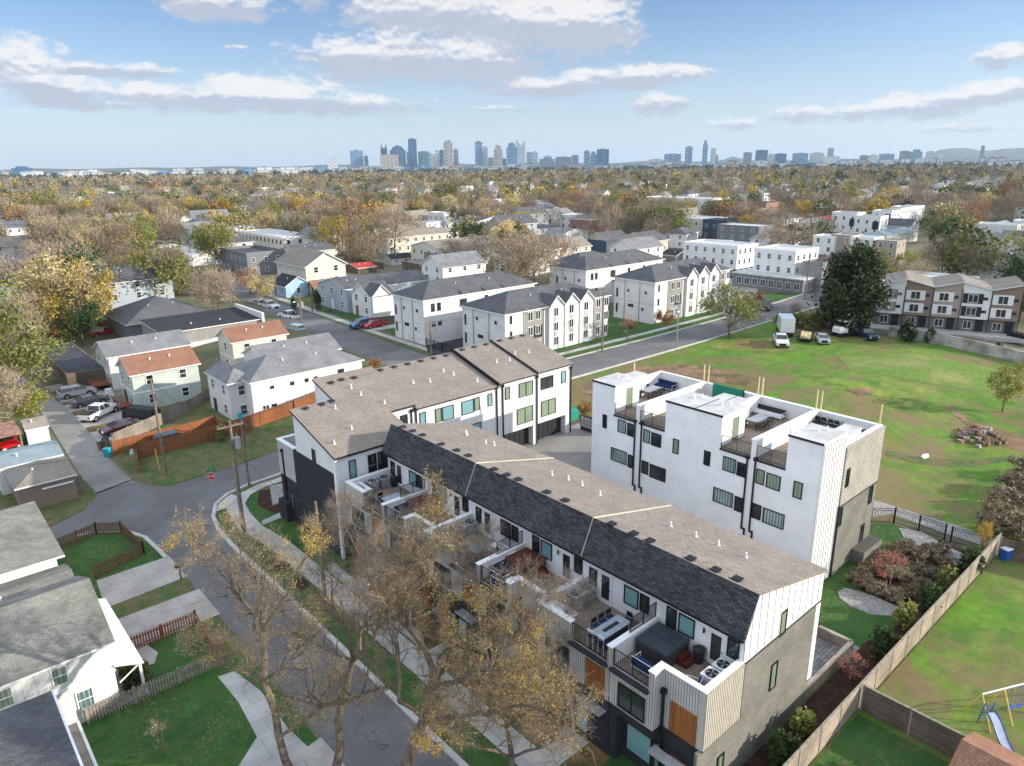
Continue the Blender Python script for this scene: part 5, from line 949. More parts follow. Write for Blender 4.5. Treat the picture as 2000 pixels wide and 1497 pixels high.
for n_, (px, py, yt, w_, k_, lb) in enumerate([(930, 530, 452, 1.3, 'bare', 'spreading bare tree in front of the beige duplex'), (882, 530, 462, .9, 'bare', 'slim bare tree left of the spreading one'), (655, 482, 396, 1.2, 'bare', 'tall bare tree above the long beige house'), (772, 505, 392, 1.1, 'bare', 'tall bare tree whose trunk stands by the white garage'), (725, 505, 410, 1.3, 'mixed', 'olive brown tree left of the long beige house'), (690, 500, 420, 1.0, 'bare', 'bare brown tree behind the wooden fence'),
        (1022, 446, 411, 1.8, 'yellow', 'wide yellow bush like tree behind the white houses'), (868, 420, 350, 1.2, 'olive', 'tall round olive tree on the centre ridge'), (92, 440, 362, 1.1, 'olive', 'dark green tree at the left skyline'), (150, 440, 386, 1.2, 'pale', 'pale green round tree beside the dark green one'), (228, 442, 404, 1.2, 'yellow', 'bright yellow tree before a white house'), (420, 420, 374, 1.1, 'green', 'round dark evergreen in the wood'), (1960, 405, 346, 1.3, 'rust', 'large orange tree at the right edge of the wood'),
        (1772, 527, 487, 1.3, 'lime', 'yellow green tree behind the brown townhouses'), (1838, 526, 500, 1.4, 'lime', 'smaller yellow green tree near the roundel lawn'), (1895, 536, 514, 1.2, 'rust', 'small orange red tree beside the utility poles'), (1545, 500, 420, 1.5, 'bare', 'dark bare tree in front of the stepped townhouses'), (1510, 505, 440, 1.4, 'bare', 'wide bare tree by the grey block'), (1500, 478, 420, 1.2, 'bare', 'bare tree left of the red roofed building'), (700, 470, 385, 1.5, 'rust', 'rusty brown tree on the centre ridge'), (1290, 445, 378, 1.2, 'bare', 'tall bare tree behind the navy house'),
        (1165, 455, 372, 1.1, 'bare', 'tall bare tree behind the white tall house'), (250, 540, 470, 1.1, 'mixed', 'brown leaved tree left of the brown roofed house'), (90, 540, 455, 1.3, 'bare', 'broad bare crown behind the pale maple'), (110, 510, 440, 1.2, 'rust', 'rust brown tree on the slope at the left'), (1550, 630, 585, .7, 'bare', 'narrow bare trunked tree at the kerb left of the evergreen')]): ptree(k_, px, py, yt, lb, w=w_)
ptree('orangebush', 733, 719, 696, 'small round orange tree behind the rear roof ridge', w=1.); ptree('orangebush', 1143, 815, 776, 'red orange shrub by the mailbox cluster', cat='shrub', w=.7); ptree('orangebush', 1298, 634, 602, 'brown leaved bush at the gabled block corner', cat='shrub'); ptree('orangebush', 1470, 600, 563, 'orange bush at the road end', cat='shrub'); ptree('orangebush', 1225, 640, 622, 'reddish hedge bush between the gabled blocks', cat='shrub', w=1.8)
for i, (px, py, yt, lb) in enumerate([(1525, 1494, 1430, 'round evergreen shrub nearest the photo bottom in the mulch bed'), (1567, 1442, 1386, 'round evergreen shrub close to the grey brick wall'), (1723, 1288, 1228, 'evergreen shrub beside the bare sapling and the fence'), (1768, 1228, 1174, 'evergreen shrub at the tip of the gravel crescent'), (1812, 1194, 1140, 'evergreen shrub below the red leaved tree'), (1845, 1152, 1104, 'evergreen shrub left of the tallest fence post'), (1890, 1120, 1068, 'evergreen shrub nearest the iron fence')]): ptree('shrub', px, py, yt, lb, cat='shrub', name='evergreen_shrub', w=1.05, var=i % 2)
ptree('redsap', 1737, 1150, 1076, 'young tree with sparse pink red leaves in the brown planting bed', w=.9); ptree('redsap', 1660, 1328, 1275, 'small leafless pale shrub tree in the mulch bed', w=1.1) ; ptree('yellow', 1915, 1085, 1014, 'thin yellow sapling by the iron fence', w=.45)
for i, (px, py) in enumerate([(1680, 1130), (1700, 1115), (1722, 1098), (1745, 1085), (1770, 1075), (1790, 1092), (1815, 1085), (1840, 1080), (1690, 1150), (1715, 1160), (1745, 1172), (1772, 1165), (1795, 1150), (1820, 1130), (1760, 1130), (1845, 1105), (1730, 1128), (1790, 1120), (1672, 1142), (1752, 1108)]): x, y = G(px, py); tree('lowbrush', x, y, 1.0, 'low brown dormant bush filling the rain garden bed', 'shrub', 'dormant_shrub', 'brown bushes in the rain garden', w=1.3)
for i, (px, py) in enumerate([(1985, 960), (1960, 990), (1990, 1010), (1950, 1020), (1978, 1040), (1995, 930), (1940, 1045), (2005, 1060), (1970, 965), (2015, 985)]): x, y = G(px, py); tree('lowbrush', x, y, 2.2, 'tangled brown thicket at the right edge of the field', 'shrub', 'thicket', 'brown thicket at the field edge', w=1.)
for px, py, h_ in [(1560, 640, 3), (1580, 645, 3.5), (1540, 636, 2.5), (1600, 640, 3), (1525, 632, 2.4)]: x, y = G(px, py); tree('shrub', x, y, h_, 'dark hedge between the road and the big evergreen', 'shrub', 'hedge', 'dark hedge at the road end', w=1.4, var=1)
for px, py, yt, lb in ((1770, 668, 625, 'rust and green bush growing over the left part of the concrete wall'), (1815, 670, 640, 'green bush on the middle of the concrete wall'), (1946, 690, 668, 'small dark bush at the right part of the concrete wall')): ptree('shrub', px, py, yt, lb, cat='shrub')
for px, py, yt, lb in ((497, 1052, 1025, 'bare street sapling nearest the corner'), (540, 1092, 1055, 'bare street sapling beside the walk, second from the corner'), (575, 1140, 1100, 'bare street sapling, third from the corner')): ptree('sapling', px, py, yt, lb, name='street_sapling', w=1.1)
for px, py, lb in ((262, 1352, 'dark green shrub by the white porch'), (245, 1325, 'red green shrub beside the curved path'), (285, 1330, 'dark shrub at the picket fence corner')): x, y = G(px, py); tree('shrub', x, y, 1.5, lb, 'shrub', 'shrub')
ptree('sapling', 318, 1478, 1400, 'thin grey leafless shrub on the near lawn', w=1.)
ptree('rust', 480, 870, 815, 'small brown green tree inside the orange fence corner', zb=0, w=1.); ptree('shrub', 435, 862, 828, 'black covered bush behind the orange fence', zb=0, cat='shrub')
for i, (px, py) in enumerate([(1110, 675), (1075, 668), (1140, 668), (1225, 668), (1165, 645)]): ptree('sapling', px, py, py-60, 'leafless crape tree before the gabled block', name='bare_tree', group='small bare trees along the block front', w=1.1)

# ---- large trees in the foreground, limb by limb
def bigtree(label, limblist, seed, leaf='leaf_foreground', nleaf=5000, depth=4, bark='bark', r0=.3, spread=1., lsz=.05, twm='twig_dark', rs=.72):
    """limblist: chains of (x photo, y photo, height, radius); the twigs grow from them"""
    r = random.Random(seed); mb = MB(); tips = []; base = None
    def grow(p, d, L_, rad, k):
        n = 3; q = p
        for i in range(n):
            d = (d+Vector((r.gauss(0, .22), r.gauss(0, .22), r.gauss(.05, .18)))).normalized(); e = q+d*L_/n; ra, rb = rad*(1-.5*i/n), rad*(1-.5*(i+1)/n)
            mb.tube(q, e, ra, rb, 5 if rad > .05 else 3, cap=False); q = e
            if k > 0 and i > 0 or k >= 2:
                for j in range(1 if i < 2 else 2):
                    nd = (d+Vector((r.gauss(0, .75), r.gauss(0, .75), r.gauss(.15, .5)))).normalized(); grow(q, nd, L_*r.uniform(.55, .8), max(rb*.62, .007), k-1)
            if k <= 1: tips.append((q, d))
    for ch in limblist:
        P = [Vector((*U(a, b, z), z)) for a, b, z, _ in ch]
        if base is None: base = Vector((P[0].x, P[0].y, 0))
        Q = []
        for i in range(len(P)-1):
            m = (P[i]+P[i+1])/2+Vector((r.gauss(0, .12), r.gauss(0, .12), 0)); Q += [P[i], m]
        Q.append(P[-1]); rr = [ch[min(i//2, len(ch)-1)][3] if i % 2 == 0 else (ch[i//2][3]+ch[i//2+1][3])/2 for i in range(len(Q))]
        for i in range(len(Q)-1):
            mb.tube(Q[i], Q[i+1], rr[i]*rs, rr[i+1]*rs, 8)
            if rr[i] < .16 and i > 0:
                for j in range(2):
                    d = (Q[i+1]-Q[i]).normalized(); nd = (d+Vector((r.gauss(0, .8), r.gauss(0, .8), r.gauss(.2, .4)))).normalized(); grow(Q[i].lerp(Q[i+1], r.random()), nd, r.uniform(1.1, 1.9)*spread, rr[i]*.45, depth-2)
        d = (Q[-1]-Q[-2]).normalized(); grow(Q[-1], d, 1.6*spread, rr[-1], depth-1)
    T = thing('bare_tree', label, 'tree', base); mb.build('trunk', bark, T, True)
    P = np.array([tuple(t[0]) for t in tips]); D = np.array([tuple(t[1]) for t in tips]); g2 = np.random.default_rng(seed)
    clump = (np.sin(P[:, 0]*1.1+seed)+np.sin(P[:, 1]*1.3+seed*2)+np.sin(P[:, 2]*1.2))  # leaves stay on some boughs only
    pw = np.exp(clump*1.0); pw /= pw.sum(); I = g2.choice(len(P), nleaf, p=pw); V, F = quads(P[I]+g2.normal(size=(nleaf, 3))*.13, lsz, .62, 0, g2)
    n2 = len(P)*5; I2 = g2.integers(0, len(P), n2); D2 = D[I2]+g2.normal(size=(n2, 3))*.7; D2 /= np.linalg.norm(D2, axis=1)[:, None]; V2, F2 = sliver(P[I2], D2, g2.uniform(.2, .6, n2), .0045)
    me = npmesh('crown', np.vstack([V, V2])-np.array(base), np.vstack([F, F2+len(V)]), [leaf, twm], [0]*len(F)+[1]*len(F2)); o = bpy.data.objects.new('crown', me); COL.objects.link(o); o.parent = T
    return T
bigtree('nearest bare tree with sparse yellow leaves, standing at the path left of the street', [[(575, 1520, 0, .32), (545, 1440, 1.8, .3), (515, 1330, 4.5, .27), (512, 1240, 6.5, .24)], [(512, 1240, 6.5, .2), (500, 1200, 8, .15), (455, 1150, 9.5, .09), (430, 1090, 11, .05)], [(512, 1240, 6.5, .17), (540, 1190, 8, .11), (575, 1130, 10, .05)], [(515, 1330, 4.5, .15), (560, 1300, 6, .1), (600, 1250, 7.5, .05)], [(515, 1330, 4.5, .14), (470, 1310, 6, .09), (440, 1290, 7, .05)], [(545, 1440, 1.8, .14), (600, 1400, 4, .1), (650, 1370, 6, .05)], [(500, 1200, 8, .1), (510, 1150, 9.5, .07), (480, 1110, 10.5, .04)]], 5, nleaf=5000, depth=4)
bigtree('broad bare tree with several leaning trunks in the centre foreground', [[(770, 1620, 0, .4), (790, 1500, 3, .36), (830, 1400, 6, .33), (845, 1340, 7.5, .3)], [(845, 1340, 7.5, .26), (835, 1280, 9, .2), (800, 1230, 10, .16), (780, 1170, 11.5, .1), (790, 1120, 13, .06)], [(845, 1340, 7.5, .22), (860, 1280, 9, .15), (900, 1260, 10, .1), (960, 1230, 11, .06)], [(830, 1400, 6, .2), (780, 1370, 8, .15), (775, 1260, 10, .1), (755, 1190, 12, .06)], [(800, 1230, 10, .14), (760, 1200, 11.5, .1), (720, 1130, 13, .06), (690, 1060, 14, .04)], [(845, 1340, 7.5, .2), (900, 1330, 9, .14), (960, 1300, 10, .09), (1010, 1240, 11, .05)], [(830, 1400, 6, .2), (880, 1400, 8, .14), (960, 1395, 9, .09), (1040, 1380, 10, .05)], [(780, 1170, 11.5, .1), (830, 1120, 13, .06), (850, 1070, 14, .04)]], 8, nleaf=7000, depth=4)
bigtree('bare tree with mossy trunk rising from the bottom edge, left of the broad tree', [[(650, 1560, 0, .36), (665, 1460, 3, .3), (668, 1370, 5.5, .26), (690, 1290, 7.5, .2)], [(690, 1290, 7.5, .17), (730, 1250, 9, .13), (760, 1210, 10, .08), (800, 1180, 11, .05)], [(690, 1290, 7.5, .15), (680, 1230, 9.5, .1), (650, 1180, 11, .05)], [(668, 1370, 5.5, .16), (620, 1380, 7, .11), (560, 1360, 8, .06)], [(668, 1370, 5.5, .15), (720, 1350, 7, .1), (770, 1340, 8, .05)], [(690, 1290, 7.5, .12), (640, 1270, 8.5, .08), (590, 1240, 9.5, .05)]], 3, nleaf=2600, depth=4)
bigtree('yellow leaved tree low in front of the nearest townhouse entrance', [[(1010, 1560, 0, .26), (1000, 1480, 2.5, .2), (990, 1420, 4.5, .15)], [(990, 1420, 4.5, .12), (940, 1390, 6, .08), (900, 1370, 7, .05)], [(990, 1420, 4.5, .12), (1030, 1390, 6, .08), (1060, 1370, 7, .05)], [(1000, 1480, 2.5, .12), (1060, 1460, 4.5, .08), (1080, 1440, 5.5, .05)], [(1000, 1480, 2.5, .12), (930, 1460, 4.5, .08), (890, 1450, 5.5, .05)], [(990, 1420, 4.5, .1), (990, 1360, 6.5, .07), (1000, 1330, 7.5, .04)]], 12, 'leaf_foreground', 5200, 4)
for lb, ch, sd_, nl in (('pale bare tree in front of the farthest roof terrace', [[(735, 1200, 0, .13), (728, 1130, 2.5, .1), (720, 1090, 4, .08)], [(720, 1090, 4, .07), (700, 1050, 5.5, .05), (680, 1010, 6.5, .03)], [(720, 1090, 4, .07), (745, 1050, 5.5, .05), (770, 1020, 6.5, .03)], [(728, 1130, 2.5, .06), (780, 1110, 4.5, .04), (800, 1080, 5.5, .03)]], 21, 300),
                        ('pale bare tree with a yellow base before the third terrace from the rear', [[(820, 1290, 0, .13), (800, 1210, 2.5, .1), (790, 1160, 4, .08)], [(790, 1160, 4, .07), (770, 1110, 5.5, .05), (755, 1080, 6.5, .03)], [(790, 1160, 4, .07), (830, 1120, 5.5, .05), (850, 1090, 6.5, .03)], [(800, 1210, 2.5, .06), (850, 1190, 4.5, .04), (880, 1160, 5.5, .03)]], 22, 950),
                        ('pale bare tree in front of the dividing wall of the middle terraces', [[(950, 1330, 0, .13), (940, 1240, 2.5, .1), (930, 1170, 4.5, .08)], [(930, 1170, 4.5, .07), (915, 1120, 5.5, .05), (905, 1080, 6.5, .03)], [(930, 1170, 4.5, .07), (950, 1120, 5.5, .05), (955, 1080, 6.5, .03)]], 23, 300),
                        ('pale bare tree reaching over the second nearest terrace', [[(1120, 1440, 0, .13), (1110, 1350, 2.5, .1), (1095, 1280, 4.5, .08)], [(1095, 1280, 4.5, .07), (1070, 1230, 5.5, .05), (1060, 1200, 6.2, .03)], [(1095, 1280, 4.5, .07), (1120, 1220, 6, .05), (1130, 1180, 7, .03)], [(1110, 1350, 2.5, .06), (1050, 1310, 4.5, .04), (1030, 1290, 5.5, .03)]], 24, 900)):
    bigtree(lb, ch, sd_, 'leaf_pale' if nl < 1000 else 'leaf_yellow', nl//2, 4, 'bark_pale', spread=.62, twm='twig')

# ---- the wooded town behind: 285 trees of their own, the rest one mass
BX = []
for o in COL.objects:
    if o.parent is None and o.type == 'EMPTY' and o.get('category') in ('house', 'townhouses', 'townhouse', 'building', 'garage', 'warehouse', 'carport', 'shed', 'outbuilding'):
        w_ = [c for c in o.children if c.type == 'MESH']
        if w_:
            xs = [v.co.x for c in w_ for v in c.data.vertices]; ys = [v.co.y for c in w_ for v in c.data.vertices]
            BX.append((o.location.x+min(xs)-2.5, o.location.y+min(ys)-2.5, o.location.x+max(xs)+2.5, o.location.y+max(ys)+2.5))
NB = len(BX)
BX += [(52, 66, 75, 225), (-40, 64, 200, 82), (8, 70, 22, 165), (60, 0, 136, 80), (130, 60, 270, 110), (24, 75, 66, 140), (100, 78, 170, 100)]
# keep a line of sight free to the houses: no tree right in front of them
def free(x, y, front=9.):
    d = math.hypot(x, y); ux, uy = x/d, y/d
    if any(b[0] < x < b[2] and b[1] < y < b[3] for b in BX): return False
    for t in (6, 13, 22, 32, 44, 58):
        for b in BX[:NB]:
            if b[0] < x+ux*t < b[2] and b[1] < y+uy*t < b[3]: return False
    return True
KZ = [('bare', 'leafless grey brown tree in the wood'), ('mixed', 'tree with brown and gold leaves in the wood'), ('rust', 'rust orange tree in the wood'), ('yellow', 'yellow tree in the wood'), ('lime', 'yellow green tree in the wood'), ('olive', 'olive green tree in the wood'), ('green', 'dark green tree in the wood'), ('pale', 'pale straw coloured tree in the wood')]
ZN = ['left of the skyline', 'below the towers', 'right of the towers', 'before the distant hills']
HX = []; tries = 0
while len(HX) < 270 and tries < 20000:
    tries += 1; a = R(rnd.uniform(2, 81)); d = 165*math.exp(rnd.random()**1.1*1.95); x, y = math.sin(a)*d, math.cos(a)*d
    if any(b[0]-5 < x < b[2]+5 and b[1]-5 < y < b[3]+5 for b in BX) or any(abs(x-q_[0]) < 19 and abs(y-q_[1]) < 16 for q_ in HX): continue
    ux, uy = x/d, y/d
    if any(b[0] < x+ux*t < b[2] and b[1] < y+uy*t < b[3] for b in BX[:NB] for t in (10, 18)): continue
    HX.append((x, y, a, d))
HA = np.array(HX)
def clear(x, y, reach=30.):                     # keeps the view of the houses partly open
    d = math.hypot(x, y); ux, uy = x/d, y/d; rx_, ry_ = HA[:, 0]+4-x, HA[:, 1]+4-y; al = rx_*ux+ry_*uy; ac_ = np.abs(rx_*uy-ry_*ux)
    return not bool(((al > -9) & (al < reach) & (ac_ < 8.5)).any())
cnt = 0; tries = 0
while cnt < 285 and tries < 20000:
    tries += 1; a = R(rnd.uniform(3, 80.5)); d = 150*math.exp(rnd.random()**1.15*1.15)
    x, y = math.sin(a)*d, math.cos(a)*d
    if not free(x, y) or not clear(x, y): continue
    k = rnd.choices(range(8), [34, 15, 3, 4, 7, 9, 5, 9])[0]; zi = 0 if a < R(25) else (1 if a < R(42) else (2 if a < R(66) else 3))
    tree(KZ[k][0], x, y, rnd.uniform(9, 16.5), KZ[k][1]+' '+ZN[zi], group=KZ[k][0]+' trees '+ZN[zi], w=rnd.uniform(.85, 1.25), z=gh(x, y)-.3); cnt += 1
def mass():
    m, g, b = newmat('wood_mass', .95, .1); at = g.node('ShaderNodeAttribute', attribute_name='tint'); f = g.noise(pos(g), .5, 2, .5); g.put(b.inputs['Base Color'], g.mix(1., at.outputs['Color'], g.mix(f, (.8,)*3, (1.2,)*3), 'MULTIPLY'))
    r = np.random.default_rng(4)
    PAL = [((.30, .24, .18), 30, 1), ((.21, .17, .135), 24, 1), ((.37, .295, .205), 13, 1), ((.12, .135, .045), 10, 0), ((.24, .215, .07), 8, 0), ((.36, .20, .08), 3, 0), ((.46, .33, .07), 5, 0), ((.055, .085, .03), 8, 0), ((.31, .28, .12), 9, 0)]
    W = np.array([p[1] for p in PAL], float); W /= W.sum()
    def build(name, label, sets):
        VV, FF, CC, o_ = [], [], [], 0
        for n, d0, d1, h0, h1, q, sz, near in sets:
            k = 0
            while k < n:
                a = R(r.uniform(1, 83)); d = d0*(d1/d0)**r.random(); x, y = math.sin(a)*d, math.cos(a)*d
                if near and (not free(x, y, 16) or (not clear(x, y, near) and r.random() < .93)): k += .05; continue
                k += 1; h = r.uniform(h0, h1); c, _, bare = PAL[r.choice(len(PAL), p=W)]; c = np.array(c)*r.uniform(.8, 1.2); P = r.normal(size=(q, 3)); P /= np.linalg.norm(P, axis=1)[:, None]; P *= r.uniform(.35, 1., q)[:, None]**.6
                P[:, :2] *= 1-.15*np.sin(np.arctan2(P[:, 1], P[:, 0])*3+k)[:, None]; w = h*r.uniform(.36, .5); P = P*np.array([w, w, h*.40])+np.array([x, y, 2+h*.57])
                if bare:
                    D = P-np.array([x, y, 2+h*.1]); D += r.normal(size=D.shape)*h*.12; D /= np.linalg.norm(D, axis=1)[:, None]; V, F = sliver(P-D*h*.06, D, r.uniform(.07, .17, q)*h*(1.9 if q < 60 else 1.3 if q < 200 else 1), h*(.0065 if q > 200 else .012 if q > 120 else .02 if q > 60 else .045))
                else: V, F = quads(P, h*sz, .7, .2, r)
                VV.append(V); FF.append(F+o_); CC.append(np.repeat(c[None], len(V), 0)); o_ += len(V)
        me = npmesh(name, np.vstack(VV), np.vstack(FF), ['wood_mass']); C = np.ones((o_, 4), 'f'); C[:, :3] = np.vstack(CC); at_ = me.color_attributes.new('tint', 'FLOAT_COLOR', 'POINT'); at_.data.foreach_set('color', C.ravel())
        o = bpy.data.objects.new(name, me); COL.objects.link(o); tag(o, label, 'wood', kind='stuff')
    build('distant_trees', 'brown autumn wood filling the distance up to the skyline', [(640, 190, 560, 9, 15, 480, .04, 34), (1500, 470, 1150, 9, 14, 150, .065, 45), (2400, 1100, 2700, 11, 17, 45, .14, False)])
    for i in range(len(PAL)): PAL[i] = (((.05, .07, .055), (.08, .085, .06), (.10, .095, .07))[i % 3], 1, 0)
    build('far_wood', 'dark blue green belt of trees between the wood and the towers', [(2600, 2500, 7500, 10, 18, 22, .3, False)])
mass()
for L_ in PROTO.values():
    for k, (root, tr, c) in enumerate(L_):
        if root.location.length < .01:
            for o in (tr, c, root): bpy.data.objects.remove(o)
# ---- small far houses among the trees
k_ = 0; tries = 0; HP = []
for v, (wl, rf, rt) in enumerate([('white_wall', 'shingle_grey', 'gable'), ('white_wall', 'shingle_charcoal', 'hip'), ('cream_siding', 'shingle_tan', 'gable'), ('greyblue_siding', 'shingle_charcoal', 'gable'), ('white_wall', 'flat_roof', 'flat'), ('red_brick', 'shingle_tan', 'hip')]):
    T, r_ = house('house', 'x', 'house', 0, 0, 13, 8.5, -500, 4.4, rt, 'x', 2.4 if rt == 'gable' else 1.9, wl, rf, .4, True, flo=2 if v < 5 else 1, winstep=4); HP.append(T)
CLR = ['white house with a grey gable roof', 'white house with a charcoal hip roof', 'cream house with a tan roof', 'blue grey house with a dark roof', 'flat roofed white house', 'red brick house with a tan roof']
for x, y, a, d in HX:
    v = rnd.choices(range(6), [6, 4, 3, 2, 3, 1])[0]; T = copy_tree(HP[v]); T.name = 'house'; T.location = (x, y, 2); T.rotation_euler = (0, 0, rnd.choice([0, math.pi/2, 0, .3])); s = rnd.uniform(.95, 1.35); T.scale = (s, s, s)
    zi = 0 if a < R(25) else (1 if a < R(42) else (2 if a < R(66) else 3)); T['label'] = CLR[v]+' half hidden by the wood '+ZN[zi]; T['group'] = CLR[v]+' '+ZN[zi]; k_ += 1
for T in HP:
    for o in [c2 for c in T.children for c2 in c.children]+list(T.children)+[T]: bpy.data.objects.remove(o)
# ------------------------------------------------------------------ fences
def fence(label, pts, h, mat, kind='board', post='picket_grey', step=2.4, cat='fence', name='fence', cap=False, zb=None):
    T = thing(name, label, cat, (*pts[0], gh(*pts[0]) if zb is None else zb))
    for (ax, ay), (bx, by) in zip(pts, pts[1:]):
        L_ = math.hypot(bx-ax, by-ay); n = max(1, round(L_/step)); ux, uy = (bx-ax)/L_, (by-ay)/L_
        for i in range(n+1):
            x, y = ax+(bx-ax)*i/n, ay+(by-ay)*i/n; z = gh(x, y) if zb is None else zb
            m = MB(); m.box(x-.055, y-.055, z-.2, x+.055, y+.055, z+h+.08); m.build('post', post, T, True)
        for i in range(n):
            p = [(ax+(bx-ax)*k/n, ay+(by-ay)*k/n) for k in (i, i+1)]; z = [(gh(*q) if zb is None else zb) for q in p]; m = MB(); nx, ny = -uy*.025, ux*.025
            def seg(t0, t1, b, t, w=1.):
                q = [(p[0][0]+(p[1][0]-p[0][0])*t, p[0][1]+(p[1][1]-p[0][1])*t, z[0]+(z[1]-z[0])*t) for t in (t0, t1)]
                vs = [(x+s*nx*w, y+s*ny*w, zz+k) for k in (b, t) for s in (-1, 1) for x, y, zz in q]; m.idx(vs, [(0, 1, 3, 2), (4, 6, 7, 5), (0, 4, 5, 1), (2, 3, 7, 6), (0, 2, 6, 4), (1, 5, 7, 3)])
            l = L_/n
            if kind == 'board': seg(0, 1, .05, h); 
            elif kind == 'picket':
                for zz in (.3, h-.25): seg(0, 1, zz, zz+.08, .6)
                c = max(2, int(l/.17))
                for k in range(c): seg((k+.2)/c, (k+.75)/c, .05, h, 1.)
            elif kind == 'iron':
                for zz in (.15, h-.25, h-.05): seg(0, 1, zz, zz+.035, .5)
                c = max(2, int(l/.13))
                for k in range(c): seg((k+.4)/c, (k+.55)/c, .05, h, .4)
            m.build('fence_panel', mat, T, True)
            if cap: m = MB(); seg(0, 1, h, h+.05, 2.6); m.build('cap_rail', post, T, True)
    return T
fence('long weathered board fence with square posts between the mulch bed and the sunny yard', [(26, 12.6), (63.9, 12.6)], 1.85, 'wood_fence', post='picket_grey', step=2.35, cap=True)
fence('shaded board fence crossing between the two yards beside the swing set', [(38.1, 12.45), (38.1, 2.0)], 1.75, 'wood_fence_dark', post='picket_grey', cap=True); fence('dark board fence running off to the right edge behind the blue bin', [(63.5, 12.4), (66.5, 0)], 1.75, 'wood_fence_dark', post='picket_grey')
fence('brown picket fence round the small corner lawn', [(6.7, 66.2), (9.9, 67.2), (11.6, 65.8), (12.0, 60.6), (8.0, 59.2)], 1.15, 'picket_brown', 'picket', 'picket_brown', 2.2)
fence('reddish picket fence beside the lower driveway', [(7.3, 47.5), (11.9, 47.6), (11.6, 42.4)], 1.15, 'picket_red', 'picket', 'picket_red', 2.2)
fence('grey weathered picket fence between the two near lawns', [(3.9, 42.15), (11.6, 42.1)], 1.1, 'picket_grey', 'picket', 'picket_grey', 2.3)
fence('orange stained board fence along the grass verge of the cross street', [(16.6, 78.9), (17.6, 83.1), (27.5, 83.1), (36, 82.6), (46, 83)], 1.75, 'wood_orange_v', post='picket_red'); fence('inner orange stained board fence enclosing the black parked car', [(15.9, 86.2), (27.5, 86.6), (27.5, 83.3)], 1.75, 'wood_orange_v', post='picket_red')
fence('grey weathered board fence along the green house yard', [(15.9, 86.4), (16.7, 89.4), (22.5, 92.8), (31, 98.2)], 1.6, 'wood_grey_v', post='picket_grey'); fence('stained plank fence beside the grey garage', [(6.2, 78.4), (11.2, 78.4)], 1.5, 'wood_grey_v', post='picket_grey')
fence('black iron fence at the end of the rain garden', [(58.8, 24.6), (63.2, 20.4), (63.2, 16.3)], 1.5, 'black_metal', 'iron', 'black_metal', 2.2); fence('black iron gate section next to the white post', [(63.1, 15.8), (63.9, 12.7)], 1.5, 'black_metal', 'iron', 'black_metal', 2.2, 'gate', 'gate')
fence('wooden fence along the rear of the long beige house', [U(672, 508, 2), U(714, 520, 2), U(750, 527, 2)], 1.9, 'wood_fence_dark', post='picket_grey', zb=2); fence('bright new lumber fence behind the charcoal roofed low house', [U(1027, 541, 2), U(1040, 535, 2), U(1066, 520, 2)], 2.2, 'lumber', post='lumber', zb=2)
fence('brown board fence beside the white gabled house', [U(725, 640, 2), U(772, 634, 2)], 1.8, 'wood_fence_dark', post='picket_grey', zb=2); fence('black iron fence round the parking court', [(66.2, 80.2), (66.2, 92), (66.2, 96.5)], 1.5, 'black_metal', 'iron', 'black_metal', 2.4)
fence('orange tinted fence behind the autumn maples', [U(60, 664, 0), U(150, 655, 0), U(230, 640, 0)], 1.9, 'wood_orange_v', post='picket_red', zb=0)
def wall(name, label, pts, h, w, mat):
    T = thing(name, label, 'wall', (*pts[0], gh(*pts[0])))
    for a, b in zip(pts, pts[1:]):
        d = Vector((b[0]-a[0], b[1]-a[1])).normalized()*w/2; n = Vector((-d.y, d.x)); m = MB()
        vs = [(p[0]+s*n.x, p[1]+s*n.y, gh(*p)+k) for k in (-.6, h) for s in (-1, 1) for p in (a, b)]; m.idx(vs, [(0, 1, 3, 2), (4, 6, 7, 5), (0, 4, 5, 1), (2, 3, 7, 6), (0, 2, 6, 4), (1, 5, 7, 3)]); m.build('wall_section', mat, T, True)
wall('retaining_wall', 'low concrete wall edging the paved terrace and the mulch bed', [(36.3, 15.15), (42.9, 15.2), (42.9, 17.4)], .85, .3, 'wood_fence')
wall('retaining_wall', 'long stained concrete wall in front of the brown townhouses', [G(1735, 657), G(1800, 668), G(1880, 684), G(1960, 702), G(2040, 722)], 1.9, .35, 'cmu_stain')
wall('garden_wall', 'dry stone wall in the dark planting strip by the near townhouses', [(22.4, 35), (22.4, 47.5)], .7, .5, 'stone')

# ------------------------------------------------------------------ poles, wires, signs
def pole(label, px, py, ytop, r=.15, mat='pole_wood', arms=1, tr=False, lamp=False, zb=None, name='utility_pole'):
    x, y = G(px, py) if zb is None else U(px, py, zb); z = gh(x, y) if zb is None else zb; h = hgt(px, py, ytop, z); T = thing(name, label, 'utility pole' if name == 'utility_pole' else 'street lamp', (x, y, z))
    m = MB(); m.tube((0, 0, -.3), (0, 0, h), r, r*.65, 10); m.build('pole', mat, T)
    for i in range(arms):
        m = MB(); m.box(-1.1, -.06, h-.55-i*.9, 1.1, .06, h-.43-i*.9)
        for s in (-1, -.45, .45, 1): m.tube((s, 0, h-.43-i*.9), (s, 0, h-.2-i*.9), .05, .03, 6)
        m.build('crossarm', 'pole_wood' if mat == 'pole_wood' else 'steel', T)
    if tr: m = MB(); m.tube((.42, 0, h-2.6), (.42, 0, h-1.6), .25, .25, 12); m.tube((.42, 0, h-1.6), (.42, 0, h-1.3), .06, .04, 6); m.build('transformer', 'galv', T)
    if lamp: m = MB(); m.path([(0, 0, h-1.6), (-.7, -.5, h-1.2), (-1.5, -1.0, h-1.15)], .05, 6); m.build('lamp_arm', 'steel', T); m = MB(); m.frus((-1.9, -1.25, -1.4, -.95, h-1.25), (-1.8, -1.2, -1.5, -1., h-1.1)); m.build('lamp_head', 'white_plastic', T)
    return Vector((x, y, z+h))
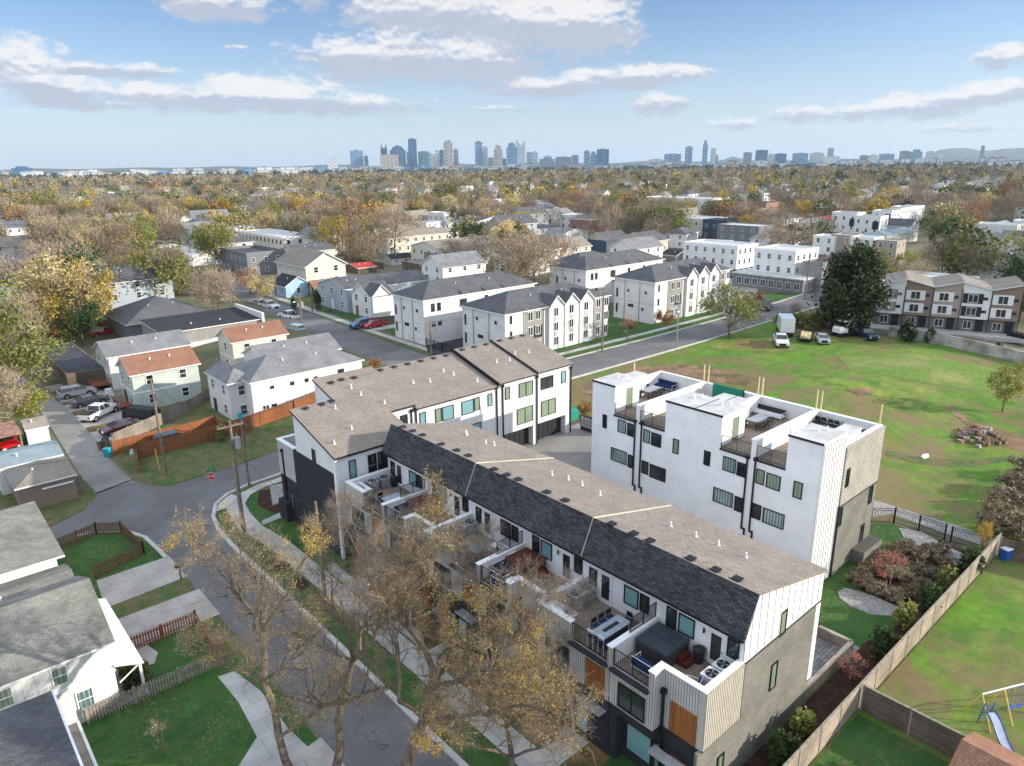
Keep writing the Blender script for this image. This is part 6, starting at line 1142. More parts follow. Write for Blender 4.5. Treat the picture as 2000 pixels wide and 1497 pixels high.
P1 = pole('tall utility pole with transformer standing between kerb and curved sidewalk', 478, 1043, 822, .16, 'pole_wood', 1, True); P1b = pole('slim galvanised pole strapped against the transformer pole', 474, 1040, 905, .1, 'steel', 0)
P2 = pole('leaning wooden pole with a worn top at the verge left of the stop sign', 325, 925, 740, .16, arms=0, tr=False); P3 = pole('wooden pole with a teal cap at the cross street kerb', 487, 950, 815, .13, arms=0); P4 = pole('bare wooden pole rising among the branches by the sidewalk', 637, 1190, 980, .15, arms=0)
m_ = MB(); m_.tube((0, 0, -.1), (0, 0, .45), .24, .2, 10); t_ = thing('pole_cap', 'teal plastic cap on the top of the wooden pole', 'cap', P3); m_.build('cap', 'teal', t_)
P5 = pole('utility pole with crossarm rising behind the rear roof ridge', 843, 702, 628, .15, 'pole_wood', 2); P6 = pole('utility pole with street lamp arm beside the light blue car', 591, 648, 575, .17, arms=1, tr=True, lamp=True, zb=0); P7 = pole('brown utility pole with a bare top by the conifers', 612, 628, 558, .17, arms=0, zb=0)
P8 = pole('tall pole beside the tall green and yellow tree', 426, 560, 498, .16, arms=1, tr=True, zb=0); P9 = pole('slim pole by the orange container', 432, 600, 545, .12, 'steel', 0, zb=0); P10 = pole('pale pole behind the white parapet house', 459, 612, 560, .16, arms=0, zb=0)
P11 = pole('tall wooden pole at the near kerb of the gabled block', 1176, 687, 563, .17, arms=1); P12 = pole('slim street pole beside the upper road', 1321, 681, 590, .13, 'steel', 0, lamp=True); P13 = pole('pole in front of the white cube building', 1572, 585, 497, .16, arms=0, zb=2)
for px, py, yt, lb in ((246, 525, 470, 'pole with crossarm behind the brown roofed house'), (262, 526, 483, 'shorter pole beside the brown roofed house'), (1098, 475, 433, 'pole behind the cone shaped tree'), (839, 446, 408, 'pole left of the sheeted building'), (1850, 515, 452, 'tallest utility pole by the roundel lawn'), (1876, 528, 487, 'utility pole with crossarm near the orange tree'), (1810, 520, 478, 'left utility pole at the roundel lawn'), (1536, 440, 372, 'thin tall pole behind the white cube'), (1594, 430, 374, 'thin tall pole left of the stepped townhouses')): pole(lb, px, py, yt, .15, zb=2)
def wire(label, a, b, sag=.7, r=.018):
    a, b = Vector(a), Vector(b); pts = [a.lerp(b, i/14)-Vector((0, 0, sag*4*(i/14)*(1-i/14))) for i in range(15)]; m = MB(); m.path(pts, r, 4); o = m.build('power_line', 'wire'); tag(o, label, 'power line')
dz = Vector((0, 0, 1))
wire('overhead wire from the transformer pole to the leaning wooden pole', P1-dz*.3, P2-dz*.3); wire('lower overhead cable between transformer pole and leaning pole', P1-dz*2.2, P2-dz*1.6, 1.); wire('overhead wire running from the transformer pole off the left edge', P1-dz*1.2, (-12, 74, 8.6), .6); wire('overhead wire from the transformer pole past the white hip roofed house', P1-dz*.4, P5-dz*.5, 1.1)
wire('overhead wire between transformer pole and the capped pole', P1-dz*1.4, P3-dz*.4, .3); wire('overhead wire along the upper road left part', P5, P11, 1.); wire('overhead wire along the upper road right part', P11-dz*.5, P12-dz*.3, 1.); wire('long overhead wire above the street left of the townhouse blocks', P5-dz*.5, P6-dz*.5, 1.); wire('wire between the lamp pole and the brown pole', P6-dz*2, P7-dz*3, .3); wire('overhead wire from the lamp pole towards the tall tree', P6-dz*.3, P8-dz*.3, 1.2)
wire('overhead wire above the leafless street trees', P1-dz*2.6, P4-dz*.6, .5); wire('overhead wire from the kerb pole towards the white cube', P12-dz*.2, P13-dz*.4, 1.2)
def stop():
    x, y = 20.2, 66.9; T = thing('stop_sign', 'red stop sign with green street name plates at the corner', 'sign', (x, y, 0)); m = MB(); m.tube((0, 0, 0), (0, 0, 3.4), .035, n=6); m.build('post', 'galv', T)
    n = Vector((-.75, -.66, 0)).normalized(); t = Vector((.66, -.75, 0)).normalized() ; c = Vector((0, 0, 2.55))+n*.05
    for r, d, mt in ((.40, 0, 'sign_white'), (.37, .012, 'red_sign')): m = MB(); m.face([c+n*d+t*(r*math.cos(R(22.5+45*k)))+Vector((0, 0, r*math.sin(R(22.5+45*k)))) for k in range(8)]); m.build('plate', mt, T)
    cu_ = bpy.data.curves.new('word', 'FONT'); cu_.body = 'STOP'; cu_.size = .3; cu_.align_x = 'CENTER'; cu_.align_y = 'CENTER'; tmp = bpy.data.objects.new('tmp', cu_); COL.objects.link(tmp)
    bpy.context.view_layer.update(); me = bpy.data.meshes.new_from_object(tmp.evaluated_get(bpy.context.evaluated_depsgraph_get())); bpy.data.objects.remove(tmp); me.materials.clear(); me.materials.append(MT['sign_white'])
    o = bpy.data.objects.new('lettering', me); COL.objects.link(o); o.parent = T
    o.matrix_local = Matrix(((t.x, 0, n.x, c.x+n.x*.02), (t.y, 0, n.y, c.y+n.y*.02), (0, 1, 0, c.z), (0, 0, 0, 1)))
    for k, a in enumerate((0, math.pi/2)):
        m = MB(); m.box(-.45, -.012, 3.05+k*.22, .45, .012, 3.23+k*.22); o = m.build('name_plate', 'sign_green', T); o.rotation_euler = (0, 0, a)
stop()
T = thing('street_sign', 'small white sign on a thin post at the alley mouth', 'sign', (*G(263, 918), 0)); m = MB(); m.tube((0, 0, 0), (0, 0, 2.3), .03); m.build('post', 'galv', T); m = MB(); m.box(-.25, -.02, 1.8, .25, .02, 2.35); o = m.build('plate', 'sign_white', T); o.rotation_euler = (0, 0, .7)
T = thing('marker_post', 'thin yellow guy wire marker at the foot of the leaning pole', 'marker', (*G(312, 918), 0)); m = MB(); m.tube((0, 0, 0), (-.1, .1, 2.4), .05); m.build('marker', 'yellow_p', T)
T = thing('fire_hydrant', 'orange red fire hydrant in the corner grass', 'hydrant', (19.25, 61.4, 0)); m = MB(); m.tube((0, 0, 0), (0, 0, .6), .13, .12, 10); m.tube((0, 0, .6), (0, 0, .78), .14, .04, 10); m.build('barrel', 'orange_p', T); m = MB(); m.tube((-.22, 0, .42), (.22, 0, .42), .06, n=8); m.build('outlet', 'orange_p', T)
T = thing('mailbox', 'black mailbox on a wooden post at the driveway end', 'mailbox', (*G(354, 1132), 0)); m = MB(); m.box(-.05, -.05, 0, .05, .05, 1.1); m.build('post', 'picket_brown', T); m = MB(); m.box(-.3, -.12, 1.1, .3, .12, 1.3); m.tube((-.3, 0, 1.3), (.3, 0, 1.3), .12, n=10); m.build('box', 'black_metal', T)

# ------------------------------------------------------------------ vehicles
def vehicle(kind, label, paint, x, y, rz, z=None, cat=None, name=None):
    T = thing(name or {'pickup': 'pickup_truck', 'suv': 'parked_car', 'sedan': 'parked_car'}[kind], label, cat or {'pickup': 'pickup truck'}.get(kind, 'car'), (x, y, (gh(x, y) if z is None else z)+.03), rz)
    Lh, W, wr, wb = {'pickup': (2.85, .98, .39, 1.85), 'suv': (2.35, .95, .37, 1.42), 'sedan': (2.35, .90, .33, 1.42)}[kind]
    if kind == 'pickup': low = [(-Lh, .55), (-Lh, 1.12), (-.9, 1.15), (.75, 1.15), (1.2, 1.17), (2.6, 1.05), (Lh, .9), (Lh, .5)]; cab = (-.95, 1.2, -.75, .55, 1.12, 1.86)
    elif kind == 'suv': low = [(-Lh, .45), (-Lh-.02, .9), (-Lh+.1, 1.08), (.9, 1.08), (1.3, 1.06), (2.15, .92), (Lh, .75), (Lh, .4)]; cab = (-Lh+.12, 1.35, -Lh+.45, .45, 1.06, 1.68)
    else: low = [(-Lh, .4), (-Lh, .85), (-Lh+.15, .98), (1.0, .95), (1.4, .92), (2.15, .78), (Lh, .62), (Lh, .35)]; cab = (-1.75, 1.3, -1.0, .45, .93, 1.42)
    m = MB(); n = len(low); ins = [(.93, -.0), (1., 0), (1., 0), (.93, 0)]
    ring = []
    for s, yy in ((-1, W), (-1, W-.09), (1, W-.09), (1, W)):
        pass
    Y = [-W, -W+.1, W-.1, W]; sc_ = [.0, .05, .05, .0]
    for j, yv in enumerate(Y): ring.append([(px*(1 if sc_[j] else .985), yv, pz+(.035 if sc_[j] and pz > .8 else 0)) for px, pz in low])
    vs = [p for r_ in ring for p in r_]; fs = [tuple(range(n))[::-1], tuple(range(3*n, 4*n))]
    for j in range(3): fs += [(j*n+i, j*n+(i+1) % n, (j+1)*n+(i+1) % n, (j+1)*n+i) for i in range(n)]
    m.idx(vs, fs); m.build('body', paint, T)
    x0, x1, x2, x3, z0, z1 = cab; wi = W-.04; wt = W-.22
    m = MB(); m.idx([(x0, -wi, z0), (x1, -wi, z0), (x1, wi, z0), (x0, wi, z0), (x2, -wt, z1-.06), (x3, -wt, z1-.06), (x3, wt, z1-.06), (x2, wt, z1-.06)], [(0, 1, 5, 4), (1, 2, 6, 5), (2, 3, 7, 6), (3, 0, 4, 7)]); m.build('window_glass', 'car_glass', T)
    m = MB(); m.frus((x2-.03, -wt-.02, x3+.03, wt+.02, z1-.07), (x2+.1, -wt+.1, x3-.1, wt-.1, z1), 0)
    for a, b in ((x0, x2), (x1, x3), ((x0+x1)/2, (x2+x3)/2)):
        for s in (-1, 1): m.tube((a, s*(wi+.005), z0), (b, s*(wt+.01), z1-.06), .035, n=4)
    m.build('roof', paint, T)
    for sx in (-wb, wb-.02):
        for s in (-1, 1):
            m = MB(); m.tube((sx, s*(W-.2), wr), (sx, s*(W+.02), wr), wr, n=14, m=0); m.tube((sx, s*(W), wr), (sx, s*(W+.035), wr), wr*.6, n=10, m=1); m.build('wheel', ['tyre', 'rim'], T)
            m = MB(); m.tube((sx, s*(W-.3), wr+.02), (sx, s*(W+.006), wr+.02), wr+.07, n=14); m.build('wheel_arch', 'plastic_dark', T)
    for s in (-1, 1):
        m = MB(); m.box(Lh-.06, s*(W-.4), .68, Lh+.02, s*(W-.08), .84); m.build('headlight', 'lamp_clear', T); m = MB(); m.box(-Lh-.02, s*(W-.3), .75, -Lh+.05, s*(W-.06), .95); m.build('tail_light', 'red_light', T); m = MB(); m.box(x1-.35, s*(W), z0+.02, x1-.15, s*(W+.17), z0+.17); m.build('mirror', paint, T)
    m = MB(); m.box(Lh-.05, -W+.45, .45, Lh+.025, W-.45, .85); m.build('grille', 'plastic_dark', T)
    if kind == 'pickup': m = MB(); m.box(-Lh+.12, -W+.14, 1.13, -1.05, W-.14, 1.2); m.build('bed', 'plastic_dark', T)
    return T
def pv(kind, label, paint, px, py, deg, z=None, **k):
    x, y = G(px, py) if z is None else U(px, py, z); return vehicle(kind, label, paint, x, y, R(deg), z, **k)
vehicle('suv', 'silver hatchback on the farthest visible parking pad of the alley', 'car_silver', 17.9, 114.2, 0); vehicle('sedan', 'dark grey sedan between the silver hatchback and the white pickup', 'car_grey', 18.3, 108.6, R(4)); vehicle('pickup', 'white pickup with an empty black bed parked askew on its pad', 'car_white', 18.0, 102.0, R(40)); vehicle('sedan', 'dark maroon sedan nose down beside the grey fence', 'car_maroon', 18.6, 94.0, R(186))
vehicle('suv', 'black car parked on grass inside the orange fence', 'car_black', 22.0, 84.8, 0); vehicle('pickup', 'bright red pickup under the rusty carport', 'car_red', 7.0, 97.6, R(-80), 0.)
pv('sedan', 'white car at the foot of the pale yellow maple', 'car_white', 140, 652, 0, 0); pv('sedan', 'blue car beside the white one under the maples', 'car_blue', 184, 650, 0, 0); pv('suv', 'red car partly hidden by the dark porch', 'car_red', 203, 656, 0, 0)
pv('sedan', 'silver sedan at the head of the cars along the long street', 'car_silver', 509, 598, -82, 1.5); pv('pickup', 'white pickup behind the silver sedan on the long street', 'car_white', 527, 604, -82, 1.5); pv('pickup', 'white crew cab pickup with a black bed on the long street', 'car_white', 566, 624, 98, 1.5); pv('suv', 'light blue car nearest the lamp pole', 'car_lightblue', 577, 650, 98, 1.2)
pv('suv', 'dark blue car in the driveway of the white gabled house', 'car_blue', 706, 640, 185); pv('sedan', 'dark red car in the driveway beside the blue one', 'car_red', 730, 640, 185)
pv('pickup', 'black pickup driving on the upper road', 'car_black', 1495, 604, -155); pv('pickup', 'white crew cab pickup on the grass in front of the box truck', 'car_white', 1524, 674, 215); pv('sedan', 'silver coupe with a dark top in the vacant field', 'car_silver', 1605, 669, 215); pv('pickup', 'dark blue pickup right of the excavator', 'car_navy', 1688, 661, 235); pv('suv', 'white car in front of the brown townhouses', 'car_white', 1712, 627, 225)
pv('suv', 'black car cut by the right edge behind the concrete wall', 'car_black', 1995, 672, 250); pv('sedan', 'black car beside the stair behind the cone shaped tree', 'car_black', 1022, 492, 10); pv('sedan', 'silver car before the small white bungalow', 'car_silver', 294, 523, 10, 0); pv('sedan', 'red car right of the bungalow cars', 'car_red', 310, 532, 0, 0); pv('suv', 'dark car in front of the beige garage of the long house', 'car_black', 668, 500, 80)
def boxtruck():
    x, y = G(1532, 652); T = thing('box_truck', 'white box truck behind the white pickup at the field edge', 'truck', (x, y, gh(x, y)), R(35))
    m = MB(); m.box(-3.2, -1.15, .9, 1.6, 1.15, 3.3); m.build('cargo_box', 'car_white', T); m = MB(); m.box(-3.3, -1.0, .55, 3.0, 1.0, .9); m.build('chassis', 'plastic_dark', T)
    m = MB(); m.idx([(1.7, -1, .6), (3.6, -1, .6), (3.6, 1, .6), (1.7, 1, .6), (1.7, -.95, 2.5), (2.5, -.95, 2.5), (2.5, .95, 2.5), (1.7, .95, 2.5), (3.6, -1, 1.3), (3.6, 1, 1.3), (2.9, -1, 1.6), (2.9, 1, 1.6)], [(0, 3, 2, 1), (0, 1, 8, 10, 5, 4), (3, 7, 6, 11, 9, 2), (1, 2, 9, 8), (8, 9, 11, 10), (10, 11, 6, 5), (4, 5, 6, 7), (0, 4, 7, 3)]); m.build('cab', 'car_white', T)
    m = MB(); m.face([(2.93, -.85, 1.63), (2.93, .85, 1.63), (2.55, .8, 2.42), (2.55, -.8, 2.42)]); m.build('windshield', 'car_glass', T)
    for sx in (-2.2, 2.7):
        for s in (-1, 1): m = MB(); m.tube((sx, s*.8, .42), (sx, s*1.08, .42), .42, n=14); m.build('wheel', 'tyre', T)
boxtruck()
def trailer():
    x, y = G(1572, 664); T = thing('flatbed_trailer', 'flatbed trailer stacked with pale lumber behind the pickup', 'trailer', (x, y, gh(x, y)), R(25)); m = MB(); m.box(-2.6, -1, .55, 2.6, 1, .68); m.box(2.6, -.06, .5, 3.6, .06, .6); m.build('frame', 'black_metal', T)
    for k in range(3): m = MB(); m.box(-2.4+k*.2, -.9+k*.55, .68, 2.3-k*.3, -.4+k*.55, .95+.1*k); m.build('lumber_stack', 'lumber', T)
    for s in (-1, 1): m = MB(); m.tube((-.4, s*1.02, .33), (-.4, s*1.2, .33), .33, n=12); m.build('wheel', 'tyre', T)
trailer()
def excavator():
    x, y = G(1643, 657); T = thing('excavator', 'white compact excavator with a raised folded arm in the field', 'excavator', (x, y, gh(x, y)), R(-20))
    for s in (-1, 1): m = MB(); m.extr([(-1.2, s*.9-.2, .05), (1.2, s*.9-.2, .05), (1.4, s*.9-.2, .35), (1.2, s*.9-.2, .65), (-1.2, s*.9-.2, .65), (-1.4, s*.9-.2, .35)], (0, .4, 0)); m.build('track', 'tyre', T)
    m = MB(); m.box(-1.3, -.85, .75, .5, .85, 1.5); m.frus((-1.3, -.85, -.3, .85, 1.5), (-1.15, -.7, -.4, .7, 1.8)); m.build('body', 'car_white', T)
    m = MB(); m.box(-.5, -.75, 2.65, .6, .75, 2.75); m.build('canopy', 'car_white', T)
    for a in (-.4, .5):
        for b in (-.65, .65): m = MB(); m.tube((a, b, 1.5), (a, b, 2.65), .04, n=4); m.build('canopy_post', 'black_metal', T)
    m = MB(); m.extr([(.5, -.12, 1.0), (1.6, -.12, 2.6), (2.6, -.12, 3.5), (2.7, -.12, 3.2), (1.8, -.12, 2.3), (.7, -.12, .8)], (0, .24, 0)); m.build('boom', 'beige_wall', T); m = MB(); m.extr([(2.5, -.1, 3.55), (2.85, -.1, 3.4), (2.6, -.1, 1.1), (2.4, -.1, 1.1)], (0, .2, 0)); m.build('stick', 'beige_wall', T)
    m = MB(); m.extr([(2.2, -.3, 1.2), (2.8, -.3, 1.1), (2.7, -.3, .4), (2.2, -.3, .5)], (0, .6, 0)); m.build('bucket', 'metal_rust', T)
excavator()

# ------------------------------------------------------------------ small things on the ground
def bin_(label, x, y, lid, z=None):
    T = thing('wheelie_bin', label, 'bin', (x, y, gh(x, y) if z is None else z), rnd.uniform(0, 3)); m = MB(); m.frus((-.24, -.26, .24, .26, .05), (-.3, -.34, .3, .34, 1.0)); m.build('body', lid[0], T); m = MB(); m.frus((-.33, -.37, .33, .37, 1.0), (-.28, -.33, .28, .33, 1.08)); m.build('lid', lid[1], T)
bin_('teal wheelie bin at the alley kerb', *G(211, 893), ('teal', 'teal')); bin_('brown wheelie bin behind the teal bin', *G(200, 880), ('picket_brown', 'plastic_dark')); bin_('dark grey bin at the end of the grey fence', *G(208, 872), ('plastic_grey', 'plastic_dark')); bin_('blue bin in the yard corner behind the long fence', 63.4, 11.9, ('blue_p', 'white_plastic'))
def cluster():
    x, y = G(1130, 848); T = thing('mailbox_cluster', 'grey bank of communal mailboxes at the court corner', 'mailboxes', (56.5, 50.6, 1.9), R(0)); m = MB(); m.box(-.15, -1.5, 0, .15, 1.5, .5); m.build('base', 'charcoal', T); m = MB(); m.box(-.2, -1.5, .5, .2, 1.5, 1.9); m.build('cabinet', 'charcoal', T)
    for i in range(6):
        for j in range(3): m = MB(); m.box(-.23, -1.4+i*.47, .6+j*.42, -.2, -1.0+i*.47, .95+j*.42); m.build('mailbox_door', 'galv', T)
cluster()
T = thing('dumpster', 'green lidded container behind the court corner', 'dumpster', (57.8, 55.2, 2)); m = MB(); m.box(-.9, -.6, 0, .9, .6, 1.1); m.build('body', 'green_p', T); m = MB(); m.extr([(-.95, -.65, 1.1), (.95, -.65, 1.1), (.95, .65, 1.35), (-.95, .65, 1.35)], (0, 0, .06)); m.build('lid', 'sign_green', T)
for px, py, zz, L_, mt, lb in ((430, 577, 0, 3.5, 'magenta_p', 'magenta portable toilet beside the road'), (441, 580, 0, 3.2, 'green_p', 'green portable toilet beside the magenta one')):
    T = thing('portable_toilet', lb, 'portable toilet', (*U(px, py, zz), zz)); m = MB(); m.box(-.6, -.6, 0, .6, .6, 2.2); m.build('cabin', mt, T); m = MB(); m.frus((-.65, -.65, .65, .65, 2.2), (-.4, -.4, .4, .4, 2.45)); m.build('roof', 'white_plastic', T); m = MB(); m.box(-.4, -.64, .1, .4, -.6, 2); m.build('door', 'white_plastic', T)
for px, py, mt, lb in ((452, 585, 'orange_p', 'orange site container by the toilets'), (486, 581, 'green_p', 'long green skip container by the autumn tree')):
    T = thing('skip_container', lb, 'container', (*U(px, py, 0), 0)); m = MB(); m.extr([(-2.8, -1.1, 0), (2.8, -1.1, 0), (3.2, -1.1, 1.7), (-3.2, -1.1, 1.7)], (0, 2.2, 0)); m.build('body', mt, T); m = MB(); m.box(-3.25, -1.18, 1.62, 3.25, 1.18, 1.76); m.build('rim', mt, T)
T = thing('utility_trailer', 'black covered trailer parked behind the white pickup by the grey fence', 'trailer', (22.0, 96.8, 0), R(120)); m = MB(); m.box(-2.4, -.95, .5, 2.4, .95, .7); m.frus((-2.3, -.9, 2.3, .9, .7), (-1.9, -.7, 1.9, .7, 1.7)); m.build('cover', 'plastic_dark', T)
for s_ in (-1, 1): m = MB(); m.tube((0, s_*.95, .35), (0, s_*1.15, .35), .35, n=12); m.build('wheel', 'tyre', T)
def ydeck(label, x, y, lx, ly, h):
    T = thing('wooden_deck', label, 'deck', (x, y, 0)); m = MB(); m.box(0, 0, h-.1, lx, ly, h); m.build('platform', 'picket_red', T)
    for a in (0, lx):
        for b in (0, ly): m = MB(); m.box(a-.05, b-.05, 0, a+.05, b+.05, h+.95); m.build('post', 'picket_brown', T)
    for (a, b, c, d) in ((0, 0, lx, 0), (0, 0, 0, ly), (0, ly, lx, ly)):
        m = MB(); m.tube((a, b, h+.9), (c, d, h+.9), .04, n=4)
        for k in range(12): m.tube((a+(c-a)*k/12, b+(d-b)*k/12, h), (a+(c-a)*k/12, b+(d-b)*k/12, h+.9), .02, n=4, cap=False)
        m.build('railing', 'picket_red', T)
    for k in range(3): m = MB(); m.box(-.3*(k+1), ly*.3, 0, -.3*k, ly*.6, h-.25*(k+1)); m.build('step', 'picket_brown', T)
ydeck('brown wooden deck at the back of the pale two storey house', 20.0, 114.5, 2.5, 3.6, .9); ydeck('small reddish wooden deck behind the sage green house', 20.4, 102.5, 1.8, 2.2, .6)
for x, y, lb in ((20.6, 99.3, 'black grill under a cover beside the green house fence'), (21.3, 111.2, 'white covered heap beside the dark grey sedan')):
    T = thing('covered_grill', lb, 'grill', (x, y, 0)); m = MB(); m.frus((-.6, -.35, .6, .35, 0), (-.4, -.25, .4, .25, 1.1)); m.build('cover', 'plastic_dark' if 'black' in lb else 'white_plastic', T); m = MB(); m.tube((-.65, 0, .8), (.65, 0, .8), .03); m.build('handle', 'steel', T)
for i_, (x, y) in enumerate(((24.8, 76.2), (33.5, 77.4))):
    o = tag(part('manhole_cover', 'metal_rust', None, (-.01, -.01, -.01, .01, .01, 0), world=False), ('round manhole cover in the verge near the leaning pole', 'round manhole cover in the verge below the orange fence')[i_], 'manhole'); bpy.data.objects.remove(o)
def swing():
    z = 0; T = thing('swing_set', 'swing set with pale yellow legs, a blue slide and a white climbing frame', 'swing set', (44.0, 6.9, 0)); a, b = Vector((42.1, 7.6, 1.9)), Vector((46.2, 5.6, 1.9))
    m = MB(); m.tube(a, b, .05, n=8); m.build('top_bar', 'white_plastic', T, True); n = Vector((.44, .9, 0))
    for p in (a, b, a.lerp(b, .35)):
        for s in (-1, 1): m = MB(); m.tube(p, (p.x+n.x*s*.9, p.y+n.y*s*.9, 0), .04, n=6); m.build('leg', 'yellow_p', T, True)
    for t in (.5, .62, .78, .88):
        p = a.lerp(b, t); m = MB(); m.tube(p, p-Vector((.12, .06, 1.45)), .012, n=4, cap=False); m.tube(p+Vector((.3, -.15, 0)), p+Vector((.2, -.2, -1.45)), .012, n=4, cap=False); m.box(p.x-.14, p.y-.2, .42, p.x+.25, p.y, .46); m.build('swing', 'blue_p', T, True)
    m = MB(); m.extr([(41.9, 7.3, 1.25), (42.3, 7.7, 1.25), (42.3, 7.7, 1.3), (41.9, 7.3, 1.3)], (0, 0, .05)); s0 = Vector((41.8, 7.0, 1.2)); e0 = Vector((40.6, 5.6, .18))
    m = MB(); t = (e0-s0).normalized(); q = t.cross(Vector((0, 0, 1))).normalized()*.26
    for k in range(8):
        c0, c1 = s0.lerp(e0, k/8), s0.lerp(e0, (k+1)/8); w0 = .1*math.sin(k/8*math.pi*2); w1 = .1*math.sin((k+1)/8*math.pi*2); c0 = c0+Vector((0, 0, w0)); c1 = c1+Vector((0, 0, w1))
        m.face([c0-q, c0+q, c1+q, c1-q])
        for s in (-1, 1): m.face([c0+q*s, c1+q*s, c1+q*s+Vector((0, 0, .14)), c0+q*s+Vector((0, 0, .14))], 1)
    m.build('slide', ['white_plastic', 'blue_p'], T, True)
    m = MB()
    for s in (-1, 1): m.tube(s0+q*s+Vector((.05, .1, .6)), s0+q*s-Vector((-.5, -.4, 1.2)), .03, n=5)
    for k in range(5): c = (s0+Vector((.1+.08*k, .1+.07*k, .3-.3*k))); m.tube(c-q, c+q, .02, n=4)
    m.build('ladder', 'blue_p', T, True)
swing()
house('house', 'small brown hip roof poking in at the bottom right corner', 'house', 33.6, -3, 37.9, 6.6, 0, 2.2, 'gable', 'y', .95, 'beige_wall', 'shingle_brown', .3, False)
def rubble():
    x, y = G(1912, 856); T = thing('rubble_pile', 'heap of broken concrete and branches on bare earth in the field', 'rubble', (x, y, gh(x, y)))
    for k in range(44):
        m = MB(); a = rnd.uniform(0, 6.28); d = rnd.random()**.7*2.6; px, py = math.cos(a)*d*1.5, math.sin(a)*d; s = rnd.uniform(.15, .42); z = max(0, .9-d*.3)
        m.extr([(px-s, py-s*.7, z-.3), (px+s*.8, py-s, z-.2), (px+s, py+s*.5, z-.3), (px-s*.3, py+s, z-.2)], (rnd.uniform(-.1, .1), .1, .3+s*.5)); o = m.build('concrete_block', rnd.choice(['stone', 'picket_brown', 'metal_rust', 'bark']), T)
rubble()
T = thing('white_debris', 'crumpled white sheet lying in the field behind the white block', 'debris', (*G(1806, 893), gh(*G(1806, 893)))); m = MB(); m.extr([(-.8, -.2, 0), (.2, -.35, 0), (.9, 0, 0), (.3, .3, 0), (-.5, .25, 0)], (.05, 0, .15)); m.build('sheet', 'white_plastic', T)
T = thing('flag', 'small striped flag on the front of the white gabled house', 'flag', (*U(706, 598, 3.6), 3.6)); m = MB(); m.tube((0, 0, 0), (-.5, -.8, .5), .03); m.build('flag_pole', 'white_trim', T); m = MB(); m.face([(-.5, -.8, .5), (-.1, -.2, .1), (-.1, -.2, -.9), (-.5, -.8, -.5)]); m.build('cloth', 'red_sign', T)
for k in range(150):                                    # pale stones in the open plot in the middle distance
    if k == 0: S0 = tag(part('headstone', 'white_trim', None, (-.5, -.35, 0, .5, .35, 1.5), world=False), 'white upright stone in the pale plot behind the flat roofed buildings', 'headstone', 'white stones in rows'); o = S0
    else: o = S0.copy(); COL.objects.link(o)
    c0 = U(470+(k % 25)*7, 452-(k//25)*5.2, 2); o.location = (c0[0]+rnd.uniform(-1, 1), c0[1]+rnd.uniform(-1, 1), 2); s = rnd.uniform(.8, 1.3); o.scale = (s, s, s); o.rotation_euler = (0, 0, rnd.uniform(-.3, .3))

# ------------------------------------------------------------------ furniture on the terraces of the front row
ZD = 5.93
def ac(label, x, y, z=ZD, mt='galv'):
    T = thing('air_conditioner', label, 'air conditioner', (x, y, z), 0, None); m = MB(); m.frus((-.4, -.4, .4, .4, .03), (-.4, -.4, .4, .4, .78)); 
    for k in range(9):
        for s in (-1, 1): m.box(-.36+k*.08, s*.405-.008, .1, -.33+k*.08, s*.405+.008, .72); m.box(s*.405-.008, -.36+k*.08, .1, s*.405+.008, -.33+k*.08, .72)
    m.build('cabinet', mt, T); m = MB(); m.box(-.42, -.42, .78, .42, .42, .84); m.build('top', 'galv' if mt == 'plastic_grey' else 'white_plastic', T); m = MB(); m.tube((0, 0, .84), (0, 0, .87), .33, n=20); m.build('fan_opening', 'plastic_dark', T); m = MB()
    for k in range(4): a = k*math.pi/2; m.face([(0, 0, .885), (math.cos(a)*.3, math.sin(a)*.3, .88), (math.cos(a+.6)*.3, math.sin(a+.6)*.3, .89)])
    m.build('fan_blades', 'steel', T)
for x, y, mt, lb in ((27.9, 15.75, 'white_plastic', 'air conditioner against the wall in the nearest terrace corner'), (26.9, 15.75, 'white_plastic', 'white air conditioner at the outer parapet of the nearest terrace'), (27.9, 25.1, 'plastic_grey', 'large air conditioner by the door of the fire table terrace'), (27.0, 25.1, 'plastic_grey', 'air conditioner beside the counter of the fire table terrace'),
                     (27.9, 36.3, 'plastic_grey', 'air conditioner in the rear corner of the third terrace from the back'), (26.9, 36.3, 'plastic_grey', 'air conditioner half hidden by branches, third terrace from the back'), (27.5, 47.1, 'plastic_grey', 'air conditioner near the bin on the farthest terrace'), (26.4, 47.1, 'plastic_grey', 'air conditioner left of its twin on the farthest terrace')): ac(lb, x, y, mt=mt)
def tub(label, x0, y0, x1, y1, cover):
    T = thing('hot_tub', label, 'hot tub', ((x0+x1)/2, (y0+y1)/2, ZD)); m = MB(); m.box(x0, y0, ZD, x1, y1, ZD+.85); m.build('cabinet', 'tub_side', T, True); m = MB(); xm = (x0+x1)/2
    m.frus((x0-.05, y0-.05, x1+.05, y1+.05, ZD+.85), (x0-.02, y0-.02, x1+.02, y1+.02, ZD+.96)); m.build('cover', cover, T, True); m = MB(); m.box(xm-.012, y0-.03, ZD+.958, xm+.012, y1+.03, ZD+.972); m.build('cover_seam', 'black_metal', T, True)
    for k in range(2): m = MB(); m.box(xm-.1, y0-.32*(2-k), ZD, xm+.75, y0-.32*(1-k)-.01, ZD+.22*(k+1)); m.build('step', 'tub_cover_red', T, True)
tub('square hot tub under a dark grey cover on the nearest terrace', 26.2, 18.0, 28.2, 19.95, 'tub_cover_grey'); tub('hot tub with a dark red cover on the second red tub terrace from the back', 26.5, 29.0, 28.3, 30.8, 'tub_cover_red'); tub('farthest hot tub with a dark red cover, second terrace from the back', 26.4, 40.3, 28.2, 42.0, 'tub_cover_red')
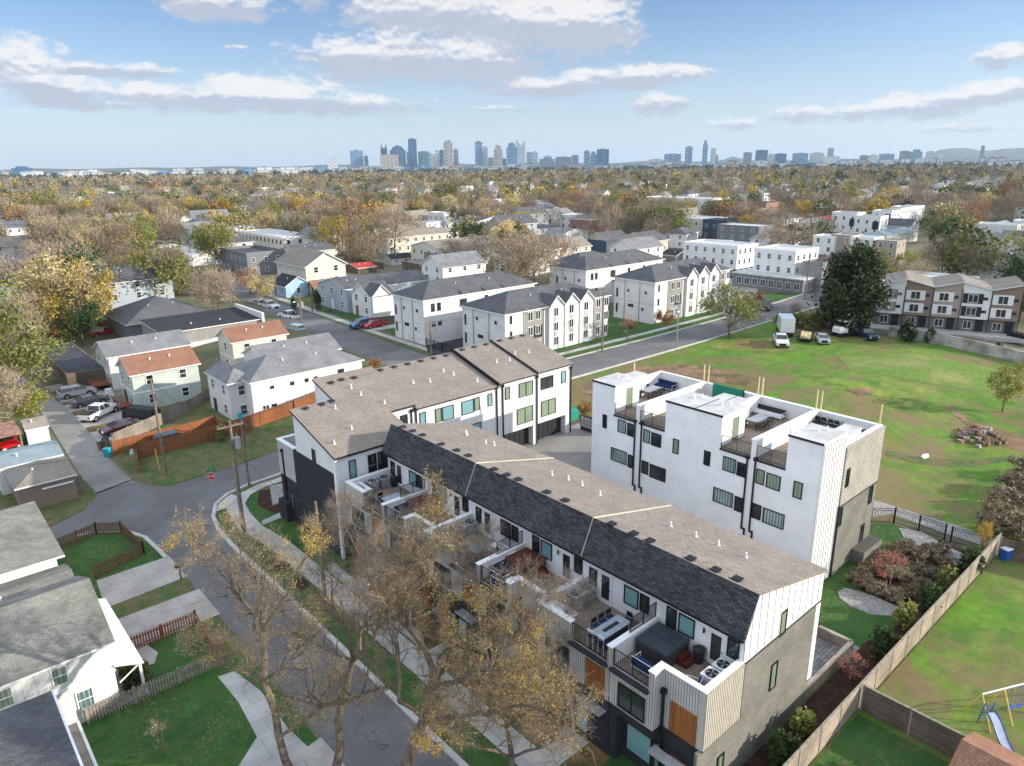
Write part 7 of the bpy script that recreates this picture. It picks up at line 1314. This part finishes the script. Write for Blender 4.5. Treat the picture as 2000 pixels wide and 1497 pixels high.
def lounge(label, x, y, rz, L_=.8, z=ZD, name='lounge_chair', cat='chair', cl='navy_cloth'):
    T = thing(name, label, cat, (x, y, z), R(rz)); m = MB(); m.box(-L_/2, -.35, .2, L_/2, .35, .36); m.build('cushion', cl, T); m = MB(); m.box(-L_/2, .28, .36, L_/2, .42, .78); m.build('back_cushion', 'plastic_dark' if cl == 'white_plastic' else cl, T); m = MB()
    for s in (-1, 1): m.path([(s*(L_/2+.03), -.38, 0), (s*(L_/2+.03), -.38, .58), (s*(L_/2+.03), .42, .58), (s*(L_/2+.03), .42, 0)], .022, 5)
    m.tube((-L_/2, .43, .8), (L_/2, .43, .8), .022, n=5); m.box(-L_/2-.02, -.38, .15, L_/2+.02, .38, .2); m.build('frame', 'white_plastic', T)
lounge('two seat blue lounge bench behind the railing of the nearest terrace', 25.5, 18.6, 90, 1.5, name='lounge_bench', cat='bench'); lounge('blue lounge chair in front of the nearest white air conditioner', 25.9, 16.2, 200)
lounge('blue lounge sofa against the grey tub, second red tub terrace', 25.9, 30.5, 0, 1.3, name='lounge_sofa', cat='sofa'); lounge('blue lounge chair nearest the railing on the middle terrace', 25.0, 29.6, 90); lounge('blue lounge chair by the privacy screen of the middle terrace', 26.1, 27.6, 190, 1.1); lounge('blue lounge sofa on the second terrace from the back', 26.0, 41.7, 0, 1.4, name='lounge_sofa', cat='sofa'); lounge('blue lounge chair near the screen, second terrace from the back', 26.2, 38.6, 190)
def table(label, x, y, lx, ly, h, top, leg='black_metal', z=ZD, name='table', solid=False, pit=False):
    T = thing(name, label, 'table', (x, y, z)); m = MB(); m.box(-lx/2, -ly/2, h-.05, lx/2, ly/2, h); m.build('tabletop', top, T)
    if solid: m = MB(); m.box(-lx/2+.35, -ly/2+.12, 0, lx/2-.1, ly/2-.12, h-.05); m.build('base', 'charcoal', T)
    else:
        for a in (-1, 1):
            for b in (-1, 1): m = MB(); m.box(a*(lx/2-.05)-.025, b*(ly/2-.05)-.025, 0, a*(lx/2-.05)+.025, b*(ly/2-.05)+.025, h-.05); m.build('leg', leg, T)
    if pit: m = MB(); m.box(-.6, -.12, h, .6, .12, h+.02); m.build('burner', 'plastic_dark', T)
    return T
table('low white coffee table between the blue seats of the middle terrace', 25.6, 29.0, .7, 1.1, .38, 'white_plastic'); table('low white coffee table on the second terrace from the back', 25.5, 40.4, .7, 1.1, .38, 'white_plastic'); table('long blue grey fire table with bar chairs', 25.95, 21.5, 2.3, .95, .95, 'tabletop', solid=True, pit=True, name='fire_table'); table('pale dining table by the screen on the farthest terrace', 26.1, 43.6, 1.5, .9, .75, 'tabletop'); table('pale dining table half hidden by branches, third terrace from the back', 26.3, 33.2, 1.4, .9, .75, 'tabletop')
def chair(label, x, y, rz, mt='white_plastic', h=.62, z=ZD, name='bar_chair', group=None, cush='navy_cloth'):
    T = thing(name, label, 'chair', (x, y, z), R(rz), group)
    for a in (-1, 1):
        for b in (-1, 1): m = MB(); m.tube((a*.2, b*.2, 0), (a*.2, b*.2, h if b < 0 else h+.42), .018, n=4); m.build('leg', mt, T)
    m = MB(); m.box(-.22, -.22, h-.03, .22, .22, h+.03); m.build('seat', cush, T); m = MB(); m.box(-.21, .18, h+.15, .21, .22, h+.42); m.build('backrest', mt, T)
for i, (x, y, rz, lb) in enumerate([(24.95, 21.15, 90, 'white framed bar chair at the street end of the fire table, right'), (24.95, 21.9, 90, 'white framed bar chair at the street end of the fire table, left'), (25.7, 22.3, 0, 'dark bar chair on the long side of the fire table nearest the street'), (26.3, 22.3, 0, 'middle dark bar chair on the long side of the fire table'), (26.9, 22.3, 0, 'dark bar chair on the long side of the fire table nearest the wall'), (27.35, 21.5, -90, 'dark bar chair at the wall end of the fire table')]): chair(lb, x, y, rz, 'white_plastic' if i < 2 else 'black_metal', .7)
chair('dark chair at the dining table of the farthest terrace', 25.7, 44.5, 0, 'black_metal', .45, name='patio_chair'); chair('second dark chair at the table, third terrace from the back', 25.9, 34.1, 0, 'black_metal', .45, name='patio_chair')
def can(label, x, y): T = thing('trash_can', label, 'bin', (x, y, ZD)); m = MB(); m.tube((0, 0, 0), (0, 0, .8), .26, .33, 12); m.build('body', 'plastic_dark', T); m = MB(); m.tube((0, 0, .8), (0, 0, .88), .36, .2, 12); m.build('lid', 'plastic_dark', T)
can('black round bin beside the door of the nearest terrace', 28.1, 17.3); can('black round bin in the corner of the farthest terrace', 28.15, 46.6)
def grill(label, x, y): T = thing('grill_counter', label, 'counter', (x, y, ZD)); m = MB(); m.box(-.35, -.9, .0, .35, .9, .85); m.build('cabinet', 'galv', T); m = MB(); m.box(-.38, -.95, .85, .38, .95, .9); m.build('worktop', 'white_plastic', T); m = MB(); m.tube((-.2, -.5, .95), (-.2, .3, .95), .2, n=10); m.build('grill_hood', 'steel', T)
grill('white topped grill counter by the parapet of the fire table terrace', 25.2, 24.5); grill('white grill counter by the parapet of the farthest terrace', 25.2, 46.6); grill('silver grill by the screen of the third terrace from the back', 27.2, 31.9)
# roof decks of the rear block
ZC = 9.52
table('dining table with dark chairs on the farthest rear roof deck', 53.3, 40.2, 2., 1., .75, 'tabletop', z=ZC); table('dining table with dark chairs on the third rear roof deck', 53.2, 28.9, 2., 1., .75, 'tabletop', z=ZC); table('bar table against the parapet of the nearest rear roof deck', 56.5, 24.3, .6, 2., 1.0, 'tabletop', z=ZC); table('round topped pale table on the nearest rear roof deck', 55.4, 21.6, 1.1, 1.1, .72, 'tabletop', z=ZC)
for cx, cy, lb in ((53.3, 40.2, 'the farthest rear roof deck'), (53.2, 28.9, 'the third rear roof deck')):
    for i in range(6): chair('dark patio chair at the dining table of '+lb, cx-.7+.7*(i % 3), cy+(.75 if i < 3 else -.75), 0 if i < 3 else 180, 'black_metal', .45, ZC, 'patio_chair', 'chairs on '+lb, 'plastic_dark')
for i, y in enumerate((23.5, 24.0, 24.6, 25.1)): chair('tall dark stool at the bar table of the nearest rear roof deck', 55.9, y, -90, 'black_metal', .75, ZC, 'bar_stool', 'stools at the bar table', 'plastic_dark')
lounge('blue covered sofa on the farthest rear roof deck', 56.2, 40.8, -90, 2.4, ZC, 'outdoor_sofa', 'sofa'); lounge('dark sofa with white cushions on the third rear roof deck', 56.2, 29.5, -90, 2.6, ZC, 'outdoor_sofa', 'sofa', 'white_plastic'); lounge('dark lounge chair in the corner of the nearest rear roof deck', 56.4, 21.3, -60, .8, ZC, cl='plastic_dark')
T = thing('privacy_screen', 'dark green privacy screen on the second rear roof deck', 'screen', (56.7, 34, ZC)); m = MB(); m.box(-.03, -1.6, 0, .03, 1.6, 1.6); m.build('panel', 'green_p', T); m = MB(); m.box(-.06, -1.66, 0, .06, -1.6, 1.7); m.build('post', 'black_metal', T)
for i, (x, y) in enumerate([(52.9, 42.0), (57.1, 36.9), (57.1, 36.4), (57.1, 31.2), (57.1, 30.8), (57.1, 25.8), (57.1, 25.4), (57.1, 20.6)]):
    T = tag(part('lumber_post', 'lumber', None, (x-.05, y-.05, 10.9, x+.05, y+.05, 12.6)), 'pale upright post on the parapet of the rear white block', 'post', 'posts on the rear parapets')
# ------------------------------------------------------------------ the skyline, kilometres away
for n_, a_, b_, mo in (('tower_blue', (.05, .17, .33), (.12, .28, .46), (.30, .42, .5)), ('tower_deep', (.012, .065, .16), (.03, .11, .24), (.10, .2, .32)), ('tower_pale', (.55, .58, .60), (.62, .64, .64), (.25, .32, .38)), ('tower_tan', (.50, .44, .36), (.56, .50, .42), (.25, .22, .2)), ('tower_teal', (.08, .22, .28), (.12, .30, .36), (.30, .42, .45)), ('tower_white', (.72, .72, .70), (.76, .76, .74), (.35, .38, .42)), ('tower_grey', (.22, .25, .29), (.28, .31, .34), (.12, .14, .17))):
    bricky(n_, a_, b_, mo, 16, 11, 'wall', .4, 1.3, 0., .1, .15)
HC = [0]
def tower(name, label, xa, xb, ytop, mat, D=5000., top='flat', ybase=None, cat='skyscraper', depth=.8):
    a, b = pdir(xa, 320), pdir(xb, 320); HC[0] += 1; D = D*(1+.004*(HC[0] % 7)); ta, tb = D/np.hypot(a[0], a[1]), D/np.hypot(b[0], b[1]); A, B = Vector((a[0]*ta, a[1]*ta, 0)), Vector((b[0]*tb, b[1]*tb, 0))
    dd = pdir((xa+xb)/2, ytop); h = CAMH+dd[2]*D/np.hypot(dd[0], dd[1]); d = (B-A); W = d.length; T = thing(name, label, cat, (A.x, A.y, 2), math.atan2(d.y, d.x)); h -= 2; dp = max(W*depth, 25)
    m = MB()
    if top == 'step': m.box(0, 0, -2, W, dp, h*.86); m.box(W*.18, 2, h*.86, W*.82, dp-2, h)
    elif top == 'slant': m.extr([(0, 0, -2), (W, 0, -2), (W, 0, h*.97), (W*.55, 0, h*.8), (0, 0, h)], (0, dp, 0))
    elif top == 'dome': m.box(0, 0, -2, W, dp, h*.8); m.extr([(W*.08, 3, h*.8), (W*.92, 3, h*.8), (W*.78, 3, h*.93), (W*.5, 3, h), (W*.22, 3, h*.93)], (0, dp-6, 0))
    elif top == 'spires': m.box(0, 0, -2, W, dp, h*.82); m.extr([(W*.05, 2, h*.82), (W*.2, 2, h), (W*.32, 2, h*.82)], (0, dp*.5, 0)); m.extr([(W*.68, 2, h*.82), (W*.82, 2, h), (W*.95, 2, h*.82)], (0, dp*.5, 0))
    else: m.box(0, 0, -2, W, dp, h)
    m.build('tower_wall', mat, T)
    if top in ('flat', 'step'):
        m = MB(); m.box(W*.25, dp*.2, h, W*.7, dp*.7, h+max(3, h*.035)); m.build('roof_plant', 'grey_wall', T)
    if top == 'crown': m = MB(); m.box(W*.15, 3, h, W*.85, dp-3, h*1.07); m.build('crown', 'tower_tan', T)
    if top == 'mast': m = MB(); m.tube((W/2, dp/2, h), (W/2, dp/2, h*1.4), 1.5, .4); m.build('mast', 'steel', T)
    return T
q = lambda x: 600+x/3.077
p_ = lambda y: 240+y/3.077
for xa, xb, yt, mt, tp, lb in [(122, 185, 212, 'tower_white', 'flat', 'white slab tower standing apart at the left end of the skyline'), (215, 305, 254, 'tower_grey', 'flat', 'low wide grey block below the blue grey tower'), (310, 385, 262, 'tower_white', 'flat', 'low white block right of the low grey one'), (262, 340, 168, 'tower_blue', 'flat', 'square blue grey tower, second from the left'), (345, 368, 200, 'tower_grey', 'flat', 'thin grey tower beside the square blue grey one'),
        (445, 485, 122, 'tower_deep', 'spires', 'blue tower topped by two pointed spires'), (440, 550, 192, 'tower_tan', 'flat', 'wide tan block in front of the twin spires'), (500, 595, 134, 'tower_deep', 'dome', 'dark blue tower with a stepped domed top'), (612, 662, 98, 'tower_deep', 'flat', 'tallest deep blue slab in the left cluster'), (600, 646, 158, 'tower_pale', 'step', 'pale tower in front of the deep blue slab'), (668, 735, 174, 'tower_teal', 'flat', 'teal glass block right of the deep blue slab'),
        (715, 760, 185, 'tower_pale', 'flat', 'pale narrow block beside the teal one'), (760, 805, 170, 'tower_white', 'step', 'white stepped tower left of the tan tower'), (797, 822, 165, 'tower_deep', 'flat', 'slim deep blue tower behind the tan tower'), (822, 876, 118, 'tower_tan', 'crown', 'tall tan tower with a small crown'), (880, 910, 160, 'tower_grey', 'flat', 'grey tower right of the tan crowned one'), (570, 655, 252, 'tower_grey', 'flat', 'low grey block on the hill below the cluster'),
        (1010, 1054, 115, 'tower_blue', 'flat', 'tall glass tower left of the second cluster'), (1054, 1086, 146, 'tower_pale', 'flat', 'pale shoulder tower attached to the tall glass one'), (1088, 1120, 210, 'tower_tan', 'flat', 'small tan tower between clusters'), (1122, 1175, 140, 'tower_tan', 'step', 'beige stepped tower of the second cluster'), (1130, 1195, 215, 'tower_deep', 'flat', 'low dark blue block under the beige tower'), (1197, 1262, 125, 'tower_blue', 'step', 'broad white and blue tower in the middle of the second cluster'),
        (1255, 1310, 102, 'tower_pale', 'slant', 'pale tower with a slanted concave top'), (1268, 1302, 162, 'tower_tan', 'flat', 'tan tower in front of the slanted one'), (1318, 1352, 180, 'tower_teal', 'flat', 'teal tower right of the slanted one'), (1352, 1386, 176, 'tower_pale', 'flat', 'pale twin right of the teal tower'), (1200, 1280, 248, 'tower_white', 'flat', 'low white hall below the second cluster'), (1395, 1485, 218, 'tower_grey', 'flat', 'low wide grey block with cranes'), (1420, 1470, 200, 'tower_pale', 'flat', 'pale block behind the wide grey one'),
        (1490, 1586, 206, 'tower_grey', 'flat', 'wide grey brown block'), (1588, 1630, 196, 'tower_blue', 'flat', 'blue block right of the wide grey brown one'), (1662, 1697, 170, 'tower_teal', 'flat', 'left tower of the teal trio'), (1699, 1738, 176, 'tower_teal', 'step', 'middle tower of the teal trio'), (1738, 1812, 160, 'tower_deep', 'flat', 'right and widest tower of the teal trio')]:
    tower('skyscraper', lb, q(xa), q(xb), p_(yt), mt, 5000, tp)
q2 = lambda x: 1250+x/2.667
p2 = lambda y: 260+y/2.667
for xa, xb, yt, mt, tp, lb in [(125, 212, 110, 'tower_blue', 'flat', 'wide blue block left of the three slim towers'), (232, 270, 72, 'tower_blue', 'flat', 'left of the three slim towers'), (322, 348, 43, 'tower_blue', 'step', 'middle and tallest of the three slim towers'), (365, 392, 83, 'tower_pale', 'flat', 'right of the three slim towers'), (393, 405, 116, 'tower_grey', 'flat', 'small grey block hugging the right slim tower'), (40, 120, 138, 'tower_white', 'flat', 'low white hall left of the wide blue block'), (535, 580, 102, 'tower_grey', 'flat', 'small grey tower left of the blue square one'), (597, 662, 90, 'tower_deep', 'flat', 'square deep blue tower right of centre'),
        (665, 700, 112, 'tower_pale', 'flat', 'pale block between two blue ones'), (700, 760, 108, 'tower_deep', 'flat', 'deep blue block beside the square tower'), (790, 872, 106, 'tower_blue', 'flat', 'broad blue grey block'), (880, 955, 104, 'tower_pale', 'flat', 'long pale block left of the white striped one'), (970, 1002, 80, 'tower_teal', 'mast', 'teal tower with a roof mast'), (950, 1040, 122, 'tower_white', 'flat', 'white striped block in front of the teal mast tower'), (1065, 1165, 150, 'tower_white', 'flat', 'low white hall right of the striped block'), (1140, 1188, 118, 'tower_grey', 'flat', 'small grey block right of the mast tower'),
        (1190, 1235, 114, 'tower_white', 'flat', 'white block left of the wide blue one'), (1240, 1320, 110, 'tower_blue', 'flat', 'wide light blue block'), (1345, 1400, 95, 'tower_grey', 'flat', 'grey block below the hills edge'), (1400, 1465, 88, 'tower_teal', 'step', 'teal block below the hills edge'), (1480, 1535, 98, 'tower_pale', 'flat', 'pale block at the left foot of the hills'), (1538, 1575, 108, 'tower_white', 'flat', 'white block at the left foot of the hills'), (1762, 1782, 68, 'tower_grey', 'flat', 'single dark tower rising before the hills'), (1310, 1480, 172, 'tower_white', 'flat', 'long low white building in the dark woods at right')]:
    tower('skyscraper' if yt < 120 else 'office_block', lb, q2(xa), q2(xb), p2(yt), mt, 5200, tp)
tower('office_block', 'dark blue office block with an overhanging top alone at the far left', 20, 62, 326, 'tower_deep', 4200, 'step', cat='office block')
LB = ['pale far building', 'blue grey far building', 'tan far building', 'white far building']
for k in range(150):
    x = rnd.uniform(-20, 2010); wd = rnd.uniform(8, 34); D = rnd.uniform(2600, 4800); yh = 322-(x-1000)*.0122; c = rnd.randrange(4); z_ = 'left of the white slab tower' if x < 640 else ('below the towers' if x < 1250 else 'along the right skyline')
    t = tower('far_building', LB[c]+' '+z_, x, x+wd, yh+rnd.uniform(-1, 7)-(2 if x > 1250 else 0), ('tower_pale', 'tower_blue', 'tower_tan', 'tower_white')[c], D, 'flat', cat='building', depth=.5); t['group'] = LB[c]+'s '+z_
def hills(name, pts, D, mat, thick=900):
    """a ridge: photograph positions of its crest, built at the distance D"""
    V, n = [], len(pts)
    for x, y in pts:
        d = pdir(x, y); r = np.hypot(d[0], d[1]); ux, uy = d[0]/r, d[1]/r; h = max(3, CAMH+d[2]/r*D)
        for k, (dd, hh) in enumerate(((-thick, 0), (-thick*.5, h*.55), (0, h), (thick, h*.5), (thick*2, 0))): V.append((ux*(D+dd), uy*(D+dd), hh+1))
    F = [(i*5+j, (i+1)*5+j, (i+1)*5+j+1, i*5+j+1) for i in range(n-1) for j in range(4)]
    o = bpy.data.objects.new(name, npmesh(name, V, F, [mat])); COL.objects.link(o); tag(o, kind='structure')
mottled('wood_far', [(.05, .065, .05), (.10, .095, .07)], [.004, .01], .95)
mottled('hill_wood', [(.07, .085, .06), (.11, .10, .07)], [.003, .01], .95)
rx = lambda x, a: 322-(x-1000)*.0122-a
hills('hills', [(x, rx(x, 1+2.2*abs(math.sin(x*.013))+1.5*math.sin(x*.031))) for x in range(-60, 2080, 20)], 9000, 'hill_wood')
hills('hills', [(1800, 311), (1820, 300), (1836, 293), (1860, 290), (1890, 290), (1915, 295), (1940, 294), (1960, 291), (1985, 290), (2010, 289), (2060, 288)], 11500, 'hill_wood', 1100)
hills('hills', [(1380, 318), (1415, 312), (1430, 306), (1450, 310), (1480, 318)], 10500, 'hill_wood', 500)
hills('hills', [(1700, 345), (1800, 333), (1880, 328), (1960, 324), (2060, 318)], 3600, 'wood_far', 500)
# ------------------------------------------------------------------ the air
m = bpy.data.materials.new('haze'); m.use_nodes = True; nt = m.node_tree; nt.nodes.clear(); o_ = nt.nodes.new('ShaderNodeOutputMaterial'); v = nt.nodes.new('ShaderNodeVolumePrincipled')
v.inputs['Color'].default_value = (.62, .80, 1, 1); v.inputs['Density'].default_value = HAZE = 5.2e-5; v.inputs['Anisotropy'].default_value = .1; nt.links.new(v.outputs[0], o_.inputs['Volume']); MT['haze'] = m
h_ = MB(); h_.box(-9500, -4500, -3, 15500, 15500, 330); o = h_.build('haze', 'haze'); tag(o, kind='stuff', label='pale blue haze in the air')
SC.cycles.volume_bounces = 0; SC.cycles.max_bounces = 6; SC.cycles.use_adaptive_sampling = True; SC.cycles.adaptive_threshold = .02
